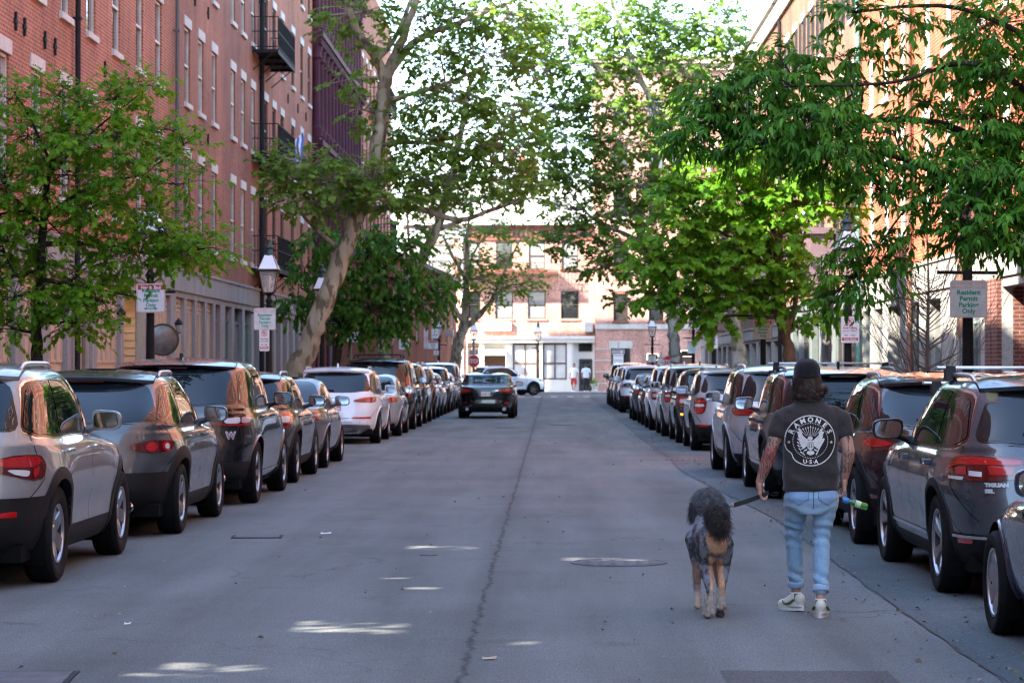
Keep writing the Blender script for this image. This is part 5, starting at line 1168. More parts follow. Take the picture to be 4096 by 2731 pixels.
def fill_opening(root, a, b, z0, z1, kind, m):
 """what stands in a ground floor opening"""
 w = b - a
 if kind == 'panel':
  f = MB(); d = .12
  f.box(a, b, d, d + .05, z0, z1); n = max(1, int(round(w / .55)))
  for i in range(n):
   x0 = a + .05 + (w - .05) * i / n; x1 = a + (w - .05) * (i + 1) / n
   for (c, e) in ((z0 + .12, z0 + (z1 - z0) * .42), (z0 + (z1 - z0) * .47, z1 - .3), (z1 - .24, z1 - .06)):
    f.box(x0, x1, d - .03, d, c, c + .05); f.box(x0, x1, d - .03, d, e - .05, e); f.box(x0, x0 + .05, d - .03, d, c + .05, e - .05); f.box(x1 - .05, x1, d - .03, d, c + .05, e - .05)
  f.build('wood_panel', m, root)
 elif kind == 'door':
  f = MB(); d = .14
  f.box(a, b, d, d + .06, z0, z1 - .42); f.box(a, b, d - .04, d, z1 - .47, z1 - .40); n = max(1, int(round(w / .9)))
  for i in range(n):
   x0 = a + w * i / n + .08; x1 = a + w * (i + 1) / n - .08
   f.box(x0, x1, d - .025, d, z0 + .15, z0 + .9); f.box(x0, x1, d - .025, d, z0 + 1.05, z1 - .6)
  o = f.build('door', m, root)
  g = MB(); g.quad((a + .05, d + .03, z1 - .38), (b - .05, d + .03, z1 - .38), (b - .05, d + .03, z1 - .04), (a + .05, d + .03, z1 - .04)); g.build('fanlight', PANE, o)
  h = MB(); h.lathe([(.03, 0), (.035, .03), (.0, .05)], 10, (b - .14 if n == 1 else a + w / 2 - .12, d - .05, z0 + 1.0), 'y'); h.build('door_knob', CHROME, o)
 elif kind == 'glass':
  f = MB(); d = .12; n = max(1, int(round(w / 1.0)))
  f.box(a, b, d - .03, d + .03, z0, z0 + .45)
  for i in range(n + 1):
   x = a + (w - .06) * i / n; f.box(x, x + .06, d - .04, d + .03, z0 + .45, z1)
  for z in (z0 + .45, z1 - .62, z1 - .06): f.box(a + .06, b - .06, d - .03, d + .03, z, z + .06)
  o = f.build('shop_window', m, root)
  g = MB(); g.quad((a + .02, d + .01, z0 + .45), (b - .02, d + .01, z0 + .45), (b - .02, d + .01, z1 - .02), (a + .02, d + .01, z1 - .02)); g.build('pane', PANE, o)
 elif kind in ('void', 'brickback'):
  f = MB(); D_ = 3.2 if kind == 'void' else .9
  f.quad((a, .2, z0), (a, D_, z0), (a, D_, z1), (a, .2, z1)); f.quad((b, .2, z1), (b, D_, z1), (b, D_, z0), (b, .2, z0))
  f.quad((a, D_, z0), (b, D_, z0), (b, D_, z1), (a, D_, z1)); f.quad((a, .2, z1), (a, D_, z1), (b, D_, z1), (b, .2, z1))
  f.build('recess', m, root)
 elif kind == 'siding':
  f = MB()
  for (x0, y0, x1, y1) in ((a + .01, .2, a + .01, 3.0), (b - .01, 3.0, b - .01, .2), (a, 3.0, b, 3.0)):
   k = 0; z = z0
   nx, ny = (1, 0) if x0 < (a + b) / 2 and x0 == x1 else ((-1, 0) if x0 == x1 else (0, -1))
   while z < z1:
    zt = min(z + .17, z1); f.quad((x0 + nx * .03, y0 + ny * .03, z), (x1 + nx * .03, y1 + ny * .03, z), (x1, y1, zt), (x0, y0, zt)); f.quad((x0 + nx * .03, y0 + ny * .03, z), (x0, y0, z), (x1, y1, z), (x1 + nx * .03, y1 + ny * .03, z)); z += .17
  f.box(a, b, .2, 3.0, z1, z1 + .02); f.build('passage_lining', m, root)
def make_building(name, label, loc, rz, width, height, depth, brick, rows, cols, ww=.95, band=None, bandm=None, base=None, basem=None, fills=(), winkw=None, cornice=None, group=None, rowskip=None, blind=.22, seed=0, base_y=0.):
 rg = random.Random(seed); root = thing(name, label, 'building', loc, rz, group)
 winkw = dict(winkw or {}); zb = band[1] if band else (base or 0.)
 holes = [(u - ww / 2, u + ww / 2, r[0], r[1]) for u in cols for r in rows]
 m = MB(); wall_grid(m, 0, width, zb, height, holes)
 m.quad((0, depth, 0), (0, 0, 0), (0, 0, height), (0, depth, height)); m.quad((width, 0, 0), (width, depth, 0), (width, depth, height), (width, 0, height))
 m.quad((width, depth, 0), (0, depth, 0), (0, depth, height), (width, depth, height))
 m.build('wall', brick, root)
 r = MB(); r.box(0, width, 0.3, depth, height - .3, height - .25); r.build('roof', mat('tar_roof', (.05, .05, .05), .9), root)
 if band:
  b = MB(); b.box(-.0, width, -.05, .2, band[0], band[1]); b.box(0, width, -.09, -.05, band[1] - .07, band[1] - .002); b.build('stone_band', bandm or GRANITE, root)
 z1 = band[0] if band else (base or 0.)
 if z1 > 0:
  g = MB(); wall_grid(g, 0, width, 0, z1, [(f[0], f[1], f[2], f[3]) for f in fills], .2, base_y); g.build('ground_floor_front', basem or GRANITE, root)
  for f in fills: fill_opening(root, *f)
 for u in cols:
  for j, rr in enumerate(rows):
   kw = dict(winkw)
   if rg.random() < blind: kw['pm'] = PANEW
   add_window(root, u, rr[0], ww, rr[1] - rr[0], **kw)
 if cornice:
  c = MB(); c.box(-.1, width + .1, -.35, .3, height - .0, height + .16); c.box(-.05, width + .05, -.22, .28, height - .18, height); c.box(0, width, -.10, -.002, height - .5, height - .18)
  for k in range(int(width / .55)): c.box(.1 + k * .55, .28 + k * .55, -.30, -.10, height - .40, height - .18)
  c.build('cornice', cornice, root)
 return root
def downpipe(root, u, z0, z1, m=IRON, r=.055):
 b = MB(); b.tube([(u, -.10, z0), (u, -.10, z1)], r, 10)
 z = z0 + .8
 while z < z1: b.box(u - .08, u + .08, -.17, 0, z, z + .05); z += 2.4
 b.build('downpipe', m, root, 60)
_AN = []
def anchors(root, pts):
 if not _AN:
  b = MB(); b.box(-.035, .035, -.045, -.001, -.16, .16); b.box(-.10, .10, -.04, -.001, -.035, .035); b.lathe([(.03, -.05), (.06, -.04)], 8, (0, 0, 0), 'y'); o = b.build('wall_anchor', IRON); _AN.append(o.data); D.objects.remove(o)
 for u, z in pts: link(_AN[0], 'wall_anchor', root, (u, 0, z))
def fire_escape(root, u0, u1, z, d=1.05):
 e = empty('fire_escape', ((u0 + u1) / 2, 0, z)); e.parent = root; w = (u1 - u0) / 2
 p = MB()
 for k in range(14): y = -.05 - d * k / 13; p.box(-w, w, y - .025, y + .025, -.015, .015)
 for x in (-w, -w * .33, w * .33, w): p.box(x - .03, x + .03, -d - .08, 0, -.09, -.016); p.tube([(x, -d * .95, -.06), (x, -.02, -.62)], .018, 6)
 p.box(-w, w, -d - .09, -d - .05, -.12, .03); p.build('platform', IRON, e)
 r = MB()
 for zz in (.08, .55, 1.0):
  r.box(-w, w, -d - .085, -d - .06, zz, zz + .03)
  for x in (-w, w): r.box(x - .012, x + .012, -d - .06, 0, zz, zz + .03)
 n = int(2 * w / .13)
 for k in range(n + 1): x = -w + 2 * w * k / n; r.box(x - .007, x + .007, -d - .08, -d - .066, .0, 1.0)
 for k in range(8):
  y = -d * k / 8
  for x in (-w, w): r.box(x - .007, x + .007, y - .007, y + .007, .0, 1.0)
 r.build('railing', IRON, e)
 return e
ROWS = [(4.80, 6.92), (8.28, 10.20), (11.60, 13.50), (14.95, 16.75)]
def buildings():
 XL, XR = -9.2, 8.3
 A = R(90)
 GL, GR = 'brick buildings along the left pavement', 'brick buildings along the right pavement'
 def left(name, label, z0, z1, brick, cols, **k): return make_building(name, label, (XL, z0, 0), A, z1 - z0, k.pop('height', 18.2), 10, brick, k.pop('rows', ROWS), [c - z0 for c in cols], group=GL, **k)
 def gf(z0, lst): return [(a - z0, b - z0, c, d, kind, m) for a, b, c, d, kind, m in lst]
 tan = lambda a, b: (a, b, .25, 3.35, 'panel', TAN)
 z0 = 32.0
 b = left('brick_building', 'brick building at the left edge with black anchor plates and a downpipe at its end', z0, 46.5, BR_B, [34.8, 37.6, 40.4, 43.1, 45.6], height=18.2, band=(3.5, 4.08), fills=gf(z0, [tan(33, 35.6), tan(36.2, 38.6), tan(39.2, 41.4), tan(42, 43.6), tan(44.2, 45.9)]), winkw=dict(fm=FRAMEW, style='muntin'), seed=1)
 anchors(b, [(c - z0, z) for c in (40.4 + .9, 43.1 - 1.1, 43.1 + .6, 44.6, 38.9) for z in (7.55, 11.0)]); downpipe(b, 46.35 - z0, .3, 18)
 z0 = 46.5
 b = left('brick_building', 'brick building with tall cream sash windows between two downpipes, behind the pin oak', z0, 58.9, BR_B, [48.2, 51.0, 53.9, 56.5], height=16.95, band=(3.5, 4.08), fills=gf(z0, [(46.9, 48.4, .25, 3.35, 'glass', TAN), tan(48.9, 51.6), (52.0, 54.6, 0.02, 3.2, 'siding', TAN2), (55.2, 58.4, .25, 3.35, 'panel', TAN)]), winkw=dict(fm=FRAMEW), seed=2)
 downpipe(b, 58.75 - z0, 4.2, 18, mat('grey_downpipe', (.10, .09, .09), .5)); anchors(b, [(c - z0, 7.75) for c in (49.6, 52.4)])
 l = MB(); l.box(6.6, 6.9, .9, 1.3, 3.08, 3.18); l.build('passage_lamp', mat('lit_passage_lamp', (1., .75, .4), .5, emit=6.), b)
 z0 = 58.9
 b = left('brick_building', 'brick building with three cream windows per floor and tan panelled ground floor doors', z0, 67.6, BR_A, [61.0, 63.4, 65.9], height=17.1, band=(3.5, 4.08), fills=gf(z0, [tan(59.2, 60.6), tan(61.0, 62.4), tan(62.8, 64.2), tan(64.6, 65.8), (66.2, 67.2, .1, 3.35, 'door', ORANGED)]), winkw=dict(fm=FRAMEW), seed=3)
 anchors(b, [(c - z0, z) for c in (62.2, 64.6) for z in (7.7, 11.1)])
 z0 = 67.6
 b = left('brick_building', 'narrow darker brick building with green ground floor doors before the fire escapes', z0, 76.2, BR_C, [69.8, 72.1, 74.5], band=(3.5, 4.08), fills=gf(z0, [(68.2, 69.6, .1, 3.35, 'door', GREEND), (70.2, 72.0, .1, 3.35, 'door', GREYD), (72.6, 74.2, .1, 3.35, 'door', GREEND), (74.8, 75.9, .1, 3.35, 'door', GREYD)]), winkw=dict(fm=FRAMEW), seed=4)
 downpipe(b, 76.0 - z0, .3, 18, IRON, .08)
 z0 = 76.2
 b = left('brick_building', 'brick building with black fire escape balconies and pale stone lintels', z0, 93.0, BR_A, [77.9, 80.2, 82.6, 86.0, 89.1, 91.8], height=22.5, band=(3.5, 4.08), fills=gf(z0, [(76.8 + 2.0 * k, 78.2 + 2.0 * k, .1, 3.35, 'door', GREYD) for k in range(8)]), winkw=dict(fm=FRAMED), seed=5)
 for z in (4.65, 8.1, 11.4, 14.7): fire_escape(b, -1.9, 3.0, z, .72)
 anchors(b, [(c - z0, z) for c in (84.3, 87.6, 90.5) for z in (7.6, 11.0)])
 z0, z1 = 93.0, 115.6
 root = thing('cast_iron_building', 'dark purple cast iron fronted building with rows of columns', 'building', (XL, z0, 0), A, GL)
 w = z1 - z0; m = MB(); nb = 14; H = 23.0
 fl = [1.9 + 4.2 * k for k in range(5)]
 holes = []
 for k in range(nb):
  a = .55 + (w - .6) * k / nb; b_ = a + (w - .6) / nb - .55
  for i in range(1, 4): holes.append((a, b_, fl[i] + .75, fl[i + 1] - .75))
 wall_grid(m, 0, w, 3.6, H, holes, .25); m.quad((0, 8, 0), (0, 0, 0), (0, 0, H), (0, 8, H)); m.quad((w, 0, 0), (w, 8, 0), (w, 8, H), (w, 0, H)); m.build('wall', PURPLE, root)
 g = MB(); wall_grid(g, 0, w, 0, 3.6, [(.5 + (w - .6) * k / 9, .5 + (w - .6) * (k + 1) / 9 - .6, .2, 3.2) for k in range(9)], .25); g.build('ground_floor_front', PURPLE, root)
 for k in range(9): fill_opening(root, .5 + (w - .6) * k / 9, .5 + (w - .6) * (k + 1) / 9 - .6, .2, 3.2, 'panel' if k % 3 == 0 else ('door' if k % 3 == 1 else 'panel'), REDD if k < 3 else (GREYD if k < 6 else TAN))
 for i in range(1, 5):
  c = MB(); z = fl[i]; c.box(0, w, -.42, .0, z - .12, z + .10); c.box(0, w, -.28, .0, z + .10, z + .22); c.box(0, w, -.20, .0, z - .5, z - .12)
  for k in range(int(w / .4)): c.box(.05 + .4 * k, .2 + .4 * k, -.36, -.2, z - .42, z - .12)
  c.build('cornice', PURPLE, root)
 for k in range(nb):
  a = .55 + (w - .6) * k / nb; u = a - .27
  for i in range(1, 4):
   c = MB(); zb, zt = fl[i] + .22, fl[i + 1] - .5
   c.lathe([(.26, 0), (.26, .35), (.19, .40), (.17, .5), (.155, (zt - zb) * .9 - .2), (.17, zt - zb - .5), (.25, zt - zb - .42), (.20, zt - zb - .3), (.28, zt - zb)], 12, (u, -.12, zb)); c.build('column', PURPLE, root, 50)
 for h in holes: add_window(root, (h[0] + h[1]) / 2, h[2], h[1] - h[0], h[3] - h[2], fm=PURPLE, lint=None, sill=False)
 z0 = 115.6
 b = left('brick_building', 'farthest tall brick building of the left row, beyond the purple one', z0, 139.0, BR_A, [118 + 2.6 * k for k in range(8)], band=(3.5, 4.08), fills=(), winkw=dict(fm=FRAMED), seed=7, height=21.0)
 for z in (8.1, 11.4, 14.7): fire_escape(b, 6, 11, z)
 xa, ya, xb, yb = -6.95, 106.5, -5.45, 139.5
 L = math.hypot(xb - xa, yb - ya); an = math.atan2(yb - ya, xb - xa)
 b = make_building('corner_building', 'low brick corner building with cream windows, behind the left parking signs', (xa, ya, 0), an, L, 6.5, 3.0, BR_C, [(2.9, 4.9)], [2.6 + 4.0 * k for k in range(8)], ww=1.15, winkw=dict(fm=FRAMEW, lm=BR_C), seed=8)
 c = MB(); c.box(-.1, L + .1, -.25, 3., 6.5, 6.72); c.build('cornice', mat('slate_blue_fascia', (.06, .08, .11), .5), b)
 Z = 150.0
 def U(xd): return wx(xd, Z)
 def Hh(yd): return wh(yd, Z)
 u0, u1 = U(1072), U(1366); root = thing('far_brick_building', 'sunlit three storey brick building with a white shopfront at the end of the street', 'building', (0, Z, 0), 0)
 m = MB(); top = Hh(517); sf = Hh(774)
 wins2 = [(U(cx), 36 / FP * Z) for cx in (1083, 1158, 1233, 1309)]
 holes = [(u - .55, u + .55, Hh(732), Hh(668)) for u, _ in wins2] + [(u - .5, u + .5, Hh(618), Hh(556)) for u, _ in wins2]
 wall_grid(m, u0, u1, sf, top, holes); m.quad((u0, 9, 0), (u0, 0, 0), (u0, 0, top), (u0, 9, top)); m.quad((u1, 0, 0), (u1, 9, 0), (u1, 9, top), (u1, 0, top)); m.quad((u0, 0, top - .2), (u1, 0, top - .2), (u1, 9, top - .2), (u0, 9, top - .2)); m.build('wall', BR_F, root)
 for i, h in enumerate(holes): add_window(root, (h[0] + h[1]) / 2, h[2], h[1] - h[0], h[3] - h[2], fm=FRAMED, pm=PANEW if i in (1, 2, 4, 6, 7) else PANE, lint='arch', lm=BR_F if i < 4 else BR_C, sill=True)
 c = MB(); c.box(u0 - .1, u1 + .05, -.35, .2, top, top + .25); c.build('cornice', WHITEP, root)
 c = MB();
 for k in range(int((u1 - u0) / .3)): c.box(u0 + .3 * k, u0 + .15 + .3 * k, -.10, -.002, top - .75, top - .2)
 c.box(u0, u1, -.12, -.002, top - .2, top - .01); c.box(u0, u1, -.07, -.002, top - .95, top - .8); c.build('brick_corbel', BR_C, root)
 sfm = mat('cream_shopfront_paint', (.72, .68, .60), .55, var=.06)
 f = MB(); op = [(1062, 1101, 784), (1110, 1163, 784), (1178, 1234, 777), (1247, 1302, 777), (1318, 1362, 777)]
 fh = [(U(a), U(b_), .12 if i != 2 and i != 3 else .85, Hh(y)) for i, (a, b_, y) in enumerate(op)]
 fh[0] = (U(1074), U(1101), .12, Hh(784))
 wall_grid(f, u0, u1, 0, sf - .35, fh, .25, -.06)
 f.box(u0, u1, -.30, 0, sf - .35, sf); f.box(u0, u1, -.40, -.30, sf - .12, sf + .06)
 for xd in (1106, 1168, 1240, 1308): f.box(U(xd) - .16, U(xd) + .16, -.16, -.062, 0, sf - .36)
 f.build('shopfront', sfm, root)
 w_ = MB(); a, b_, c0, c1 = fh[0]; w_.box(a, b_, .1, .15, c0, c1)
 for k in range(6): w_.box(a + (b_ - a) * k / 6, a + (b_ - a) * k / 6 + .03, .07, .1, c0, c1)
 w_.build('wooden_gate', TAN, root)
 a, b_, c0, c1 = fh[1]
 w_ = MB(); w_.box(a, b_, .16, .2, Hh(812), c1); w_.box(a, b_, .10, .2, Hh(812) - .1, Hh(812)); w_.build('transom_panel', sfm, root)
 w_ = MB(); w_.box(a + .05, b_ - .05, .18, .24, c0, Hh(816)); w_.box((a + b_) / 2 - .03, (a + b_) / 2 + .03, .14, .18, c0, Hh(816)); w_.build('door', mat('brown_timber_door', (.10, .05, .025), .5), root)
 w_ = MB(); w_.prism([(-.02, Hh(802)), (-.02, Hh(815)), (-.75, Hh(815)), (-.70, Hh(809))], b_ - a, lambda p, q, r_: (a + r_, p - .06, q)); w_.build('door_canopy', mat('grey_canopy', (.45, .45, .43), .6), root)
 for i in (2, 3):
  a, b_, c0, c1 = fh[i]; w_ = MB(); d = .0; fm = mat('brown_window_frame', (.12, .075, .06), .5)
  zz = Hh(836); tr = Hh(792)
  for x in (a, (a + b_) / 2 - .045, b_ - .09): w_.box(x, x + .09, d - .03, d + .03, c0, tr)
  for z in (c0, zz, tr): w_.box(a + .0, b_ - .0, d - .04, d - .03 + .055, z, z + .10)
  w_.box(a, b_, d + .03, d + .08, tr + .1, c1)
  o = w_.build('shop_window', fm, root); g = MB(); g.quad((a, d + .01, c0), (b_, d + .01, c0), (b_, d + .01, tr), (a, d + .01, tr)); g.build('pane', pane_mat('pale_shop_pane', (.78, .77, .72), .1), o)  # pale pane colour takes in reflected sky as well as blinds
 a, b_, c0, c1 = fh[4]; w_ = MB(); w_.box(a, b_, .18, .22, c0, c1); w_.build('door_surround', sfm, root)
 w_ = MB(); w_.box(U(1330), U(1360), .10, .18, .14, Hh(824)); w_.box(U(1333), U(1357), .085, .1, .5, Hh(828)); o = w_.build('door', FRAMED, root); g = MB(); g.quad((U(1334), .08, .55), (U(1356), .08, .55), (U(1356), .08, Hh(829)), (U(1334), .08, Hh(829))); g.build('pane', PANE, o)
 w_ = MB(); w_.box(U(1329), U(1360), .12, .18, Hh(807), Hh(788)); g = w_.build('transom_window', FRAMED, root); q = MB(); q.quad((U(1331), .11, Hh(805)), (U(1358), .11, Hh(805)), (U(1358), .11, Hh(790)), (U(1331), .11, Hh(790))); q.build('pane', PANE, g)
 s = MB(); s.box(U(1106), U(1174), -.22, -.005, Hh(760), Hh(739)); s.build('sign_board', WHITEP, root)
 s = MB(); s.box(U(1342), U(1361), -.5, -.005, Hh(762), Hh(740)); s.build('wall_cabinet', mat('cream_metal', (.6, .55, .47), .5), root)
 fe = fire_escape(root, U(1046), U(1280), Hh(626));
 for ch in kids(fe): ch.data.materials[0] = mat('rusty_iron', (.14, .05, .035), .7)
 downpipe(root, U(1372), .2, top, BR_C, .05)
 u0b = U(925); root = thing('far_brick_building', 'sunlit brick building with big white windows seen past the low corner building', 'building', (u0b, Z, 0), 0)
 wd = u0 - u0b - .02; m = MB(); hs = [(U(x) - u0b - .75, U(x) - u0b + .75, Hh(632), Hh(560)) for x in (955, 1010)] + [(U(x) - u0b - .6, U(x) - u0b + .6, Hh(735), Hh(675)) for x in (955, 1010)]
 wall_grid(m, 0, wd, 0, top, hs); m.quad((0, 9, 0), (0, 0, 0), (0, 0, top), (0, 9, top)); m.quad((0, 0, top - .2), (wd, 0, top - .2), (wd, 9, top - .2), (0, 9, top - .2)); m.build('wall', BR_F, root)
 for h in hs: add_window(root, (h[0] + h[1]) / 2, h[2], h[1] - h[0], h[3] - h[2], fm=WHITEP, pm=PANEW, lint='arch', lm=LIMEST)
 c = MB(); c.box(-.1, wd, -.35, .2, top, top + .25); c.box(0, wd, -.1, -.002, top - .8, top - .2); c.build('cornice', WHITEP, root)
 downpipe(root, wd - .25, .2, top, WHITEP, .08)
 u0c = U(1367); wd = 17.; Ht = Hh(150); root = thing('tall_brick_building', 'tall sunlit brick building at the end of the street behind the right hand trees', 'building', (u0c, Z - .5, 0), 0)
 def q(xd): return U(xd) - u0c
 rows = [(Hh(738), Hh(676)), (Hh(612), Hh(556)), (Hh(500), Hh(445)), (Hh(390), Hh(335)), (Hh(285), Hh(230))]
 cs = [q(x) for x in (1425, 1506, 1558, 1600)] + [q(1600) + 2.2 * k for k in range(1, 5)]
 gfh = [(q(1403), q(1447), .9, Hh(800)), (q(1485), q(1512), .12, Hh(812)), (q(1562), q(1595), .12, Hh(804)), (q(1640), q(1690), .12, Hh(800))]
 m = MB(); wall_grid(m, 0, wd, 0, Ht, [(c - .45, c + .45, r_[0], r_[1]) for c in cs for r_ in rows] + gfh); m.quad((0, 9, 0), (0, 0, 0), (0, 0, Ht), (0, 9, Ht)); m.quad((0, 0, Ht - .2), (wd, 0, Ht - .2), (wd, 9, Ht - .2), (0, 9, Ht - .2)); m.build('wall', BR_F, root)
 for c in cs:
  for r_ in rows: add_window(root, c, r_[0], .9, r_[1] - r_[0], fm=FRAMED, lint='flat', lm=BR_C if rnd.random() < .5 else LIMEST, lh=.2)
 a, b_, c0, c1 = gfh[0]; add_window(root, (a + b_) / 2, c0, b_ - a, c1 - c0, fm=FRAMED, lint='flat', lm=LIMEST, lh=.45)
 for a, b_, c0, c1 in gfh[1:]: fill_opening(root, a, b_, c0, c1, 'door', mat('brown_garage_door', (.13, .065, .045), .6))
 s = MB(); s.box(-.02, wd, -.08, -.002, Hh(756), Hh(745))
 for zz in (.6, 1.3, 2.0, 2.7): s.box(-.02, q(1403) - .02, -.03, -.002, zz, zz + .07)
 s.build('stone_band', LIMEST, root)
 c = MB(); c.box(-.2, wd, -.5, .2, Ht, Ht + .5); c.box(-.1, wd, -.3, .2, Ht - .4, Ht); c.build('cornice', mat('sandy_stone', (.45, .36, .26), .8), root)
 Z2 = 172.0; root = thing('white_building', 'bright white rendered building rising behind the far brick one', 'building', (wx(930, Z2), Z2, 0), 0)
 wd = wx(1372, Z2) - wx(930, Z2); Ht = wh(415, Z2); rr = [(wh(500, Z2), wh(455, Z2))]
 m = MB(); cc = [1.5 + 2.4 * k for k in range(int(wd / 2.4))]; wall_grid(m, 0, wd, 0, Ht, [(c - .5, c + .5, rr[0][0], rr[0][1]) for c in cc]); m.quad((0, 0, Ht), (wd, 0, Ht), (wd, 10, Ht), (0, 10, Ht)); m.quad((0, 10, 0), (0, 0, 0), (0, 0, Ht), (0, 10, Ht)); m.quad((wd, 0, 0), (wd, 10, 0), (wd, 10, Ht), (wd, 0, Ht)); m.build('wall', mat('white_render', (.80, .79, .76), .8, var=.05), root)
 for c in cc: add_window(root, c, rr[0][0], 1., rr[0][1] - rr[0][0], fm=FRAMEW, pm=PANEW, lint=None, sill=True)
 k = MB(); k.box(8.0, 9.4, 2, 3.2, Ht, Ht + 1.6); k.box(7.9, 9.5, 1.9, 3.3, Ht + 1.6, Ht + 1.75)
 for x in (8.35, 9.05): k.lathe([(.18, Ht + 1.75), (.14, Ht + 2.3)], 10, (x, 2.6, 0))
 k.build('chimney', BR_R, root)
 def right(name, label, z0, z1, brick, cols, **k): return make_building(name, label, (XR, z1, 0), -A, z1 - z0, k.pop('height', 17.8), 10, brick, k.pop('rows', ROWS), [z1 - c for c in cols], group=GR, **k)
 def gr(z1, lst): return [(z1 - b_, z1 - a, c, d, kind, m) for a, b_, c, d, kind, m in lst]
 z1 = 65.0
 b = right('brick_building', 'orange brick building at the right edge over a concrete band and brick piers', 28.0, z1, BR_R, [30.2, 33.0, 35.8, 38.6, 41.4, 44.2, 46.8, 50.6, 53.4, 57.2, 60.0, 62.8], band=(3.28, 3.95), bandm=CONC, basem=CONC,
   fills=gr(z1, [(29, 31.6, .1, 3.1, 'brickback', BR_P), (32.4, 35, .1, 3.1, 'brickback', BR_P), (36, 38.6, .1, 3.1, 'brickback', BR_P), (39.2, 41.6, .1, 3.1, 'brickback', BR_P), (42.2, 44.6, .1, 3.1, 'brickback', BR_P), (46.8, 48.2, .1, 3.1, 'glass', STEELG), (49.0, 50.4, .1, 3.1, 'glass', FRAMEW), (51.6, 53.6, .1, 3.1, 'void', mat('grey_plaster', (.22, .22, .20), .8)), (54.6, 56.6, .1, 3.1, 'glass', STEELG), (57.6, 59.6, .1, 3.1, 'void', mat('grey_plaster', (.22, .22, .20), .8)), (60.6, 62.2, .1, 3.1, 'door', GREYD), (63., 64.4, .1, 3.1, 'glass', STEELG)]),  # void recesses lined with even grey plaster
   winkw=dict(fm=WHITEP, style='plain', lint='arch', lm=LIMEST), blind=.35, seed=11, height=18.4)
 p = MB()
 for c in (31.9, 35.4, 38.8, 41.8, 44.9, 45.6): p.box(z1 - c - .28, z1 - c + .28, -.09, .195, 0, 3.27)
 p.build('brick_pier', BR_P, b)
 downpipe(b, z1 - 55.4, 0.2, 18.2, mat('brown_downpipe', (.18, .09, .06), .5), .07); downpipe(b, z1 - 48.5, 2.2, 18.2, mat('brown_downpipe', (.18, .09, .06), .5), .07); downpipe(b, z1 - 64.6, 0.2, 18.2, COPPER, .075)
 z1 = 87.0
 b = right('brick_building', 'brick building with dark shutters and grey steel shopfront behind the maple', 65.0, z1, BR_D, [66.6, 69.2, 74.4, 77.0, 79.6, 82.2, 84.8], band=(3.2, 3.75), bandm=STEELG, basem=STEELG, rows=[(4.6, 6.6), (7.9, 9.8), (11.2, 13.0)],
   fills=gr(z1, [(66, 67.6, .1, 3.05, 'glass', FRAMED), (68.4, 70.6, .1, 3.05, 'glass', FRAMED), (71.6, 74.0, .1, 3.05, 'glass', PURPL2), (75, 77, .1, 3.05, 'void', DARKW), (78, 80.2, .1, 3.05, 'glass', FRAMED), (81, 83, .1, 3.05, 'void', DARKW), (84, 86.2, .1, 3.05, 'void', DARKW)]),
   winkw=dict(fm=FRAMED, style='shutter', lint='flat', lm=LIMEST), cornice=LIMEST, seed=12, height=14.7)
 q_ = MB(); u = z1 - 71.8; q_.box(u - 1.3, u + 1.3, -.75, -.06, 3.9, 5.5); q_.box(u - 1.4, u + 1.4, -.85, 0, 5.5, 5.68); q_.box(u - 1.4, u + 1.4, -.82, 0, 3.74, 3.9)
 for k in range(3): q_.box(u - 1.1 + .78 * k, u - .5 + .78 * k, -.775, -.75, 4.2, 5.3)
 q_.build('bay_box', PURPL2, b)
 downpipe(b, .3, 0.2, 14, IRON, .07)
 z1 = 134.0
 b = right('brick_building', 'long brick building over a pale band with dark parking openings, right of the pale trunk', 87.0, z1, BR_D, [89 + 2.9 * k for k in range(15)], band=(2.72, 3.22), bandm=CONC, basem=CONC, rows=[(4.2, 6.0), (7.5, 9.3), (10.8, 12.6)],
   fills=gr(z1, [(88 + 3.3 * k, 90.5 + 3.3 * k, .05, 2.6, 'brickback' if k % 2 else 'void', BR_P if k % 2 else DARKW) for k in range(13)]), winkw=dict(fm=FRAMEW, lint='flat', lm=LIMEST), cornice=LIMEST, seed=13, height=14.7)
 make_building('brick_building', 'plain brick building behind the photographer on the left', (XL, -50, 0), A, 50.0, 18.2, 10, BR_B, ROWS, [1.5 + 2.7 * k for k in range(18)], band=(3.5, 4.08), winkw=dict(fm=FRAMEW), seed=21)
 make_building('brick_building', 'plain brick building left of the photographer, next to a courtyard wall', (XL, 20.5, 0), A, 11.48, 20.5, 10, BR_A, ROWS, [1.5 + 2.7 * k for k in range(4)], band=(3.5, 4.08), winkw=dict(fm=FRAMEW), seed=22)
 make_building('brick_building', 'plain dark brick building right of the photographer', (XR, 27.9, 0), -A, 72.0, 17.8, 10, BR_P, ROWS, [1.5 + 2.9 * k for k in range(24)], band=(3.28, 3.95), bandm=CONC, winkw=dict(fm=WHITEP, lint='arch'), seed=23)
 make_building('brick_building', 'plain brick building closing the street far behind the photographer', (14, -62, 0), PI, 28.0, 10.6, 8, BR_P, ROWS[:2], [1.5 + 2.8 * k for k in range(9)], band=(3.5, 4.08), winkw=dict(fm=FRAMEW), seed=24)
 el, az = SUN_EL, SUN_AZ
 def hole(xd, yd, wd, hd):  # slot placed so that sun falls on a chosen road spot
  Zg = FP * HC / (yd - VY); Xg = wx(xd, Zg); t = (Xg - XL) / math.sin(az)
  zc = t * math.tan(el); yc_ = Zg - t * math.cos(az)
  return yc_, zc, wd, hd
 hs = []
 for (xd, yd, a, h_) in ((815, 1440, .62, .62), (1025, 1257, .40, .56), (1400, 1284, .34, .62), (500, 1532, .30, .50), (410, 1552, .14, .5), (1225, 1476, .18, .16), (990, 1350, .16, .30), (880, 1326, .10, .50)):
  yc_, zc, a, h_ = hole(xd, yd, a, h_); hs.append((yc_ - a / 2 - 0.0, yc_ + a / 2 - 0.0, zc - h_ / 2, zc + h_ / 2))
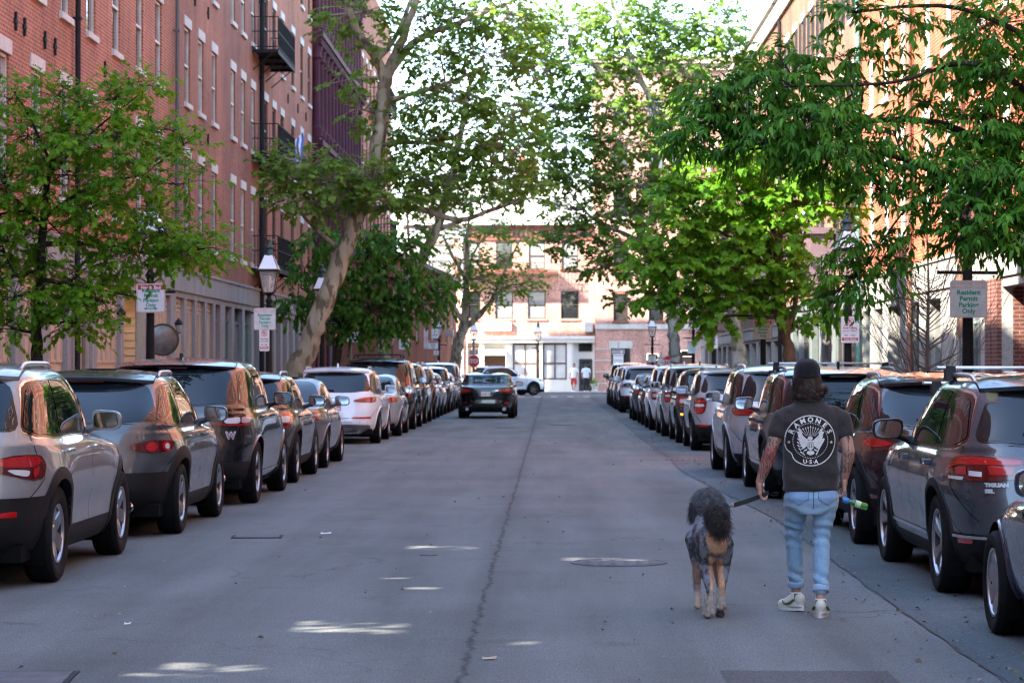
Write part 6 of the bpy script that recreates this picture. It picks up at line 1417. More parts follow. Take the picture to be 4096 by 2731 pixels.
 wl = thing('added_slot_wall', 'tall brick courtyard wall with small slots left of the photographer', 'wall', (XL, 0.0, 0), A)  # unseen wall added to cut the sun into patches on the road
 pm_ = MB(); pm_.box(0, 20.5, 0, .06, 0, 20.5); wo = pm_.build('wall', BR_B, wl); cu = MB(); k_ = .93
 for a, b_, c, d in hs:
  zc = (c + d) / 2
  cu.prism([(a - k_ * (c - zc), c), (b_ - k_ * (c - zc), c), (b_ - k_ * (d - zc), d), (a - k_ * (d - zc), d)], .4, lambda u, v, w_: (u, -.15 + w_, v))
 co_ = cu.build('cutter', BR_B); bb_ = bmesh.new(); bb_.from_mesh(co_.data); bmesh.ops.recalc_face_normals(bb_, faces=bb_.faces[:]); bb_.to_mesh(co_.data); bb_.free(); co_.parent = wl; bo = wo.modifiers.new('b', 'BOOLEAN'); bo.object = co_; bo.operation = 'DIFFERENCE'; bo.solver = 'EXACT'
 bpy.context.view_layer.update(); nm_ = D.meshes.new_from_object(wo.evaluated_get(bpy.context.evaluated_depsgraph_get())); wo.modifiers.clear(); wo.data = nm_; D.objects.remove(co_)
 bk = MB(); bk.box(0, 20.5, .06, .09, 9.6, 18.2); bk.box(0, 20.5, .06, .09, 0, 4.2); bk.build('backing', BR_B, wl)
 rg = np.random.default_rng(6); O = []
 for a, b_, c, d in hs:
  n = int(120 * (b_ - a + .35) * (d - c + .3) / .5)
  for i in range(n): O.append((rg.uniform(a - .35, b_ + .35), -rg.uniform(.03, .45), rg.uniform(c - .15, d + .15)))
 O = np.array(O); cl = thing('added_leaf_screen', 'loose climbing plant over the slots of the courtyard wall', 'climbing plant', (XL, 0, 0), A)  # leaves added over the slots to soften and break the sun patches
 leaves_mesh('leaves', O, rg.normal(0, 1, O.shape), np.array([0, -1., 0.3]) + rg.normal(0, .4, O.shape), rg.uniform(.06, .17, len(O)), 'maple', LEAF_PLANE, cl, rg.uniform(0, 1, len(O)))
 st = MB()
 for a, b_, c, d in hs: st.tube([(a, -.03, 0), (a + .1, -.05, c * .5), ((a + b_) / 2, -.06, c - .1), (b_, -.08, d)], [.02, .015, .01, .005], 5)
 st.build('stem', BARK_DARK, cl, 60)
def asphalt_mat(name, a, b_, seam=None, blue=0.):
 t = NT(name); c = t.coord()
 fine = t.noise(c, 75., 3, .8); mid = t.noise(c, 18., 4, .7); big = t.noise(c, .55, 5, .6)
 mp = t.new('Mapping'); t.ln(c, mp.inputs['Vector']); mp.inputs['Scale'].default_value = (1.6, .12, 1)
 lane = t.noise(mp.outputs[0], 1., 3)
 col = t.ramp(big, [(.32, a), (.68, b_)])
 col = t.mix(1., col, t.ramp(fine, [(.32, .45), (.5, .98), (.68, 1.7)]), 'MULTIPLY')
 col = t.mix(1., col, t.ramp(mid, [(.3, .86), (.7, 1.12)]), 'MULTIPLY')
 col = t.mix(1., col, t.ramp(lane, [(.35, .80), (.65, 1.12)]), 'MULTIPLY')
 bl = t.ramp(t.noise(c, 1.1, 4, .7), [(.56, 1.), (.70, .74)]); col = t.mix(1., col, bl, 'MULTIPLY')
 sx = t.new('SeparateXYZ'); t.ln(c, sx.inputs[0])
 wob = t.math('MULTIPLY', t.math('SUBTRACT', t.noise(c, 3.0, 5, .7), .5), .16)
 vo = t.new('TexVoronoi'); vo.feature = 'DISTANCE_TO_EDGE'; vo.inputs['Scale'].default_value = .22
 dn = t.new('TexNoise'); dn.inputs['Scale'].default_value = 1.4; dn.inputs['Detail'].default_value = 5; t.ln(c, dn.inputs['Vector'])
 mxv = t.new('VectorMath', operation='MULTIPLY_ADD'); t.ln(dn.outputs['Color'], mxv.inputs[0]); mxv.inputs[1].default_value = (1.3, 1.3, 0); t.ln(c, mxv.inputs[2]); t.ln(mxv.outputs[0], vo.inputs['Vector'])
 ck = t.ramp(vo.outputs['Distance'], [(.0, 1.), (.0035, .0)]); msk = t.ramp(t.noise(c, .35, 2), [(.50, 0.), (.60, .6)])
 col = t.mix(t.math('MULTIPLY', ck, msk), col, (.022, .022, .022))
 if seam is not None:
  d = t.math('ABSOLUTE', t.math('ADD', t.math('SUBTRACT', sx.outputs[0], seam), wob))
  w1 = t.ramp(d, [(.0, 1.), (.028, .0)]); br = t.ramp(t.noise(c, 2.2, 4, .7), [(.38, .25), (.55, 1.)])
  col = t.mix(t.math('MULTIPLY', w1, br), col, (.018, .018, .017))
  w2 = t.ramp(d, [(.0, .30), (.17, .0)]); col = t.mix(w2, col, (.04, .04, .042))
 t.set(Base_Color=col, Roughness=.88, Specular_IOR_Level=.3)
 t.bump(t.math('ADD', fine, t.math('MULTIPLY', mid, .6)), .55, .006)
 return t.m
def paving_mat():
 t = NT('brick_paving'); c = t.coord()
 b = t.new('TexBrick'); t.ln(c, b.inputs['Vector']); b.inputs['Scale'].default_value = 1; b.inputs['Brick Width'].default_value = .2; b.inputs['Row Height'].default_value = .1; b.inputs['Mortar Size'].default_value = .005
 b.inputs['Color1'].default_value = (.17, .075, .05, 1); b.inputs['Color2'].default_value = (.12, .06, .045, 1); b.inputs['Mortar'].default_value = (.10, .08, .07, 1)
 t.set(Base_Color=t.mix(1., b.outputs['Color'], t.ramp(t.noise(c, .8, 4), [(.3, .75), (.7, 1.15)]), 'MULTIPLY'), Roughness=.85); return t.m
def sheet(name, x0, x1, y0, y1, z, m):
 b = MB(); b.quad((x0, y0, z), (x1, y0, z), (x1, y1, z), (x0, y1, z)); return tag(b.build(name, m), kind='structure')
def street():
 KL, KR = -5.62, 4.72
 sheet('ground', -900, 900, -500, 1500, -.03, mat('bare_ground', (.12, .115, .105), .9, var=.2))
 AS = asphalt_mat('asphalt', (.108, .117, .115), (.147, .158, .155), seam=-.47)
 sheet('road', KL, 2.30, -60, 136.5, 0, AS); sheet('cross_street', -120, 120, 136.5, 144.5, 0, asphalt_mat('cross_asphalt', (.10, .10, .10), (.13, .13, .13)))
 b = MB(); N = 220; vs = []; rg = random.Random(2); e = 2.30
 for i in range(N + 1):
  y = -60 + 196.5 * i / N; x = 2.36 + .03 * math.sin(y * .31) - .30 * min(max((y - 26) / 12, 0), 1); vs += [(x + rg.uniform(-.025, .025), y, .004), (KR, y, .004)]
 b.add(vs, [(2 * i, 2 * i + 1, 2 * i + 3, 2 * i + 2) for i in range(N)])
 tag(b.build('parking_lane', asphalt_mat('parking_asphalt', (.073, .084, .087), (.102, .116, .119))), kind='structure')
 sheet('road_shoulder', 2.30, KR, -60, 136.5, 0, AS)
 b = MB(); vs = []
 for i in range(700):
  y = 8 + i * .09; x = 2.36 + .03 * math.sin(y * .31) - .30 * min(max((y - 26) / 12, 0), 1) + mnoise.noise((y * 1.7, 0, 0)) * .022 + mnoise.noise((y * .5, 3, 0)) * .03; w = .008 + .009 * mnoise.noise((y * 3.1, 5, 0)); vs += [(x - w, y, .007), (x + w, y, .007)]
 b.add(vs, [(2 * i, 2 * i + 1, 2 * i + 3, 2 * i + 2) for i in range(699)]); tag(b.build('road_joint', mat('dark_joint', (.045, .045, .045), .9, var=.5, vscale=2.)), kind='structure')
 PV = paving_mat(); KB = stone_mat('kerb_granite', (.22, .22, .215), (.34, .335, .33))
 for nm, x0, x1, y0, y1 in (('left_pavement', -9.2, KL - .16, -60, 136.3), ('right_pavement', KR + .16, 8.3, -60, 136.3), ('far_pavement', -60, 60, 144.7, 150)):
  b = MB(); b.box(x0, x1, y0, y1, -.02, .13); tag(b.build(nm, PV if nm != 'far_pavement' else stone_mat('pale_pavement', (.42, .40, .37), (.52, .50, .46), 12)), kind='structure')
 for x0, x1, y0, y1 in ((KL - .16, KL, -60, 136.3), (KR, KR + .16, -60, 136.3), (-60, 60, 144.5, 144.7), (-60, KL - .0, 136.3, 136.5), (KR, 60, 136.3, 136.5)):
  b = MB(); b.box(x0, x1, y0, y1, -.02, .136); tag(b.build('kerb', KB), kind='structure')
 b = MB(); b.box(KL, -4.15, 121, 136.3, -.02, .133); tag(b.build('corner_pavement', PV), kind='structure')
 b = MB()
 for k in range(7): x = -3.6 + k * .9; b.box(x, x + .35, 131.5, 134.2, .001, .005)
 tag(b.build('crossing_marking', mat('worn_road_paint', (.40, .40, .39), .8, var=.3)), kind='structure')
 mm = mat('cast_iron_cover', (.10, .102, .106), .85, 0., var=.3, bump=.5, bscale=60)
 for (xd, yd, d, lab, rust) in ((1421, 1291, .80, 'large round manhole cover lying in a bar of sun near the dog', 0), (1293, 976, .75, 'round manhole cover in the middle of the road further away', 0), (1165, 982, .7, 'round manhole cover left of the road centre, behind the black saloon', 0), (1575, 1055, .75, 'rusty red round manhole cover beside the right row of cars', 1), (985, 1274, .16, 'small round valve cover left of the road seam', 0)):
  Z = FP * HC / (yd - VY); t = thing('manhole_cover', lab, 'manhole cover', (wx(xd, Z), Z, 0), 0, 'covers in the road')
  m_ = mat('rusty_cover', (.16, .075, .06), .8, var=.3) if rust else mm; r = d / 2
  c = MB(); c.lathe([(r - .03, .002), (r - .03, .006), (r - .05, .006), (r - .055, .010), (.0, .011)], 36);
  for k in range(6):
   for j in range(6):
    x, y = (k - 2.5) * r * .26, (j - 2.5) * r * .26
    if math.hypot(x, y) < r * .8 and d > .3: c.box(x - .018, x + .018, y - .018, y + .018, .010, .012)
  c.build('lid', m_, t); c = MB(); c.lathe([(r, .001), (r, .007), (r - .028, .008), (r - .028, .001)], 36, cap=False); c.build('frame', m_, t, 40)
 for (xd, yd, w, h, lab) in ((590, 1233, .42, .30, 'small rectangular utility cover left of the road, level with the second SUV'), (30, 1560, .55, .5, 'square utility cover at the bottom left corner')):
  Z = FP * HC / (yd - VY); t = thing('utility_cover', lab, 'utility cover', (wx(xd, Z), Z, 0), R(4), 'covers in the road'); c = MB(); c.bbox(-w / 2, w / 2, -h / 2, h / 2, .001, .010, .003); c.build('lid', mm, t)
  c = MB()
  for (a, b_, e, f) in ((-w / 2 - .03, w / 2 + .03, -h / 2 - .03, -h / 2 - .004), (-w / 2 - .03, w / 2 + .03, h / 2 + .004, h / 2 + .03), (-w / 2 - .03, -w / 2 - .004, -h / 2 - .004, h / 2 + .004), (w / 2 + .004, w / 2 + .03, -h / 2 - .004, h / 2 + .004)): c.box(a, b_, e, f, .001, .008)
  c.build('frame', IRON, t)
 Z = FP * HC / (1552 - VY); b = MB(); x0, x1 = wx(1660, Z), wx(2050, Z); rg = random.Random(5)
 n = 30; pts = [(x0 + (x1 - x0) * i / n, Z + .25 + rg.uniform(-.02, .02)) for i in range(n + 1)] + [(x1 - (x1 - x0) * i / n, Z - 1.2 + rg.uniform(-.02, .02)) for i in range(n + 1)]
 b.add([(x, y, .0035) for x, y in pts], [tuple(range(len(pts)))]); tag(b.build('road_patch', asphalt_mat('patch_asphalt', (.072, .072, .072), (.092, .092, .09))), kind='structure')
 rg = np.random.default_rng(12); n = 1500; y = 9 + rg.uniform(0, 1, n) ** 1.6 * 70; q = rg.uniform(0, 1, n)
 x = np.where(q < .35, 2.36 + rg.normal(0, .22, n), np.where(q < .62, KR - np.abs(rg.normal(0, .3, n)), np.where(q < .8, KL + np.abs(rg.normal(0, .35, n)), rg.uniform(-3.4, 2.3, n))))
 O = np.stack([x, y, np.full(n, .012)], 1); Dd = np.stack([rg.normal(0, 1, n), rg.normal(0, 1, n), rg.normal(0, .1, n)], 1)
 tag(leaves_mesh('leaf_litter', O, Dd, np.array([0, 0, 1.]) + rg.normal(0, .25, (n, 3)), rg.uniform(.012, .045, n), 'oval', leaf_mat('dry_leaf', (.05, .04, .025), (.12, .10, .06), (.26, .23, .15), .1), None, rg.uniform(0, 1, n)), 'dry leaf bits scattered along the gutters and lane joint', 'leaf litter', kind='stuff')
 wm = mat('scrap_paper', (.7, .7, .68), .7)
 for (xd, yd, s_, lab) in ((749, 1226, .05, 'white scrap of paper on the asphalt left of the road seam'), (292, 1435, .02, 'tiny pale chip of litter low on the left asphalt'), (1125, 1513, .04, 'pale brown twig just right of the seam at the bottom'), (1812, 1390, .03, 'small pale chip of litter at the walking man\'s left foot')):
  Z = FP * HC / (yd - VY); b = MB(); X = wx(xd, Z)
  o = MB(); o.add([(-s_, -s_ * .8, .001), (s_ * .9, -s_ * .5, .004), (s_, s_ * .7, .016), (-s_ * .3, s_, .004), (-s_ * 1.1, s_ * .2, .012)], [(0, 1, 2, 3, 4)])
  tag(o.build('litter_scrap', wm if 'twig' not in lab else TAN2, None, loc=(X, Z, .004)), lab, 'litter', 'scraps of litter on the road')
 rm = mat('red_survey_paint', (.28, .06, .06), .9, var=.3); b = MB()
 for (xa, ya, xb_, yb_, w) in ((1500, 1040, 1580, 1037, .05), (1470, 1052, 1560, 1058, .05), (1420, 1016, 1478, 1022, .04), (850, 1052, 930, 1058, .05), (1060, 1049, 1085, 1049, .05), (1610, 1050, 1660, 1054, .05)):
  Za, Zb = FP * HC / (ya - VY), FP * HC / (yb_ - VY); p, q = (wx(xa, Za), Za), (wx(xb_, Zb), Zb); n = 7
  vs = []
  for i in range(n + 1):
   x, y = p[0] + (q[0] - p[0]) * i / n, p[1] + (q[1] - p[1]) * i / n + .25 * math.sin(i * 1.7); vs += [(x, y - w, .006), (x, y + w, .006)]
  b.add(vs, [(2 * i, 2 * i + 1, 2 * i + 3, 2 * i + 2) for i in range(n)])
 tag(b.build('road_marking', rm), kind='structure')
LGLASS = None
def gas_lamp_meshes():
 P = {}
 m = MB(); m.lathe([(.20, 0), (.20, .10), (.16, .16), (.15, .55), (.17, .60), (.12, .68), (.085, .78), (.075, 1.0), (.062, 2.35), (.075, 2.40), (.085, 2.48), (.06, 2.56), (.055, 2.86), (.085, 2.92), (.05, 2.97), (.04, 3.02), (.10, 3.06), (.10, 3.08)], 16)
 P['post'] = (m, IRON, 40)
 m = MB(); m.tube([(-.38, 0, 2.66), (.38, 0, 2.66)], [.022, .022], 8); m.lathe([(.0, -.40), (.035, -.385), (.0, -.36)], 8, (0, 0, 2.66), 'x'); m.lathe([(0, .36), (.035, .385), (0, .40)], 8, (0, 0, 2.66), 'x')
 for sd in (-1, 1): m.tube([(sd * .05, 0, 2.80), (sd * .16, 0, 2.88), (sd * .15, 0, 3.0), (sd * .09, 0, 3.06)], .012, 6)
 P['ladder_bar'] = (m, IRON, 50)
 def sqr(r, z): return [(r, r, z), (-r, r, z), (-r, -r, z), (r, -r, z)]
 m = MB(); a, b_ = sqr(.115, 3.09), sqr(.20, 3.56)
 for i in range(4): m.tube([a[i], b_[i]], .013, 6)
 for sq in (a, b_):
  for i in range(4): m.tube([sq[i], sq[(i + 1) % 4]], .015, 6)
 for i in range(4):
  c, d = sqr(.225, 3.575)[i], sqr(.225, 3.575)[(i + 1) % 4]; m.tube([c, d], .024, 6)
 c = sqr(.205, 3.60); d = sqr(.095, 3.90)
 for i in range(4): m.tube([c[i], d[i]], .010, 6)
 P['lantern_frame'] = (m, mat('brass_black_lantern', (.06, .045, .025), .45, .6), 50)
 m = MB(); a, b_ = sqr(.112, 3.10), sqr(.196, 3.555)
 for i in range(4): m.quad(a[i], a[(i + 1) % 4], b_[(i + 1) % 4], b_[i])
 P['glass'] = (m, lamp_glass(), None)
 m = MB(); c, d = sqr(.215, 3.595), sqr(.095, 3.90)
 for i in range(4): m.quad(c[i], c[(i + 1) % 4], d[(i + 1) % 4], d[i])
 P['hood'] = (m, mat('sky_sheen_hood', (.70, .74, .76), .25, var=.06, coat=.5), None)  # whitish colour holds the sky reflected by the glass roof panels
 m = MB(); m.lathe([(.10, 3.89), (.115, 3.92), (.085, 3.96), (.075, 4.03), (.11, 4.06), (.10, 4.10), (.05, 4.15), (.04, 4.19), (.055, 4.22), (.0, 4.26)], 14); P['finial'] = (m, mat('green_black_cap', (.03, .055, .05), .5, .4, var=.2), 50)
 m = MB(); m.lathe([(.02, 3.10), (.025, 3.28), (.045, 3.30), (.05, 3.42), (.03, 3.46)], 10); P['mantle'] = (m, mat('gas_mantle', (.65, .60, .5), .6), 50)
 return P
def lamp_glass():
 t = NT('lantern_glass'); t.set(Base_Color=(.75, .75, .72), Roughness=.08, Alpha=.32, Specular_IOR_Level=.6); return t.m
def lamps():
 P = gas_lamp_meshes(); GL = 'gas lamps along the pavements'
 spots = [(617, 52., 'gas lamp above the two stacked parking signs on the left pavement', -6.07), (739, 65., 'gas lamp half hidden by the leaning plane trunk', None), (343, 37.5, 'gas lamp lost in the pin oak crown, above the sign with a double arrow', None), (1008, 126., 'gas lamp beside the far left brick corner building', None), (1088, 138.6, 'gas lamp directly above the left STOP sign', None), (1236, 146., 'gas lamp standing in front of the sunlit shop windows', None),
   (1946, 43., 'gas lamp over the street cleaning sign on the right pavement', None), (1752, 58., 'gas lamp buried in the maple above a North End sign', None), (1639, 79., 'gas lamp above the blue wheelchair parking sign', None), (1592, 97., 'gas lamp over the far North End permit sign, left of the pale trunk', None), (1498, 126., 'gas lamp at the far right corner in front of the bright wall', None), (2220, 30., 'gas lamp nearest the right edge, its lantern covered by dark leaves', None)]
 first = None
 for i, (xd, Z, lab, X) in enumerate(spots):
  X = X if X is not None else wx(xd, Z)
  if first is None:
   first = thing('gas_lamp', lab, 'street lamp', (X, Z, .13), 0, GL); pts = {}
   for k in ('post', 'ladder_bar', 'lantern_frame', 'glass', 'hood', 'finial', 'mantle'):
    m, mt, sm = P[k]; o = m.build(k, mt, first, sm)
   first_kids = kids(first)
  else:
   t = first.copy(); COL.objects.link(t); t.location = (X, Z, .13); t['label'] = lab; t.rotation_euler = (0, 0, rnd.uniform(-.2, .2))
   for c in first_kids: n = c.copy(); COL.objects.link(n); n.parent = t
def rrect(w, h, r, n=5):
 o = []
 for cx, cy, a0 in ((w / 2 - r, h / 2 - r, 0), (-w / 2 + r, h / 2 - r, 90), (-w / 2 + r, -h / 2 + r, 180), (w / 2 - r, -h / 2 + r, 270)):
  for k in range(n + 1): a = R(a0 + 90 * k / n); o.append((cx + r * math.cos(a), cy + r * math.sin(a)))
 return o
SG = SRED = SW = None
def sign(kind, label, X, Y, Zc, w=.46, h=.46, group='parking signs on posts', tilt=0., name='parking_sign', ry=0.):
 sw = mat('sign_white', (.72, .72, .70), .45, var=.05); sg = mat('sign_green', (.0, .30, .20), .5, var=0); sr = mat('sign_red', (.50, .035, .04), .5, var=0); sb = mat('sign_blue', (.02, .09, .40), .5, var=0); sal = mat('sign_aluminium', (.4, .4, .41), .4, .8); sk = mat('sign_black', (.02, .02, .02), .5, var=0); sf = mat('faded_red', (.60, .45, .41), .6, var=.2); old = mat('weathered_sign_white', (.60, .62, .60), .55, var=.12, vscale=9)
 face = old if kind in ('faded', 'north') else sw
 M_ = [sal, face, sg, sr, sb, sk, sf]
 b = MB(); fr = lambda u, v, d: (u, -.002 - d, v)
 b.prism(rrect(w, h, .035), .003, lambda u, v, d: (u, .0015 - d, v), 0)
 b.flat(rrect(w - .004, h - .004, .034), lambda u, v, d: (u, -.0028, v), 1)
 L = .0034
 def T(s, sz, y, mi, bold=.003, sx=1.): b.text(s, sz, lambda u, v, d: (u, -L, y + v), mi, bold=bold, sx=sx)
 def rect(x0, x1, y0, y1, mi, l=L): b.quad((x0, -l, y0), (x1, -l, y0), (x1, -l, y1), (x0, -l, y1), mi)
 if kind in ('permit', 'permit_arrow', 'faded', 'north'):
  s = h / .46; rm = 6 if kind == 'faded' else 3
  rect(-w / 2 + .025, w / 2 - .025, h / 2 - .10 * s, h / 2 - .022 * s, rm)
  if kind == 'north' or kind == 'permit_arrow': b.text('North End', .072 * s, lambda u, v, d: (u, -L - .0006, h / 2 - .087 * s + v), 1, bold=.003)
  if kind == 'faded': b.text('North End', .072 * s, lambda u, v, d: (u, -L - .0006, h / 2 - .087 * s + v), 1, bold=.002)
  for e in ((-w / 2 + .012, w / 2 - .012, h / 2 - .017, h / 2 - .012), (-w / 2 + .012, w / 2 - .012, -h / 2 + .012, -h / 2 + .017), (-w / 2 + .012, -w / 2 + .017, -h / 2 + .017, h / 2 - .017), (w / 2 - .017, w / 2 - .012, -h / 2 + .017, h / 2 - .017)): rect(*e, rm)
  off = .0 if kind != 'permit_arrow' else .035
  for i, tx in enumerate(('Resident', 'Permit', 'Parking', 'Only')): T(tx, .082 * s, (.055 - .077 * i) * s + off, 2)
  if kind == 'permit_arrow':
   y = -h / 2 + .062; rect(-.07, .07, y - .008, y + .008, 2)
   for sd in (-1, 1): b.add([(sd * .11, -L, y), (sd * .065, -L, y + .024), (sd * .065, -L, y - .024)], [(0, 1, 2) if sd < 0 else (0, 2, 1)], 2)
  b.lathe([(.008, .0), (.006, .004)], 8, (0, -.007, h / 2 - .03), 'y', 0); b.lathe([(.008, .0), (.006, .004)], 8, (0, -.007, -h / 2 + .03), 'y', 0)
 elif kind == 'noparking':
  s = h / .45; cx, cy, r = 0 if w < .2 else -.0, h / 2 - .085 * s, .062 * s
  n = 24
  vs = [( cx + q * math.cos(2 * PI * k / n), -L, cy + q * math.sin(2 * PI * k / n)) for k in range(n) for q in (r, r - .012)]
  b.add(vs, [(2 * k, 2 * k + 1, 2 * ((k + 1) % n) + 1, 2 * ((k + 1) % n)) for k in range(n)], 3)
  b.text('P', .09 * s, lambda u, v, d: (cx + u, -L, cy - .031 * s + v), 3, bold=.003)
  b.quad((cx - .046 * s, -L - .0005, cy + .036 * s), (cx - .036 * s, -L - .0005, cy + .046 * s), (cx + .046 * s, -L - .0005, cy - .036 * s), (cx + .036 * s, -L - .0005, cy - .046 * s), 3)
  T('Street Cleaning', .042 * s, .015 * s, 3, .002, .82 * w / .3); T('1st & 3rd TUESDAY', .034 * s, -.032 * s, 5, .001, .80 * w / .3); rect(-w / 2 + .03, w / 2 - .03, -.062 * s, -.059 * s, 3); T('8am - 12pm', .036 * s, -.105 * s, 5, .001, w / .3)
  rect(-w / 2 + .02, w / 2 - .02, -.185 * s, -.135 * s, 3); b.text('Tow Zone', .045 * s, lambda u, v, d: (u * w / .3, -L - .0006, -.175 * s + v), 1, bold=.002)
 elif kind == 'wheelchair':
  s = h / .45
  rect(-w / 2 + .015, w / 2 - .015, h / 2 - .09 * s, h / 2 - .015, 3); b.text('TOW ZONE', .048 * s, lambda u, v, d: (u, -L - .0006, h / 2 - .07 * s + v), 1, bold=.002, sx=w / .3)
  rect(-.065, .065, -.02 * s, .12 * s, 4); k = L + .0008
  b.add([(-.012 + .012 * math.cos(a), -k, .098 * s + .012 * math.sin(a)) for a in np.linspace(0, 2 * PI, 10, endpoint=False)], [tuple(range(10))], 1)
  rect(-.016, -.006, .045 * s, .088 * s, 1, k); rect(-.006, .022, .045 * s, .055 * s, 1, k); rect(.016, .026, .015 * s, .045 * s, 1, k); rect(.026, .04, .012 * s, .02 * s, 1, k)
  vs = [(-.006 + q * math.cos(a), -k, .035 * s + q * math.sin(a)) for a in np.linspace(R(110), R(380), 16) for q in (.036, .028)]; b.add(vs, [(2 * i, 2 * i + 1, 2 * i + 3, 2 * i + 2) for i in range(15)], 1)
  for y in (-.07, -.10): rect(-.08, .08, y * s, y * s + .008, 5)
  T('PARKING', .03 * s, -.16 * s, 3, .001)
 elif kind == 'stop':
  b = MB(); oc = [(.375 * math.cos(R(22.5 + 45 * k)), .375 * math.sin(R(22.5 + 45 * k))) for k in range(8)]
  b.prism(oc, .004, lambda u, v, d: (u, .002 - d, v), 0); b.flat([(u * .99, v * .99) for u, v in oc], lambda u, v, d: (u, -.003, v), 1); b.flat([(u * .94, v * .94) for u, v in oc], lambda u, v, d: (u, -.0045, v), 3)
  b.text('STOP', .33, lambda u, v, d: (u * .82, -.006, v - .115), 1, bold=.012)
 elif kind == 'oneway':
  rect(-w / 2 + .03, w / 2 - .03, -h / 2 + .03, h / 2 - .03, 5); b.add([(-w / 2 + .06, -L - .001, -.04), (w / 2 - .2, -L - .001, -.04), (w / 2 - .2, -L - .001, -.10), (w / 2 - .05, -L - .001, 0), (w / 2 - .2, -L - .001, .10), (w / 2 - .2, -L - .001, .04), (-w / 2 + .06, -L - .001, .04)], [tuple(range(7))], 1)
  b.text('ONE WAY', .06, lambda u, v, d: (u - .06, -L - .002, v - .022), 5, bold=.002)
 elif kind == 'p':
  T('P', .16, .04, 5, .004)
  for y in (-.04, -.08, -.12): rect(-w / 2 + .05, w / 2 - .05, y, y + .012, 5)
 elif kind == 'blank':
  rect(-w / 2 + .05, w / 2 - .05, h / 2 - .10, h / 2 - .05, 3); rect(-w / 2 + .05, w / 2 - .05, -.05, -.03, 5); rect(-w / 2 + .05, w / 2 - .05, -.12, -.10, 5)
 o = b.build(name, M_, None, loc=(X, Y, Zc)); o.rotation_euler = (0, tilt, ry)
 k = MB(); k.box(-.05, .05, .0016, .07, -.012, .012); k.build('bracket', sal, o)
 return tag(o, label, 'sign', group)
def sign_post(X, Y, H, label, m=None):
 t = thing('sign_post', label, 'post', (X, Y, .13), 0, 'plain sign posts'); b = MB(); b.tube([(0, 0, 0), (0, 0, H)], [.03, .03], 8); b.build('pole', m or mat('galvanised_post', (.22, .23, .24), .5, .6), t, 50); c = MB(); c.lathe([(.034, H), (.03, H + .015), (0, H + .025)], 8); c.build('cap', IRON, t); return t
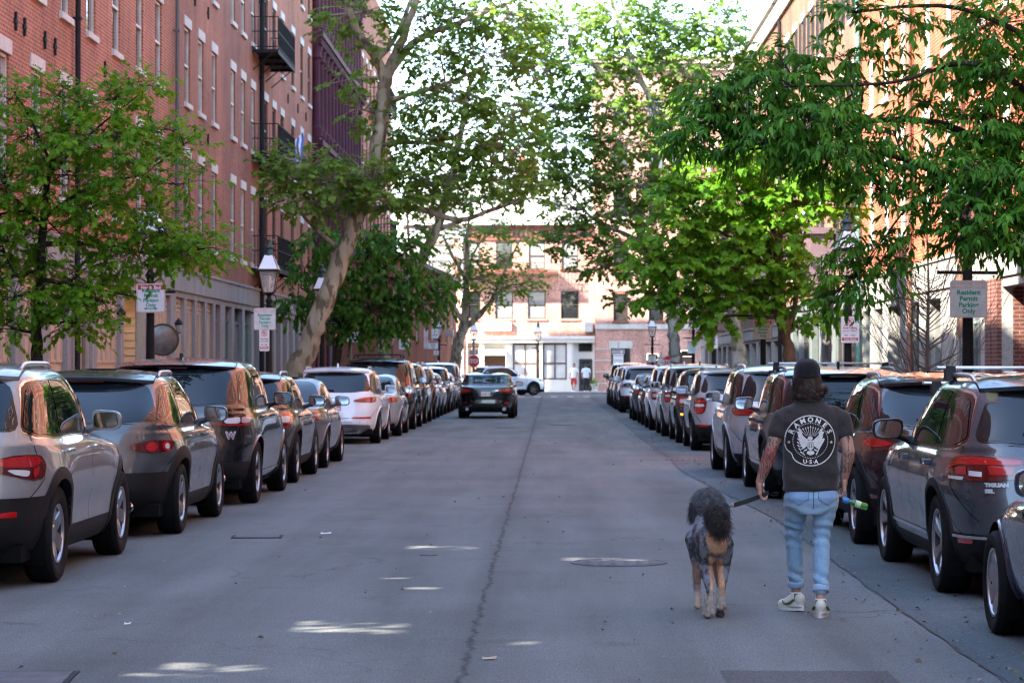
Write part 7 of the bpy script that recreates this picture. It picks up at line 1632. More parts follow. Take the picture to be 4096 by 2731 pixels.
def signs():
 def at(xd, yd, Z, dy=-.12): Zs = Z + dy; return wx(xd, Zs), Zs, wh(yd, Zs)
 sign('permit_arrow', 'permit parking sign with a green double arrow, below the pin oak leaves', *at(344, 684, 37.5), .45, .45)
 sign('faded', 'green lettered permit sign on the left gas lamp, above a small red sign', *at(607, 732, 52.), .47, .47)
 sign('noparking', 'small red street cleaning sign under the left permit sign', *at(606, 781, 52.), .22, .47)
 sign('permit', 'permit sign partly covered by the low dark tree', *at(806, 768, 74.), .46, .46); sign_post(wx(806, 74.), 74., 2.9, 'post under the sign partly covered by the low dark tree')
 sign('p', 'narrow white sign left of the pale green permit sign', *at(888, 794, 91.), .30, .50); sign_post(wx(888, 91.), 91., 2.6, 'post of the narrow white sign by the low dark tree')
 sign('faded', 'pale green weathered permit sign in front of the corner building', *at(928, 790, 104.), .46, .46); sign_post(wx(928, 104.), 104., 2.9, 'post of the pale green weathered permit sign')
 X, Y, Zs = at(978, 768, 117.); sign('noparking', 'upper of two narrow red and white signs on the corner building\'s pavement', X, Y, wh(767, 117.), .20, .45); sign('noparking', 'lower of two narrow red and white signs on the corner building\'s pavement', X, Y, wh(790, 117.), .20, .45); sign_post(X, 117., 3.6, 'post with two narrow signs near the corner building')
 X, Y, Zs = at(999, 766, 122.); sign('p', 'white P sign on the post nearest the corner lamp', X, Y, wh(766, 122.), .36, .48); sign('permit', 'green and white permit sign below the white P sign', X - .1, Y, wh(792, 122.), .52, .42); sign('noparking', 'small white sign lowest under the P sign', X + .06, Y - .02, wh(810, 122.), .26, .26); sign_post(X, 122., 3.6, 'post with the white P sign near the corner lamp')
 X, Y, Zs = at(1088, 829, 138.); sign('stop', 'red STOP sign left of the road end', X, Y, Zs, group='stop signs', name='stop_sign'); sign('oneway', 'small one way arrow sign above the left STOP sign', X, Y, wh(809, 138.), .5, .26, name='one_way_sign', group='one way signs', ry=0.); sign_post(X, 138., 2.9, 'post of the left STOP sign')
 X, Y, Zs = at(1536, 831, 128.); sign('stop', 'red STOP sign half hidden behind a trunk on the right', X, Y, Zs, group='stop signs', name='stop_sign'); sign_post(X, 128., 2.3, 'post of the right STOP sign')
 X, Y, Zs = at(1519, 829, 129.); sign('blank', 'white sign just left of the right STOP sign', X, Y, Zs, .4, .5); sign_post(X, 129., 2.3, 'post beside the right STOP sign')
 sign('permit', 'faint white sign under the far right corner lamp', *at(1497, 822, 126.), .42, .42)
 X, Y, Zs = at(1420, 808, 146.); sign('oneway', 'one way arrow sign in front of the ground floor window at the far right', X, Y, Zs, .75, .28, name='one_way_sign', group='one way signs'); sign('blank', 'blank white board below the far one way sign', X, Y, wh(825, 146.), .62, .62, group='far sign boards', name='sign_board'); sign_post(X, 146., 3.0, 'post of the far one way sign')
 sign('faded', 'weathered permit sign with its red band worn off, nearest the right edge', *at(2222, 687, 30.), .46, .46)
 sign('noparking', 'street cleaning tow zone sign on the right gas lamp', *at(1951, 757, 43.), .325, .47)
 sign('north', 'North End permit sign with a red band, under the maple', *at(1752, 757, 58.), .45, .46)
 X, Y, Zs = at(1638, 785, 79.); sign('wheelchair', 'blue wheelchair tow zone sign left of the pale trunk', X, Y, Zs, .29, .44)
 X, Y, Zs = at(1625, 756, 92.); sign('wheelchair', 'higher wheelchair sign on a grey post, left of the nearer one', X, Y, Zs, .27, .52); sign_post(X, 92., 3.6, 'grey post of the higher wheelchair sign')
 sign('north', 'small far North End permit sign below its lamp', *at(1591, 797, 97.), .44, .50)
def fittings():
 XL = -9.2
 Z = 55.0; p = wp(350, 780, Z); t = thing('convex_mirror', 'round convex traffic mirror with a dark rim by the passage', 'mirror', (XL + .35, Z, p.z), R(0))
 m = MB(); m.lathe([(.0, -.030), (.12, -.028), (.24, -.018), (.335, -.002), (.345, .0)], 30, axis='y', cap=False); m.build('mirror_dome', mat('smoky_mirror', (.12, .115, .11), .3, .55, var=.45, vscale=5), t, 60)
 m = MB(); m.lathe([(.335, -.03), (.375, -.03), (.375, .02), (.335, .02)], 30, axis='y', cap=False); m.build('rim', GLOSSBLK, t, 50); m = MB(); m.tube([(0, .03, 0), (-.2, .06, 0), (-.36, .06, 0)], .02, 6); m.build('bracket', IRON, t)
 t.rotation_euler = (0, 0, R(14))
 for (xd, yd, Z, lab) in ((389, 752, 58.2, 'small black lantern on the wall right of the convex mirror'), (258, 730, 50.4, 'small black lantern under the pin oak branches')):
  X = XL + .22; t = thing('wall_lantern', lab, 'wall lantern', (X, Z, wh(yd, Z)), 0, 'wall lanterns'); m = MB(); m.tube([(-.21, 0, -.22), (-.1, 0, -.25), (0, 0, -.16)], .014, 6); m.build('bracket', IRON, t)
  m = MB(); m.lathe([(.05, -.14), (.09, .08), (.11, .10), (.05, .18), (.02, .21), (0, .24)], 6); m.build('lantern', IRON, t); m = MB(); m.lathe([(.057, -.11), (.088, .06)], 6); m.build('glass', lamp_glass(), t)
 Z = 84.6; t = thing('flag', 'blue and white striped flag hanging from the brick front below a fire escape', 'flag', (XL, Z, wh(352, Z)), 0)
 m = MB(); m.tube([(0, 0, .1), (.5, -.1, .75)], .016, 6); m.build('pole', WHITEP, t)
 m = MB(); n = 14
 for j in range(6):
  vs = []
  for i in range(n + 1):
   for k in (0, 1): u = (j + k) / 6; v = i / n; vs.append((.52 - .45 * u * (1 - .3 * v) + .02 * math.sin(9 * v + 4 * u), -.1 + .05 * math.sin(6 * v + 7 * u), .74 - .40 * u * (1 - v) - 1.25 * v))
  m.add(vs, [(2 * i, 2 * i + 1, 2 * i + 3, 2 * i + 2) for i in range(n)], j % 2)
 m.build('cloth', [mat('flag_blue', (.03, .14, .50), .8), mat('flag_white', (.7, .7, .72), .8)], t, 180)
 t = thing('air_conditioner', 'pale window air conditioner on the corner building', 'air conditioner', (-5.85, 133.0, wh(765, 133.)), R(87))
 m = MB(); m.bbox(-.33, .33, -.5, .05, -.2, .2, .02); m.build('casing', mat('ac_grey', (.5, .5, .48), .5), t, 40); m = MB()
 for k in range(7): m.box(-.28, .28, -.512, -.5, -.17 + .05 * k, -.15 + .05 * k)
 m.build('grille', FRAMED, t)
 X = wx(1366, 147.5); t = thing('planter', 'white stone urn by the far right shop door', 'planter', (X, 147.5, .13), 0); m = MB(); m.lathe([(.20, 0), (.22, .06), (.14, .14), (.26, .42), (.30, .48), (.25, .48)], 16); m.build('pot', LIMEST, t, 40)
 rg = np.random.default_rng(3); n = 60; p = rg.normal(0, .13, (n, 3)) + np.array([0, 0, .55]); leaves_mesh('plant', p, rg.normal(0, 1, (n, 3)), np.array([0, 0, 1.]) + rg.normal(0, .4, (n, 3)), rg.uniform(.08, .16, n), 'oval', LEAF_OAK, t, rg.uniform(0, 1, n))
def ball_cone(mb, p0, r0, p1, r1, n=14, sq=None):
 """rounded tapered limb; sq=(axis vector, factor) flattens it"""
 p0, p1 = Vector(p0), Vector(p1); ax = (p1 - p0); L = ax.length; ax = ax.normalized() if L > 1e-6 else Vector((0, 0, 1))
 u = ax.orthogonal().normalized(); w = ax.cross(u)
 prof = [(r0 * math.sin(a), -r0 * math.cos(a)) for a in np.linspace(.05, PI / 2, 5)] + [(r1 * math.cos(a), L + r1 * math.sin(a)) for a in np.linspace(0, PI / 2 - .05, 5)]
 vs = []
 for r, h in prof:
  for j in range(n):
   a = 2 * PI * j / n; v = u * math.cos(a) * r + w * math.sin(a) * r
   if sq: s_ = Vector(sq[0]).normalized(); v = v - s_ * v.dot(s_) * (1 - sq[1])
   vs.append(p0 + ax * h + v)
 fs = [(i * n + j, i * n + (j + 1) % n, (i + 1) * n + (j + 1) % n, (i + 1) * n + j) for i in range(len(prof) - 1) for j in range(n)]
 fs += [tuple(range(n - 1, -1, -1)), tuple(range((len(prof) - 1) * n, len(prof) * n))]
 mb.add(vs, fs)
def chain(mb, pts, rad, n=14, sq=None):
 for i in range(len(pts) - 1): ball_cone(mb, pts[i], rad[i], pts[i + 1], rad[i + 1], n, sq)
def ellipsoid(mb, c, r, rot=None, n=18, k=12):
 vs, fs = [], []
 M_ = rot.to_matrix() if rot else Matrix.Identity(3)
 for i in range(1, k):
  t = PI * i / k
  for j in range(n): a = 2 * PI * j / n; vs.append(Vector(c) + M_ @ Vector((r[0] * math.sin(t) * math.cos(a), r[1] * math.sin(t) * math.sin(a), r[2] * math.cos(t))))
 for i in range(k - 2):
  for j in range(n): fs.append((i * n + j, (i + 1) * n + j, (i + 1) * n + (j + 1) % n, i * n + (j + 1) % n))
 vs.append(Vector(c) + M_ @ Vector((0, 0, r[2]))); vs.append(Vector(c) + M_ @ Vector((0, 0, -r[2]))); t = len(vs) - 2
 for j in range(n): fs.append((t, j, (j + 1) % n)); fs.append((t + 1, (k - 2) * n + (j + 1) % n, (k - 2) * n + j))
 mb.add(vs, fs)
def loft(mb, rings, n=28, e=2.3):
 """stacked superellipse rings (cx, cy, z, rx, ry)"""
 vs, fs = [], []
 for cx, cy, z, rx, ry in rings:
  for j in range(n):
   a = 2 * PI * j / n; c, s_ = math.cos(a), math.sin(a)
   vs.append((cx + math.copysign(abs(c) ** (2 / e), c) * rx, cy + math.copysign(abs(s_) ** (2 / e), s_) * ry, z))
 m = len(rings); up = rings[-1][2] > rings[0][2]
 for i in range(m - 1):
  for j in range(n):
   q = (i * n + j, i * n + (j + 1) % n, (i + 1) * n + (j + 1) % n, (i + 1) * n + j); fs.append(q if up else q[::-1])
 a, b = tuple(range(n - 1, -1, -1)), tuple(range((m - 1) * n, m * n)); fs += [a, b] if up else [a[::-1], b[::-1]]
 mb.add(vs, fs)
def organic(mb, voxel, smooth=6, disp=None):
 """union of overlapping closed shapes as one continuous skin"""
 me = D.meshes.new('skin_source'); me.from_pydata([tuple(p) for p in mb.v], [], mb.f); me.update()
 o = D.objects.new('skin_source', me); COL.objects.link(o)
 r = o.modifiers.new('r', 'REMESH'); r.mode = 'VOXEL'; r.voxel_size = voxel; r.use_smooth_shade = True
 s_ = o.modifiers.new('s', 'SMOOTH'); s_.iterations = smooth; s_.factor = .5
 bpy.context.view_layer.update(); dg = bpy.context.evaluated_depsgraph_get()
 out = D.meshes.new_from_object(o.evaluated_get(dg)); D.objects.remove(o); D.meshes.remove(me)
 if disp is not None:
  n = len(out.vertices); co = np.empty(n * 3); out.vertices.foreach_get('co', co); no = np.empty(n * 3); out.vertices.foreach_get('normal', no)
  co = co.reshape(-1, 3); no = no.reshape(-1, 3); d = np.array([disp(p) for p in co]); co += no * d[:, None]; out.vertices.foreach_set('co', co.ravel()); out.update()
 out.polygons.foreach_set('use_smooth', np.ones(len(out.polygons), dtype=bool))
 return out
def put(me, name, mats, parent):
 me.name = name
 for m in (mats if isinstance(mats, list) else [mats]): me.materials.append(m)
 o = D.objects.new(name, me); COL.objects.link(o); o.parent = parent; return o
def strands(mb, roots, dirs, length, r, rg, seg=4, droop=.0, wave=.0, freq=3.):
 for p, d in zip(roots, dirs):
  d = np.array(d) / (np.linalg.norm(d) + 1e-9); L = length * rg.uniform(.6, 1.25); ph = rg.uniform(0, 6.3); sd = np.cross(d, rg.normal(0, 1, 3)); sd /= np.linalg.norm(sd) + 1e-9
  pts = []
  for k in range(seg + 1):
   t = k / seg; pts.append(np.array(p) + d * L * t + np.array([0, 0, -droop * L * t * t]) + sd * wave * L * math.sin(freq * t * 2 + ph) * t)
  mb.tube(pts, [r * (1 - .8 * k / seg) for k in range(seg + 1)], 3, cap=False)
def skin_mat(name, ink=None):
 if name in _M: return _M[name]
 t = NT(name); c = t.coord(); n = t.noise(c, 14, 4)
 col = t.ramp(n, [(.3, (.40, .215, .150)), (.7, (.50, .28, .20))])
 if ink:
  w = t.new('TexWave'); w.inputs['Scale'].default_value = 16; w.inputs['Distortion'].default_value = 9; w.inputs['Detail'].default_value = 3; w.inputs['Detail Scale'].default_value = 2.; t.ln(c, w.inputs['Vector'])
  f = t.ramp(w.outputs['Fac'], [(.40, 1.), (.60, .15)]); big = t.ramp(t.noise(c, 9, 3), [(.34, 0.), (.46, 1.)])
  col = t.mix(t.math('MULTIPLY', t.math('MULTIPLY', f, big), .78), col, (.05, .052, .052))
  g = t.ramp(t.noise(c, 19, 2), [(.60, 0.), (.68, .6)]); col = t.mix(g, col, (.03, .09, .075))
  if ink == 'rose':
   sx = t.new('SeparateXYZ'); t.ln(c, sx.inputs[0]); z = sx.outputs[2]
   band = t.ramp(z, [(.98, 0.), (1.0, 1.)])
   d = t.math('ABSOLUTE', t.math('SUBTRACT', z, 1.045)); fl = t.ramp(d, [(.045, 1.), (.06, 0.)])
   vo = t.new('TexVoronoi'); vo.inputs['Scale'].default_value = 42; t.ln(c, vo.inputs['Vector'])
   rc = t.ramp(vo.outputs['Distance'], [(.0, (.50, .13, .11)), (.45, (.36, .07, .065)), (.7, (.08, .03, .03))]); col = t.mix(t.math('MULTIPLY', fl, .62), col, rc)
   d2 = t.math('ABSOLUTE', t.math('SUBTRACT', z, .945)); col = t.mix(t.math('MULTIPLY', t.ramp(d2, [(.014, 1.), (.024, 0.)]), .5), col, (.36, .08, .07))
 t.set(Base_Color=col, Roughness=.5, Specular_IOR_Level=.35, Subsurface_Weight=.12, Subsurface_Scale=.02)
 _M[name] = t.m; return t.m
def cloth_mat(name, a, b_, scale=40., fade=None, weave=900., rough=.9):
 if name in _M: return _M[name]
 t = NT(name); c = t.coord(); n = t.noise(c, scale, 4); col = t.ramp(n, [(.3, a), (.7, b_)])
 if fade: col = t.mix(t.ramp(t.noise(c, 3.2, 3), [(.35, 0.), (.65, .75)]), col, fade)
 t.set(Base_Color=col, Roughness=rough, Specular_IOR_Level=.2, Sheen_Weight=.15); t.bump(t.noise(c, weave, 2), .25, .002)
 _M[name] = t.m; return t.m
def hand(mb, W, sgn, curl=1.0):
 """hand hanging from the wrist W; sgn -1 left, +1 right; fingers close towards the thigh"""
 W = Vector(W); inn = Vector((-sgn, 0, 0)); dn = Vector((0, .10, -1)).normalized(); fw = Vector((0, 1, .10)).normalized()
 def P(i, f, d): return W + inn * i + fw * f + dn * d
 ball_cone(mb, P(0, 0, -.02), .029, P(.0, .004, .03), .033, 14, ((1, 0, 0), .72))
 for f0, f1 in ((-.027, -.030), (-.009, -.010), (.010, .010), (.027, .028)): ball_cone(mb, P(0, f0 * .75, .02), .0165, P(.001, f1, .078), .0125, 12)
 ln = [(.030, .022, .018), (.036, .026, .020), (.038, .028, .021), (.034, .024, .019)]
 for k, f in enumerate((-.031, -.0105, .0105, .029)):
  a, b, c = ln[k]; r = (.0078, .0088, .0092, .0088)[k]; j = (.004, -.002, -.003, .002)[k]
  p0 = P(.001, f, .080); p1 = P(.010 + .006 * curl, f * .98, .080 + a * .92 + j); p2 = p1 + inn * (b * (.55 + .40 * curl)) + dn * (b * (.35 - .35 * curl)); p3 = p2 + inn * (c * .35) - dn * (c * (.85 * curl - .1))
  chain(mb, [p0, p1, p2, p3], [r * 1.15, r * 1.08, r, r * .86], 10)
 t0 = P(.004, .026, .018); t1 = P(.014, .046, .045); t2 = P(.030, .046, .072); t3 = P(.040, .030, .088); chain(mb, [t0, t1, t2, t3], [.0155, .0128, .0108, .0088], 10)
def shoe(root, pos, yaw, pitch, left):
 s_ = empty('shoe', pos); s_.parent = root; s_.rotation_euler = (pitch, 0, yaw); k = -1 if left else 1
 out = []
 for i in range(40):
  a = 2 * PI * i / 40; y = math.cos(a); x = math.sin(a); w = .045 + .008 * math.sin((y + .4) * 1.6); out.append((x * w * (1 - .12 * max(-y, 0)) + k * .006 * y, .065 + y * .142))
 m = MB(); m.prism([(x * .98, .060 + (y - .065) * .96) for x, y in out], .026, lambda u, v, w: (u, v, w)); m.build('sole', mat('shoe_sole_white', (.62, .61, .56), .6), s_, 30)
 m = MB(); up = [(.025, .045, .135), (.05, .044, .128), (.075, .040, .105), (.09, .036, .075)]
 loft(m, [(0, .062, .022, .047, .136), (0, .060, .045, .046, .132), (0, .045, .065, .043, .108), (0, .02, .085, .038, .078), (0, .0, .103, .034, .056)], 28, 2.2)
 ellipsoid(m, (0, .14, .04), (.042, .058, .034)); ellipsoid(m, (0, -.045, .075), (.036, .034, .045))
 put(organic(m, .006, 5), 'upper', mat('shoe_leather_cream', (.60, .58, .50), .55, var=.08), s_)
 gm = mat('shoe_green_suede', (.13, .17, .045), .8, var=.2)
 m = MB()
 for zz in np.linspace(.068, .118, 6):
  for sd in (0,): pass
 vs = []
 for i in range(13):
  a = R(-150 + 120 * i / 12);
  for z in (.066, .09, .114): q = 1.05 - .09 * (z - .066) / .048; vs.append((math.cos(a) * .040 * q, .004 + math.sin(a) * .064 * q, z))
 m.add(vs, [(i * 3 + j, (i + 1) * 3 + j, (i + 1) * 3 + j + 1, i * 3 + j + 1) for i in range(12) for j in range(2)]); m.build('heel_tab', gm, s_, 180)
 m = MB()
 for sd in (-1, 1):
  pts = [(sd * .041, -.03, .075), (sd * .0485, .0, .055), (sd * .050, .04, .045), (sd * .0465, .085, .052), (sd * .036, .11, .066)]; m.tube(pts, [.007, .009, .008, .007, .004], 6)
 m.build('side_stripe', gm, s_, 60)
 m = MB(); m.lathe([(.036, .095), (.038, .115), (.035, .122), (.031, .10)], 20, (0, .0, 0)); m.build('sock', mat('sock_white', (.7, .7, .68), .9), s_, 60)
 return s_
def emblem(parent, shirt):
 """printed seal on the shirt back: laid on the cloth"""
 bv = BVHTree.FromPolygons([v.co[:] for v in shirt.data.vertices], [tuple(p.vertices) for p in shirt.data.polygons])
 cx, cz, Rr = -.018, 1.143, .163
 def fr(u, v, w=0.):
  x, z = cx + u, cz + v; h = bv.ray_cast(Vector((x, -1, z)), Vector((0, 1, 0)))
  y = h[0].y if h[0] else -.12
  return (x, y - .0022 - w, z)
 ink = mat('print_off_white', (.66, .65, .60), .8, var=.12, vscale=60); blk = mat('print_black', (.008, .008, .009), .85, var=0)
 b = MB()
 def ring(r0, r1, mi, n=90, w=.0006, wob=0.):
  vs = []
  for k in range(n):
   a = 2 * PI * k / n; q = 1 + (wob * (math.exp(-((a - 3.75) / .18) ** 2) * -1.) if wob else 0)
   for r in (r0, r1): vs.append(fr(r * q * math.cos(a), r * q * math.sin(a), w))
  b.add(vs, [(2 * k, 2 * k + 1, 2 * ((k + 1) % n) + 1, 2 * ((k + 1) % n)) for k in range(n)], mi)
 rs = np.linspace(.0, Rr, 9)
 for i in range(8): ring(max(rs[i], .001), rs[i + 1], 1, 64, .0, .09 if i == 7 else 0)
 ring(Rr - .004, Rr + .002, 0, 110, .0007, .09)
 def poly(pts, mi=0, w=.0012): b.add([fr(u, v, w) for u, v in pts], [tuple(range(len(pts)))], mi)
 def both(pts, **k): poly(pts, **k); poly([(-u, v) for u, v in pts][::-1], **k)
 for k in range(64):
  a = 2 * PI * k / 64; c = (.113 * math.cos(a), .113 * math.sin(a) * 1.0); poly([(c[0] + .0030 * math.cos(q), c[1] + .0030 * math.sin(q)) for q in np.linspace(0, 2 * PI, 6, endpoint=False)])
 def arc_text(s, a0, a1, r, size, inward=False):
  for i, ch in enumerate(s):
   a = a0 + (a1 - a0) * (i / (len(s) - 1) if len(s) > 1 else .5)
   if not inward: f = lambda u, v, d, a=a: fr((r + v) * math.cos(a) + u * math.sin(a), (r + v) * math.sin(a) - u * math.cos(a), .0012)
   else: f = lambda u, v, d, a=a: fr((r - v) * math.cos(a) - u * math.sin(a), (r - v) * math.sin(a) + u * math.cos(a), .0012)
   b.text(ch, size, f, 0, bold=.0016, sx=1.05)
 arc_text('RAMONES', R(154), R(26), .122, .044)
 for i, (ch, x) in enumerate((('U', -.036), ('S', .0), ('A', .036))): b.text(ch, .036, lambda u, v, d, x=x: fr(x + u, -.148 + .25 * (x + u) ** 2 * 4 + v, .0012), 0, bold=.0012)
 for x in (-.018, .018): poly([(x + .003 * math.cos(q), -.136 + .003 * math.sin(q)) for q in np.linspace(0, 2 * PI, 6, endpoint=False)])
 for sd in (-1, 1): poly([(sd * .137 + (.012 if k % 2 == 0 else .005) * math.cos(PI / 2 + k * PI / 5), -.01 + (.012 if k % 2 == 0 else .005) * math.sin(PI / 2 + k * PI / 5)) for k in range(10)])
 for i in range(9):
  a = (i - 4) / 4.; x1 = a * .062; y1 = .086 - .018 * abs(a); x0 = a * .028; y0 = .030; n = (-(y1 - y0), x1 - x0); L = math.hypot(*n); n = (n[0] / L * .0011, n[1] / L * .0011)
  poly([(x0 - n[0], y0 - n[1]), (x1 - n[0], y1 - n[1]), (x1 + n[0], y1 + n[1]), (x0 + n[0], y0 + n[1])][::-1]); t = ((x1 - x0) / L, (y1 - y0) / L)
  poly([(x1 + n[0] * 4.4, y1 + n[1] * 4.4), (x1 + t[0] * .013, y1 + t[1] * .013), (x1 - n[0] * 4.4, y1 - n[1] * 4.4)])
 for k in range(4): both([(.055 + .006 * k, .040 + .009 * k), (.070 + .005 * k, .052 + .009 * k), (.052 + .005 * k, .056 + .008 * k)])
 for k in range(8):
  t = k / 7; x0, y0 = .020 + .030 * t, -.020 + .030 * t; x1, y1 = .052 + .045 * t - .02 * t * t, -.050 + .105 * t
  w_ = .0065 + .002 * t; dx, dy = x1 - x0, y1 - y0; L = math.hypot(dx, dy); n = (-dy / L * w_, dx / L * w_)
  both([(x0 + n[0] * .7, y0 + n[1] * .7), (x0 - n[0] * .7, y0 - n[1] * .7), (x1 - n[0] * .8, y1 - n[1] * .8), (x1 + dx / L * .009, y1 + dy / L * .009), (x1 + n[0] * .8, y1 + n[1] * .8)])
 both([(.018, .004), (.020, -.030), (.040, -.050), (.058, -.038), (.070, .002), (.084, .050), (.092, .062), (.064, .052), (.044, .028)])
 poly([(.016 * math.cos(a) - .002, .016 + .013 * math.sin(a)) for a in np.linspace(0, 2 * PI, 12, endpoint=False)]); poly([(-.016, .018), (-.028, .011), (-.015, .009)])
 poly([(-.004 + .0022 * math.cos(a), .018 + .0022 * math.sin(a)) for a in np.linspace(0, 2 * PI, 6, endpoint=False)], mi=1, w=.0018)
 poly([(-.026, .002), (-.026, -.010), (.026, -.010), (.026, .002)][::-1][::-1]); sh_ = [(-.024, -.014), (-.022, -.046), (0, -.066), (.022, -.046), (.024, -.014)]; poly(sh_)
 for k in range(4): x = -.0165 + .011 * k; poly([(x - .002, -.017), (x - .002, -.048), (x + .002, -.048), (x + .002, -.017)], mi=1, w=.0018)
 poly([(-.018, -.066), (-.026, -.082), (-.012, -.091), (.0, -.094), (.012, -.091), (.026, -.082), (.018, -.066)])
 both([(.022, -.052), (.042, -.060), (.046, -.068), (.024, -.064)])
 for k in range(6):
  x, y = -.052 - .020 * math.sin(k / 5 * PI * .8), -.086 + .021 * k
  for sd in (-1, 1): poly([(x, y), (x + sd * .010 - .004, y + .010), (x + sd * .016, y + .018), (x + sd * .004, y + .013)][::sd])
 poly([(-.040, -.094), (-.034, -.092), (-.060, -.072), (-.064, -.076)])
 dx, dy = .050, .105; L = math.hypot(dx, dy); n = (-dy / L, dx / L); p0 = (.036, -.092)
 def q(t, w_): return (p0[0] + dx * t + n[0] * w_, p0[1] + dy * t + n[1] * w_)
 poly([q(0, .0035), q(0, -.0035), q(.45, -.0035), q(.8, -.0075), q(1.0, -.0068), q(1.04, 0), q(1.0, .0068), q(.8, .0075), q(.45, .0035)])
 o = b.build('printed_emblem', [ink, blk], parent)
 return o
def walking_man():
 Zm = 15.87; X0 = wx(1862, Zm); root = thing('person', 'person walking a dog, seen from behind in black cap, charcoal printed T-shirt and pale jeans', 'person', (X0, Zm, 0))
 WL, WR = (-.335, .03, .868), (.216, .02, .892)
 b = MB()
 hx = -.028
 loft(b, [(hx, .0, 1.43, .050, .060), (hx, .012, 1.465, .062, .082), (hx, .012, 1.51, .072, .096), (hx, .005, 1.56, .077, .102), (hx, .0, 1.605, .075, .098), (hx, -.004, 1.64, .055, .075), (hx, -.005, 1.655, .025, .035)], 24, 2.0)
 ellipsoid(b, (hx, .085, 1.452), (.03, .028, .024)); ball_cone(b, (hx, .10, 1.555), .008, (hx, .117, 1.515), .013); ellipsoid(b, (hx, .094, 1.478), (.024, .016, .010))
 for sd in (-1, 1): ellipsoid(b, (hx + sd * .082, -.006, 1.535), (.010, .020, .032)); ellipsoid(b, (hx + sd * .045, .075, 1.51), (.022, .022, .022))
 chain(b, [(hx, -.012, 1.47), (hx + .004, -.018, 1.40), (0, -.01, 1.36)], [.056, .058, .075])
 loft(b, [(0, 0, .80, .145, .095), (0, .005, .92, .140, .092), (0, 0, 1.05, .140, .090), (0, 0, 1.2, .150, .095), (0, 0, 1.29, .135, .080), (0, -.005, 1.34, .09, .060)], 24)
 for sd, sh_, el, wr in ((-1, (-.180, -.005, 1.325), (-.272, -.035, 1.062), WL), (1, (.185, -.005, 1.325), (.240, -.045, 1.070), WR)):
  m1 = Vector(sh_).lerp(Vector(el), .45); f1 = Vector(el).lerp(Vector(wr), .28); f2 = Vector(el).lerp(Vector(wr), .7)
  chain(b, [(sd * .10, -.005, 1.315), Vector(sh_) + Vector((0, 0, -.025)), m1, el, f1, f2, wr], [.045, .044, .046, .040, .0445, .034, .0275])
  hand(b, wr, sd)
 AL, AR = (-.072, .27, .115), (.046, -.125, .118); KL_, KR_ = (-.103, .15, .53), (.068, .02, .53)
 for hp, kn, an in (((-.085, .02, .83), KL_, AL), ((.085, -.01, .83), KR_, AR)):
  cf = Vector(kn).lerp(Vector(an), .3)
  chain(b, [hp, kn, cf, an], [.075, .047, .049, .030]); a = Vector(an); ball_cone(b, a, .03, a + Vector((0, .0, -.07)), .028);
 ball_cone(b, Vector(AL) + Vector((-.0, -.01, -.075)), .028, Vector(AL) + Vector((-.06, .11, -.085)), .024); ball_cone(b, Vector(AR) + Vector((.0, -.01, -.078)), .028, Vector(AR) + Vector((.02, .13, -.088)), .024)
 me = organic(b, .0036, 4)
 sk, tl, tr = skin_mat('skin'), skin_mat('tattooed_skin_rose', 'rose'), skin_mat('tattooed_skin', 'dark')
 o = put(me, 'body', [sk, tl, tr], root)
 n = len(me.polygons); ce = np.empty(n * 3); me.polygons.foreach_get('center', ce); ce = ce.reshape(-1, 3)
 mi = np.zeros(n, dtype=np.int32); mi[(ce[:, 0] < -.19) & (ce[:, 2] > .885) & (ce[:, 2] < 1.26)] = 1; mi[(ce[:, 0] > .185) & (ce[:, 2] > .93) & (ce[:, 2] < 1.065)] = 2; me.polygons.foreach_set('material_index', mi)
 bv = BVHTree.FromPolygons([v.co[:] for v in me.vertices], [tuple(p.vertices) for p in me.polygons]); t = MB()
 def on(u, v):
  h = bv.ray_cast(Vector((.232 + u, -1, 1.13 + v)), Vector((0, 1, 0))); return (.232 + u, (h[0].y if h[0] else -.05) - .001, 1.13 + v)
 for pts in ([(-.002, -.05), (.002, -.05), (.003, .012), (-.003, .012)], [(.011 * math.cos(a), .028 + .016 * math.sin(a)) for a in np.linspace(0, 2 * PI, 12, endpoint=False)], [(-.006, -.05), (.006, -.05), (.004, -.058), (-.004, -.058)]): t.add([on(*p) for p in pts], [tuple(range(len(pts)))])
 t.build('arm_tattoo', mat('tattoo_ink', (.05, .04, .04), .6), root)
 e = MB()
 for sd in (-1, 1): ellipsoid(e, (hx + sd * .031, .088, 1.545), (.012, .010, .010), None, 10, 8)
 e.build('eyes', mat('eye_white', (.6, .58, .55), .2), root, 180); e = MB(); ellipsoid(e, (hx, .108, 1.478), (.022, .006, .006), None, 10, 8); e.build('mouth', mat('lips', (.32, .10, .08), .5), root, 180)
 b = MB()
 loft(b, [(-.006, 0, .822, .183, .132), (-.006, .0, .86, .184, .132), (-.006, .0, .95, .181, .126), (-.006, .0, 1.05, .179, .121), (-.006, .0, 1.15, .183, .123), (-.006, 0, 1.24, .190, .124), (-.006, 0, 1.30, .192, .113), (-.008, -.002, 1.345, .165, .094), (-.012, -.004, 1.385, .112, .080), (-.02, -.008, 1.416, .072, .070)], 36, 2.5)
 for sd in (-1, 1):
  ball_cone(b, (sd * .12, -.004, 1.318), .060, (sd * .200, -.008, 1.290), .056); ball_cone(b, (sd * .200, -.008, 1.290), .056, (sd * (.230 if sd < 0 else .217), -.018, 1.195), .0615, 18)
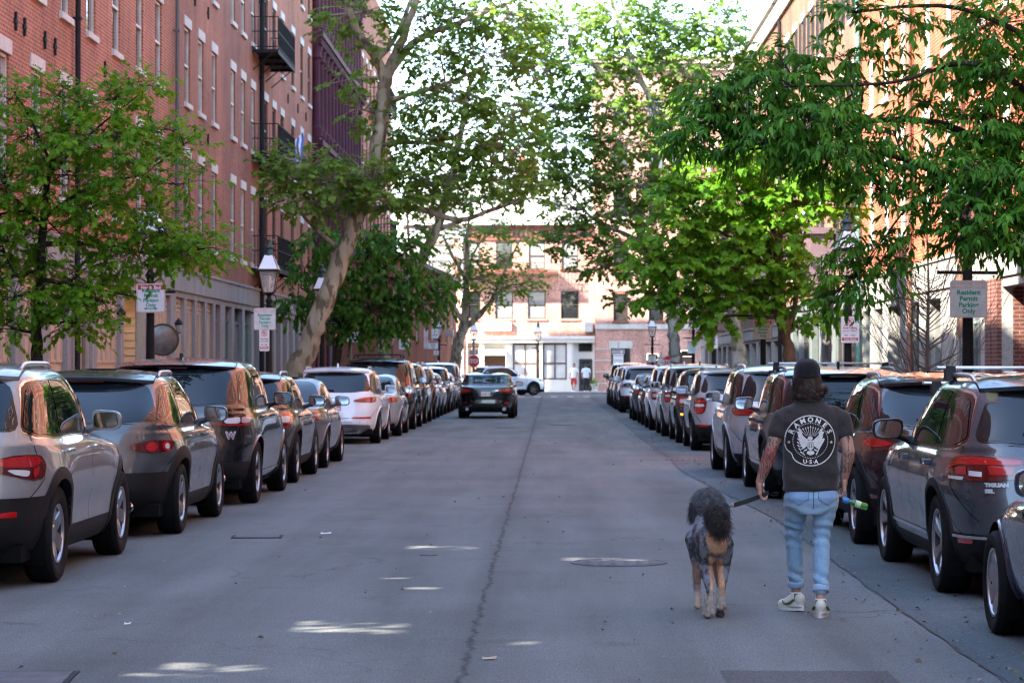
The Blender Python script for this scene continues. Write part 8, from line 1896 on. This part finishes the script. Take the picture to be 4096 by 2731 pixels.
 def wr_(p):
  x, y, z = p; d = 0.
  d += .006 * mnoise.noise((x * 5 + z * 3, y * 4, z * 9))
  lo = min(max((1.08 - z) / .22, 0), 1); d += lo * .007 * math.sin(46 * (z + .35 * x + .06 * mnoise.noise((x * 6, y * 6, z * 6)))) * (.5 + .5 * mnoise.noise((x * 7, 2, z * 5)))
  d += .004 * math.exp(-((abs(x) - .17) / .05) ** 2) * math.sin(60 * (z - .5 * abs(x))) * (1 if z > 1.12 else .3)
  return d
 me = organic(b, .0065, 5, wr_)
 sh_m = cloth_mat('charcoal_jersey', (.030, .027, .026), (.044, .040, .038), 30); so = put(me, 't_shirt', sh_m, root)
 m = MB(); loft(m, [(-.006, 0, .812, .179, .128), (-.006, 0, .832, .184, .133)], 40, 2.5); m.f = m.f[:-2]; m.m = m.m[:-2]; m.build('hem', sh_m, so, 180)
 m = MB(); pts = [(-.024 + .076 * math.cos(a), -.010 + .074 * math.sin(a), 1.414 + .014 * math.sin(a)) for a in np.linspace(0, 2 * PI, 30)]; m.tube(pts, .008, 8, cap=False); m.build('collar', sh_m, so, 180)
 emblem(so, so)
 b = MB()
 loft(b, [(0, 0, .66, .10, .10), (0, 0, .715, .168, .120), (0, -.006, .77, .178, .128), (0, -.004, .82, .168, .116), (0, 0, .86, .150, .10)], 30, 2.6)
 hL = Vector((-.092, .012, .76)); hR = Vector((.092, -.012, .76)); cuL, cuR = Vector((-.075, .255, .185)), Vector((.050, -.112, .178))
 for hp, kn, cu in ((hL, Vector(KL_), cuL), (hR, Vector(KR_), cuR)):
  cf = kn.lerp(cu, .35); chain(b, [hp, hp.lerp(kn, .5), kn, cf, cu], [.090, .074, .056, .056, .047], 18)
 def jw(p):
  x, y, z = p; d = .003 * mnoise.noise((x * 9, y * 9, z * 14))
  kn = math.exp(-((z - .53) / .09) ** 2); d += kn * .0062 * math.sin(95 * z + 22 * x + 3 * mnoise.noise((x * 8, y * 8, z * 4)))
  lo = math.exp(-((z - .23) / .06) ** 2); d += lo * .007 * math.sin(80 * z + 40 * x)
  up = math.exp(-((z - .70) / .035) ** 2); d += up * .004 * math.sin(70 * z - 25 * abs(x)); return d
 me = organic(b, .006, 4, jw); jm = cloth_mat('light_denim', (.16, .30, .43), (.23, .385, .51), 60, (.38, .52, .63)); jo = put(me, 'jeans', jm, root)
 bv = BVHTree.FromPolygons([v.co[:] for v in me.vertices], [tuple(p.vertices) for p in me.polygons])
 def back(u, v, off=.003):
  h = bv.ray_cast(Vector((u, -1, v)), Vector((0, 1, 0))); return (u, (h[0].y if h[0] else -.1) - off, v)
 pk = cloth_mat('pocket_denim', (.13, .255, .42), (.19, .33, .50), 60, (.30, .44, .58))
 for sd in (-1, 1):
  m = MB(); W_ = [(-.06, .028), (.06, .028), (.062, -.03), (.0, -.068), (-.062, -.03)]; rows = poly_rows(W_, 8); vs = []
  for z, a, c in rows:
   for k in range(9): vs.append(back(sd * .095 + a + (c - a) * k / 8, .792 + z, .0045))
  m.add(vs, [(r * 9 + k, r * 9 + k + 1, r * 9 + k + 10, r * 9 + k + 9) for r in range(len(rows) - 1) for k in range(8)]); m.build('back_pocket', pk, jo, 180)
  m = MB(); m.tube([back(sd * .095 + u, .792 + z, .0055) for u, z in ((-.061, .026), (-.062, -.03), (0, -.068), (.062, -.03), (.061, .026))], .0022, 5); m.build('pocket_seam', cloth_mat('dark_denim', (.05, .11, .20), (.07, .14, .25), 60), jo, 180)
 m = MB(); m.tube([back(.0, z, .002) for z in np.linspace(.70, .82, 10)], .0028, 5); m.build('seam', cloth_mat('dark_denim', (.05, .11, .20), (.07, .14, .25), 60), jo, 180)
 for cu, kn in ((cuL, Vector(KL_)), (cuR, Vector(KR_))):
  ax = (cu - kn).normalized(); m = MB(); n_ = 26; u = ax.orthogonal().normalized(); w_ = ax.cross(u); vs = []
  prof = [(.046, -.024), (.0515, -.025), (.0535, -.010), (.0535, .010), (.051, .018), (.045, .016)]
  for r, h in prof:
   for j in range(n_): a = 2 * PI * j / n_; rr = r * (1 + .03 * math.sin(3 * a)); vs.append(cu + ax * h + u * rr * math.cos(a) + w_ * rr * math.sin(a))
  m.add(vs, [(i * n_ + j, i * n_ + (j + 1) % n_, (i + 1) * n_ + (j + 1) % n_, (i + 1) * n_ + j) for i in range(len(prof) - 1) for j in range(n_)]); m.build('rolled_cuff', cloth_mat('inside_denim', (.24, .36, .50), (.32, .44, .57), 60), jo, 180)
 shoe(root, (-.072, .262, .004), R(28), R(-3), True); shoe(root, (.046, -.125, .0), R(-7), R(0), False)
 b = MB()
 loft(b, [(hx + .004, -.030, 1.415, .075, .045), (hx + .004, -.034, 1.44, .094, .062), (hx + .004, -.028, 1.48, .094, .075), (hx, -.014, 1.53, .086, .088), (hx, -.008, 1.58, .080, .096), (hx, -.005, 1.61, .072, .088)], 26, 2.2)
 for c, r in (((hx + .100, -.030, 1.478), (.030, .035, .034)), ((hx + .082, -.045, 1.445), (.030, .030, .028)), ((hx - .080, -.030, 1.44), (.026, .03, .03)), ((hx - .03, -.070, 1.43), (.05, .025, .026)), ((hx + .04, -.070, 1.435), (.045, .025, .026))): ellipsoid(b, c, r)
 hm = mat('dark_brown_hair', (.020, .010, .007), .45, var=.4, vscale=30)
 me = organic(b, .006, 3, lambda p: .005 * mnoise.noise((p[0] * 30, p[1] * 30, p[2] * 9)) - (.03 if p[1] > .045 else 0)); ho = put(me, 'hair', hm, root)
 rg = np.random.default_rng(2); m = MB(); rt, dr = [], []
 for i in range(620):
  a = rg.uniform(PI * .92, PI * 2.08); z = rg.uniform(1.435, 1.565); k = 1.0 if z > 1.5 else 1.06
  rt.append((hx + .084 * k * math.cos(a), -.012 + .088 * k * math.sin(a), z)); dr.append((math.cos(a) * .25 + rg.normal(0, .15), math.sin(a) * .2 + rg.normal(0, .1), -1))
 strands(m, rt, dr, .040, .0024, rg, 5, 0., .34, 3.2); rt, dr = [], []
 for i in range(200):
  a = rg.uniform(0, 2 * PI); q = rg.uniform(0, 1); c = (hx + .100, -.032, 1.476) if q < .5 else ((hx + .08, -.05, 1.445) if q < .8 else (hx - .08, -.035, 1.44)); d = rg.normal(0, 1, 3); d /= np.linalg.norm(d); rt.append(np.array(c) + d * .026); dr.append(d + np.array([.2 * np.sign(c[0] - hx), -.2, -.3]))
 strands(m, rt, dr, .028, .002, rg, 4, .3, .25, 3.); m.build('hair_strands', hm, ho, 60)
 cm = cloth_mat('black_cap_cloth', (.006, .006, .008), (.012, .012, .014), 50); b = MB()
 loft(b, [(hx, -.004, 1.548, .086, .106), (hx, -.004, 1.575, .088, .108), (hx, -.004, 1.60, .087, .106), (hx, -.006, 1.63, .080, .097), (hx, -.008, 1.652, .066, .080), (hx, -.010, 1.668, .042, .050), (hx, -.010, 1.673, .012, .015)], 36, 2.1)
 me = organic(b, .005, 3, lambda p: .0022 * mnoise.noise((p[0] * 26, p[1] * 26, p[2] * 20))); co = put(me, 'cap', cm, root)
 m = MB()
 for k in range(6):
  a = PI / 6 + k * PI / 3; m.tube([(hx + .0885 * math.cos(a) * q, -.006 + .1085 * math.sin(a) * q, z) for q, z in ((1.0, 1.575), (.99, 1.602), (.92, 1.632), (.76, 1.655), (.48, 1.671), (.10, 1.677))], .0016, 5)
 m.lathe([(.007, 1.673), (.008, 1.680), (0, 1.683)], 10, (hx, -.01, 0)); m.build('panel_seam', cm, co, 60)
 m = MB(); vs = []
 for i in range(15):
  a = R(25 + 130 * i / 14)
  for q in (0, .35, .7, 1.): r = 1 + q * .68 * math.sin((i / 14) * PI) ** .5; vs.append((hx + .086 * math.cos(a) * (1 + .1 * q), -.004 + .106 * math.sin(a) * r, 1.556 - .02 * q * q))
 m.add(vs, [(i * 4 + j, i * 4 + j + 1, (i + 1) * 4 + j + 1, (i + 1) * 4 + j) for i in range(14) for j in range(3)]); bo = m.build('brim', cm, co, 180); sm = bo.modifiers.new('t', 'SOLIDIFY'); sm.thickness = .005
 m = MB(); m.tube([(hx + .087 * math.cos(a), -.004 + .107 * math.sin(a), 1.559) for a in np.linspace(R(250), R(290), 8)], .006, 6); m.build('strap', cm, co, 60)
 m = MB(); m.add([(hx + .03 * math.cos(a), -.1115 + .004 * abs(math.cos(a)), 1.567 + .018 * math.sin(a)) for a in np.linspace(0, PI, 10)], [tuple(range(10))]); m.build('strap_gap', hm, co)
 m = MB(); m.tube([(hx - .082, -.01, 1.555), (hx - .084, .04, 1.556), (hx - .080, .09, 1.553)], .0025, 6); m.tube([(hx - .08, .095, 1.55), (hx, .118, 1.548), (hx + .08, .095, 1.55)], .003, 6); m.build('glasses', GLOSSBLK, root, 60)
 return root, Vector((X0, Zm, 0)), Vector(WL), Vector(WR)
def dog():
 Zd = 15.87; X0 = wx(1637, Zd); root = thing('dog', 'clipped grey and tan curly dog with a bushy dark tail, walking away on a leash', 'dog', (X0, Zd, 0))
 b = MB()
 chain(b, [(.012, -.165, .515), (-.005, .02, .51), (-.022, .20, .505), (-.026, .34, .53)], [.082, .074, .098, .090], 18)
 ellipsoid(b, (-.022, .22, .465), (.084, .17, .105)); ellipsoid(b, (.012, -.19, .50), (.080, .080, .100))
 chain(b, [(-.030, .36, .55), (-.02, .43, .62), (-.008, .47, .685)], [.080, .066, .070], 16)
 ellipsoid(b, (-.004, .47, .700), (.090, .098, .080)); chain(b, [(-.006, .52, .693), (-.004, .63, .668)], [.055, .040]); ellipsoid(b, (-.004, .668, .673), (.020, .018, .016))
 for sd, kn, hk, pw, lift in ((-1, (-.058, -.075, .335), (-.036, -.245, .185), (-.048, -.225, .030), 0), (1, (.064, -.055, .34), (.045, -.205, .205), (.034, -.175, .055), 1)):
  chain(b, [(sd * .042 + .012, -.17, .48), (sd * .052 + .008, -.125, .40), kn], [.070, .060, .043], 16); chain(b, [kn, Vector(kn).lerp(Vector(hk), .55), hk], [.050, .036, .025]); chain(b, [hk, pw], [.026, .024])
  p = Vector(pw)
  if not lift: ball_cone(b, p, .026, p + Vector((-.008, .05, -.005)), .024); [ball_cone(b, p + Vector((x, .045, -.006)), .013, p + Vector((x * 1.15, .072, -.012)), .011) for x in (-.022, -.008, .008, .022)]
  else: ball_cone(b, p, .024, p + Vector((.004, .015, -.038)), .021); [ball_cone(b, p + Vector((x, .012, -.03)), .012, p + Vector((x * 1.1, .03, -.043)), .010) for x in (-.018, -.006, .006, .018)]
 for sd, el, wr, pw, lift in ((-1, (-.085, .31, .31), (-.088, .34, .165), (-.080, .305, .075), 1), (1, (.045, .32, .32), (.072, .34, .155), (.085, .345, .028), 0)):
  chain(b, [(sd * .06 - .035, .35, .47), el], [.070, .040]); chain(b, [el, wr, pw], [.036, .025, .023]); p = Vector(pw)
  if not lift: ball_cone(b, p, .025, p + Vector((.004, .045, -.004)), .023); [ball_cone(b, p + Vector((x, .04, -.006)), .012, p + Vector((x * 1.1, .065, -.012)), .010) for x in (-.02, -.007, .007, .02)]
  else: ball_cone(b, p, .023, p + Vector((0, -.01, -.045)), .022); [ball_cone(b, p + Vector((x, -.008, -.04)), .011, p + Vector((x, .008, -.06)), .009) for x in (-.017, -.006, .006, .017)]
 tailp = [(.020, -.245, .545), (.026, -.285, .575), (.018, -.30, .62), (.004, -.275, .655), (-.004, -.24, .668)]
 chain(b, tailp, [.026, .024, .022, .020, .014])
 for sd in (-1, 1):
  x = .004 + sd * .076; chain(b, [(x + sd * .008, .455, .715), (x + sd * .030, .45, .66), (x + sd * .032, .45, .615)], [.022, .032, .026], 12, ((1, 0, 0), .55))
 def cd(p): return .0035 * mnoise.noise((p[0] * 55, p[1] * 55, p[2] * 55)) + .003 * mnoise.noise((p[0] * 22, p[1] * 22, p[2] * 22))
 me = organic(b, .0048, 3, cd)
 nv = len(me.vertices); co = np.empty(nv * 3); me.vertices.foreach_get('co', co); co = co.reshape(-1, 3); no = np.empty(nv * 3); me.vertices.foreach_get('normal', no); no = no.reshape(-1, 3)
 x, y, z = co.T; nz = np.array([mnoise.noise((p[0] * 16, p[1] * 16, p[2] * 10)) for p in co]); n2 = np.array([mnoise.noise((p[0] * 60, p[1] * 60, p[2] * 45)) for p in co])
 g = np.array([.19, .20, .22]); dk = np.array([.040, .041, .046]); tan = np.array([.55, .32, .19]); wt = np.array([.55, .47, .38])
 col = g + (dk - g) * np.clip(.42 + 1.6 * nz + .8 * n2, 0, 1)[:, None]
 def blend(m, c): nonlocal col; m = np.clip(m, 0, 1)[:, None]; col = col * (1 - m) + c * m
 ss = lambda v, a, e: np.clip((v - a) / (e - a), 0, 1)
 seat = ss(-y, .19, .235) * ss(.058 + .02 * nz + .16 * (z - .45) * (z > .45) - np.abs(x - .012), -.006, .01) * ss(z, .36, .42) * ss(.58 - z, 0, .02); blend(seat, tan)
 cen = np.where(x < .012, -.035, .055)
 legin = ss(.40 + .03 * nz - z, 0, .03) * ss(.045 + .014 * nz - np.abs(x - .012), -.008, .004) * (y < 0); blend(legin * .95, tan)
 blend(ss(.22 - z + .02 * nz, 0, .03) * (y < 0) * ss(.05 - np.abs(x), .0, .02) * .8, wt * .8)
 blend(ss(.34 - z, 0, .05) * (y > .2) * (.65 + .5 * nz), tan * .85)
 blend(ss(.15 - z + .03 * nz + .02 * n2, 0, .02) * (.75 + .5 * n2), wt); blend(ss(.07 - z, 0, .02) * (x > .0) * (y < 0), np.array([.07, .06, .055]))
 blend((z > .60) * (y > .4) * .75, np.array([.085, .087, .094])); blend(ss(-y, .235, .26) * (z > .555), np.array([.022, .017, .016]))
 a = me.attributes.new('coat', 'FLOAT_COLOR', 'POINT'); a.data.foreach_set('color', np.concatenate([col, np.ones((nv, 1))], 1).astype(np.float32).ravel())
 t = NT('dog_coat'); at = t.new('Attribute', attribute_name='coat'); c = t.coord(); t.set(Base_Color=t.mix(1., at.outputs['Color'], t.ramp(t.noise(c, 160, 3), [(.3, .7), (.7, 1.3)]), 'MULTIPLY'), Roughness=.8, Specular_IOR_Level=.25); t.bump(t.noise(c, 240, 3), .7, .006)
 put(me, 'body', t.m, root)
 rg = np.random.default_rng(9)
 m = MB(); rt, dr = [], []
 T = [Vector(p) for p in tailp]
 for i in range(3400):
  u = rg.uniform(.12, 1) * (len(T) - 1.001); k = int(u); p = T[k].lerp(T[k + 1], u - k); d = rg.normal(0, 1, 3); d /= np.linalg.norm(d); ax = np.array((T[k + 1] - T[k]).normalized()); d = d - ax * d.dot(ax) * .6
  rt.append(np.array(p) + d * .016); dr.append(d + ax * .55 + np.array([0, -.1, .1]))
 strands(m, rt, dr, .068, .0023, rg, 7, .3, .55, 4.5); m.build('tail_fur', mat('dark_tail_fur', (.034, .025, .023), .6, var=.45, vscale=40), root, 60)
 m = MB(); rt, dr = [], []
 for i in range(2000):
  d = rg.normal(0, 1, 3); d /= np.linalg.norm(d)
  if d[1] > .55 or d[2] < -.5: continue
  rt.append(np.array([-.004, .465, .702]) + d * np.array([.084, .092, .076])); dr.append(d + np.array([0, -.1, .15]))
 strands(m, rt, dr, .040, .0023, rg, 6, .2, .6, 4.5); m.build('head_fur', mat('grey_head_fur', (.13, .132, .14), .65, var=.5, vscale=30), root, 60)
 m = MB(); rt, dr = [], []
 for sd in (-1, 1):
  for i in range(280): z_ = rg.uniform(.605, .71); rt.append((.004 + sd * (.106 + rg.normal(0, .010)), .45 + rg.normal(0, .022), z_)); dr.append((sd * .35 + rg.normal(0, .25), rg.normal(0, .25), -1))
 strands(m, rt, dr, .050, .0032, rg, 4, .1, .2, 3.); m.build('ear_fur', mat('dark_ear_fur', (.040, .040, .044), .65, var=.5, vscale=30), root, 60)
 m = MB(); rt, dr = [], []
 for (px_, py_, z0, z1, k) in ((-.042, -.235, .05, .17, 260), (.04, -.19, .08, .20, 220), (.080, .345, .04, .10, 100)):
  for i in range(k): a_ = rg.uniform(0, 2 * PI); z_ = rg.uniform(z0, z1); rt.append((px_ + .024 * math.cos(a_), py_ + .024 * math.sin(a_), z_)); dr.append((math.cos(a_) * .5, math.sin(a_) * .5, -.9))
 strands(m, rt, dr, .022, .0028, rg, 3, 0, .2); m.build('leg_fur', mat('pale_leg_fur', (.42, .37, .31), .7, var=.45, vscale=45), root, 60)
 m = MB()
 for sd in (-1, 1): ellipsoid(m, (-.006 + sd * .040, .552, .720), (.010, .008, .010), None, 10, 8)
 ellipsoid(m, (-.004, .682, .676), (.017, .012, .014), None, 10, 8); m.build('eyes_and_nose', GLOSSBLK, root, 180)
 cl = MB(); c0 = Vector((-.02, .435, .632)); ax = Vector((.02, .07, .08)).normalized(); u = ax.orthogonal().normalized(); w_ = ax.cross(u); cl.tube([c0 + (u * math.cos(a_) + w_ * math.sin(a_)) * .083 for a_ in np.linspace(0, 2 * PI, 30)], .010, 8, cap=False); cl.build('collar', mat('black_webbing', (.01, .01, .011), .7), root, 180)
 return root, Vector((X0, Zd, 0))
def leash(man0, WL, WR, dog0):
 web = mat('black_webbing', (.01, .01, .011), .7); h = man0 + WL + Vector((.03, .02, -.085)); c = Vector((wx(1684, 15.95), 15.95, wh(1159, 15.95))); e = Vector((wx(1664, 16.2), 16.22, wh(1171, 16.2)))
 t = thing('dog_leash', 'black webbing leash with a steel clip between the man\'s left hand and the dog', 'leash', tuple(h))
 def rib(m, pts, wd=.011, th=.0016):
  vs = []
  for p in pts:
   for dz, dy in ((wd, -th), (-wd, -th), (-wd, th), (wd, th)): vs.append((p[0], p[1] + dy, p[2] + dz))
  n = len(pts); m.add(vs, [(i * 4 + k, i * 4 + (k + 1) % 4, (i + 1) * 4 + (k + 1) % 4, (i + 1) * 4 + k) for i in range(n - 1) for k in range(4)] + [(3, 2, 1, 0), tuple((n - 1) * 4 + k for k in range(4))])
 m = MB(); d = c - h; rib(m, [Vector((.03, .0, .012)), Vector((.015, 0, .006)), Vector((0, 0, 0))] + [d * k / 10 + Vector((0, 0, -.004 * math.sin(PI * k / 10))) for k in range(1, 11)], .0155); m.build('strap', web, t)
 m = MB(); rib(m, [Vector((.03, 0, .010)), Vector((.06, .01, -.008)), Vector((.09, .02, -.002)), Vector((.10, .04, .012)), Vector((.06, .05, .01))], .0035); m.build('handle_loop', web, t)
 m = MB(); m.tube([d + Vector((.012 * math.cos(a), 0, .014 * math.sin(a))) for a in np.linspace(0, 2 * PI, 16)], .0028, 6, cap=False); v = (e - c); m.tube([d, d + v * .45], [.006, .007], 8); m.tube([d + v * (.45 + .55 * k / 8) + Vector((0, 0, .010 * math.sin(PI * k / 8))) for k in range(9)], .003, 6); m.tube([d + v * (.45 + .55 * k / 8) + Vector((0, 0, -.010 * math.sin(PI * k / 8))) for k in range(9)], .003, 6); m.build('clip', CHROME, t, 60)
 r0 = man0 + WR + Vector((-.02, .01, -.06)); t = thing('hanging_strap', 'folded black strap hanging from the man\'s right hand', 'strap', tuple(r0)); m = MB()
 rib(m, [Vector(p) for p in ((-.012, -.03, .10), (-.02, -.035, .05), (-.01, -.03, 0), (.012, -.03, -.08), (.018, -.02, -.17), (.012, -.02, -.215), (-.004, -.02, -.20), (-.008, -.02, -.12), (-.004, -.02, -.02), (.0, -.01, .03))], .008); m.build('webbing', web, t)
 t = thing('bottle', 'small green plastic bottle with a blue cap held out from the man\'s right hand', 'bottle', (r0.x + .03, r0.y - .03, wh(1149, 15.8))); t.rotation_euler = (0, R(108), 0)
 gb = NT('green_bottle_plastic'); gb.set(Base_Color=(.06, .30, .05), Roughness=.1, Transmission_Weight=.45, Specular_IOR_Level=.6)
 m = MB(); m.lathe([(.011, .018), (.012, .032), (.020, .048), (.0225, .06), (.0215, .08), (.0225, .10), (.022, .135), (.018, .146), (.004, .146)], 20); m.build('flask', gb.m, t, 40)
 m = MB(); m.lathe([(.004, -.022), (.017, -.020), (.019, -.01), (.019, .014), (.015, .02)], 18); m.build('cap', mat('blue_cap', (.03, .22, .60), .4), t, 40); m = MB(); m.lathe([(.0228, .062), (.0232, .064), (.0232, .098), (.0228, .10)], 20, cap=False); m.build('label', mat('pale_green_label', (.45, .62, .35), .6, var=.3, vscale=40), t, 40)
 m = MB(); m.tube([Vector((.0, 0, -.02)), Vector((-.03, .0, -.03)), Vector((-.075, .02, -.035))], .003, 6); m.build('loop', mat('grey_cord', (.4, .4, .42), .6), t, 60)
def far_person(label, xd, Z, shirt, legs, shorts, rz, seed):
 root = thing('person', label, 'person', (wx(xd, Z), Z, .13), rz, 'people by the shopfront')
 b = MB(); ellipsoid(b, (0, 0, 1.60), (.078, .098, .115)); chain(b, [(0, -.01, 1.52), (0, -.01, 1.42)], [.055, .06]); ellipsoid(b, (0, .10, 1.585), (.012, .02, .02))
 for sd in (-1, 1): ellipsoid(b, (sd * .08, 0, 1.59), (.01, .02, .03))
 loft(b, [(0, 0, .86, .15, .10), (0, 0, 1.1, .14, .09), (0, 0, 1.36, .17, .09), (0, 0, 1.43, .09, .06)], 18)
 for sd in (-1, 1):
  chain(b, [(sd * .18, 0, 1.37), (sd * .24, -.02, 1.10), (sd * .22, .10, .88)], [.055, .042, .03]); hand(b, (sd * .22, .10, .87), sd, .5)
  chain(b, [(sd * .09, 0, .88), (sd * .10, .05 * sd, .50), (sd * .09, .03 - .08 * sd, .08)], [.09, .055, .04]); ball_cone(b, (sd * .09, .03 - .08 * sd, .05), .04, (sd * .10, .17 - .08 * sd, .035), .034)
 put(organic(b, .008, 3), 'body', skin_mat('skin'), root)
 b = MB(); loft(b, [(0, 0, .84, .18, .13), (0, 0, 1.1, .17, .12), (0, 0, 1.36, .19, .115), (0, 0, 1.45, .08, .07)], 20)
 for sd in (-1, 1): ball_cone(b, (sd * .17, 0, 1.36), .075, (sd * .235, -.015, 1.20), .062)
 put(organic(b, .014, 3), 't_shirt', shirt, root)
 b = MB(); loft(b, [(0, 0, .78, .16, .12), (0, 0, .92, .16, .11)], 20)
 for sd in (-1, 1):
  k = (sd * .10, .05 * sd, .50); chain(b, [(sd * .09, 0, .84), k] + ([] if shorts else [(sd * .09, .03 - .08 * sd, .12)]), [.10, .085] if shorts else [.10, .075, .06])
 put(organic(b, .014, 3), 'shorts' if shorts else 'trousers', legs, root)
 b = MB(); ellipsoid(b, (0, -.02, 1.64), (.086, .10, .09)); ellipsoid(b, (0, -.05, 1.58), (.08, .07, .08)); put(organic(b, .012, 3), 'hair', mat('black_hair', (.015, .012, .010), .5), root)
 b = MB()
 for sd in (-1, 1): ball_cone(b, (sd * .09, .02 - .08 * sd, .045), .047, (sd * .10, .18 - .08 * sd, .035), .042)
 put(organic(b, .012, 3), 'shoes', WHITEP, root)
def people():
 r, m0, WL, WR = walking_man(); d, d0 = dog(); leash(m0, WL, WR, d0)
 far_person('person in a white T-shirt and red shorts by the shopfront', 1318, 147.0, WHITEP, cloth_mat('red_cotton', (.45, .04, .04), (.55, .06, .05)), True, R(150), 1)
 far_person('person in a pale T-shirt and black trousers at the shop door', 1346, 147.6, cloth_mat('pale_blue_cotton', (.55, .62, .68), (.62, .68, .74)), cloth_mat('black_cotton', (.02, .02, .022), (.03, .03, .032)), False, R(0), 2)
street(); buildings(); trees(); lamps(); signs(); fittings(); cars()
if 'people' in globals(): people()
w = D.worlds.new("World"); SC.world = w; w.use_nodes = True
nt = w.node_tree; bg = nt.nodes['Background']
sky = nt.nodes.new('ShaderNodeTexSky'); sky.sky_type = 'NISHITA'; sky.sun_disc = False; sky.sun_elevation = SUN_EL
sky.sun_rotation = PI + SUN_AZ; sky.air_density = 1.0; sky.dust_density = .6; sky.ozone_density = 1.0
nt.links.new(sky.outputs[0], bg.inputs[0]); bg.inputs[1].default_value = SKY_STR
l = D.lights.new('sun', 'SUN'); l.energy = SUN_STR; l.angle = R(.5); l.color = (1., .90, .76)
lo = D.objects.new('sun', l); COL.objects.link(lo)
dv = Vector((math.sin(SUN_AZ) * math.cos(SUN_EL), math.cos(SUN_AZ) * math.cos(SUN_EL), -math.sin(SUN_EL)))
lo.rotation_euler = dv.to_track_quat('-Z', 'Y').to_euler()
cam = D.cameras.new('camera'); co = D.objects.new('camera', cam); COL.objects.link(co)
cam.lens = 36.0 * FP / 2352.0; cam.sensor_width = 36; cam.clip_end = 3000; cam.clip_start = .1
co.location = (0, 0, HC); co.rotation_euler = (R(90) + math.atan((VY - 784) / FP), 0, math.atan((VX - 1176) / FP)); SC.camera = co
cam.dof.use_dof = True; cam.dof.focus_distance = 17.0; cam.dof.aperture_fstop = 7.1
SC.render.engine = 'CYCLES'; SC.cycles.use_denoising = True; SC.cycles.max_bounces = 7; SC.cycles.diffuse_bounces = 4; SC.cycles.glossy_bounces = 3; SC.cycles.transmission_bounces = 3; SC.cycles.transparent_max_bounces = 6
SC.cycles.sample_clamp_indirect = 8; SC.cycles.filter_width = 1.25
SC.view_settings.view_transform = 'Standard'; SC.view_settings.look = 'None'; SC.view_settings.gamma = 1; SC.view_settings.exposure = EXPO; SC.view_settings.use_curve_mapping = False
SC.render.resolution_x = 1024; SC.render.resolution_y = 682
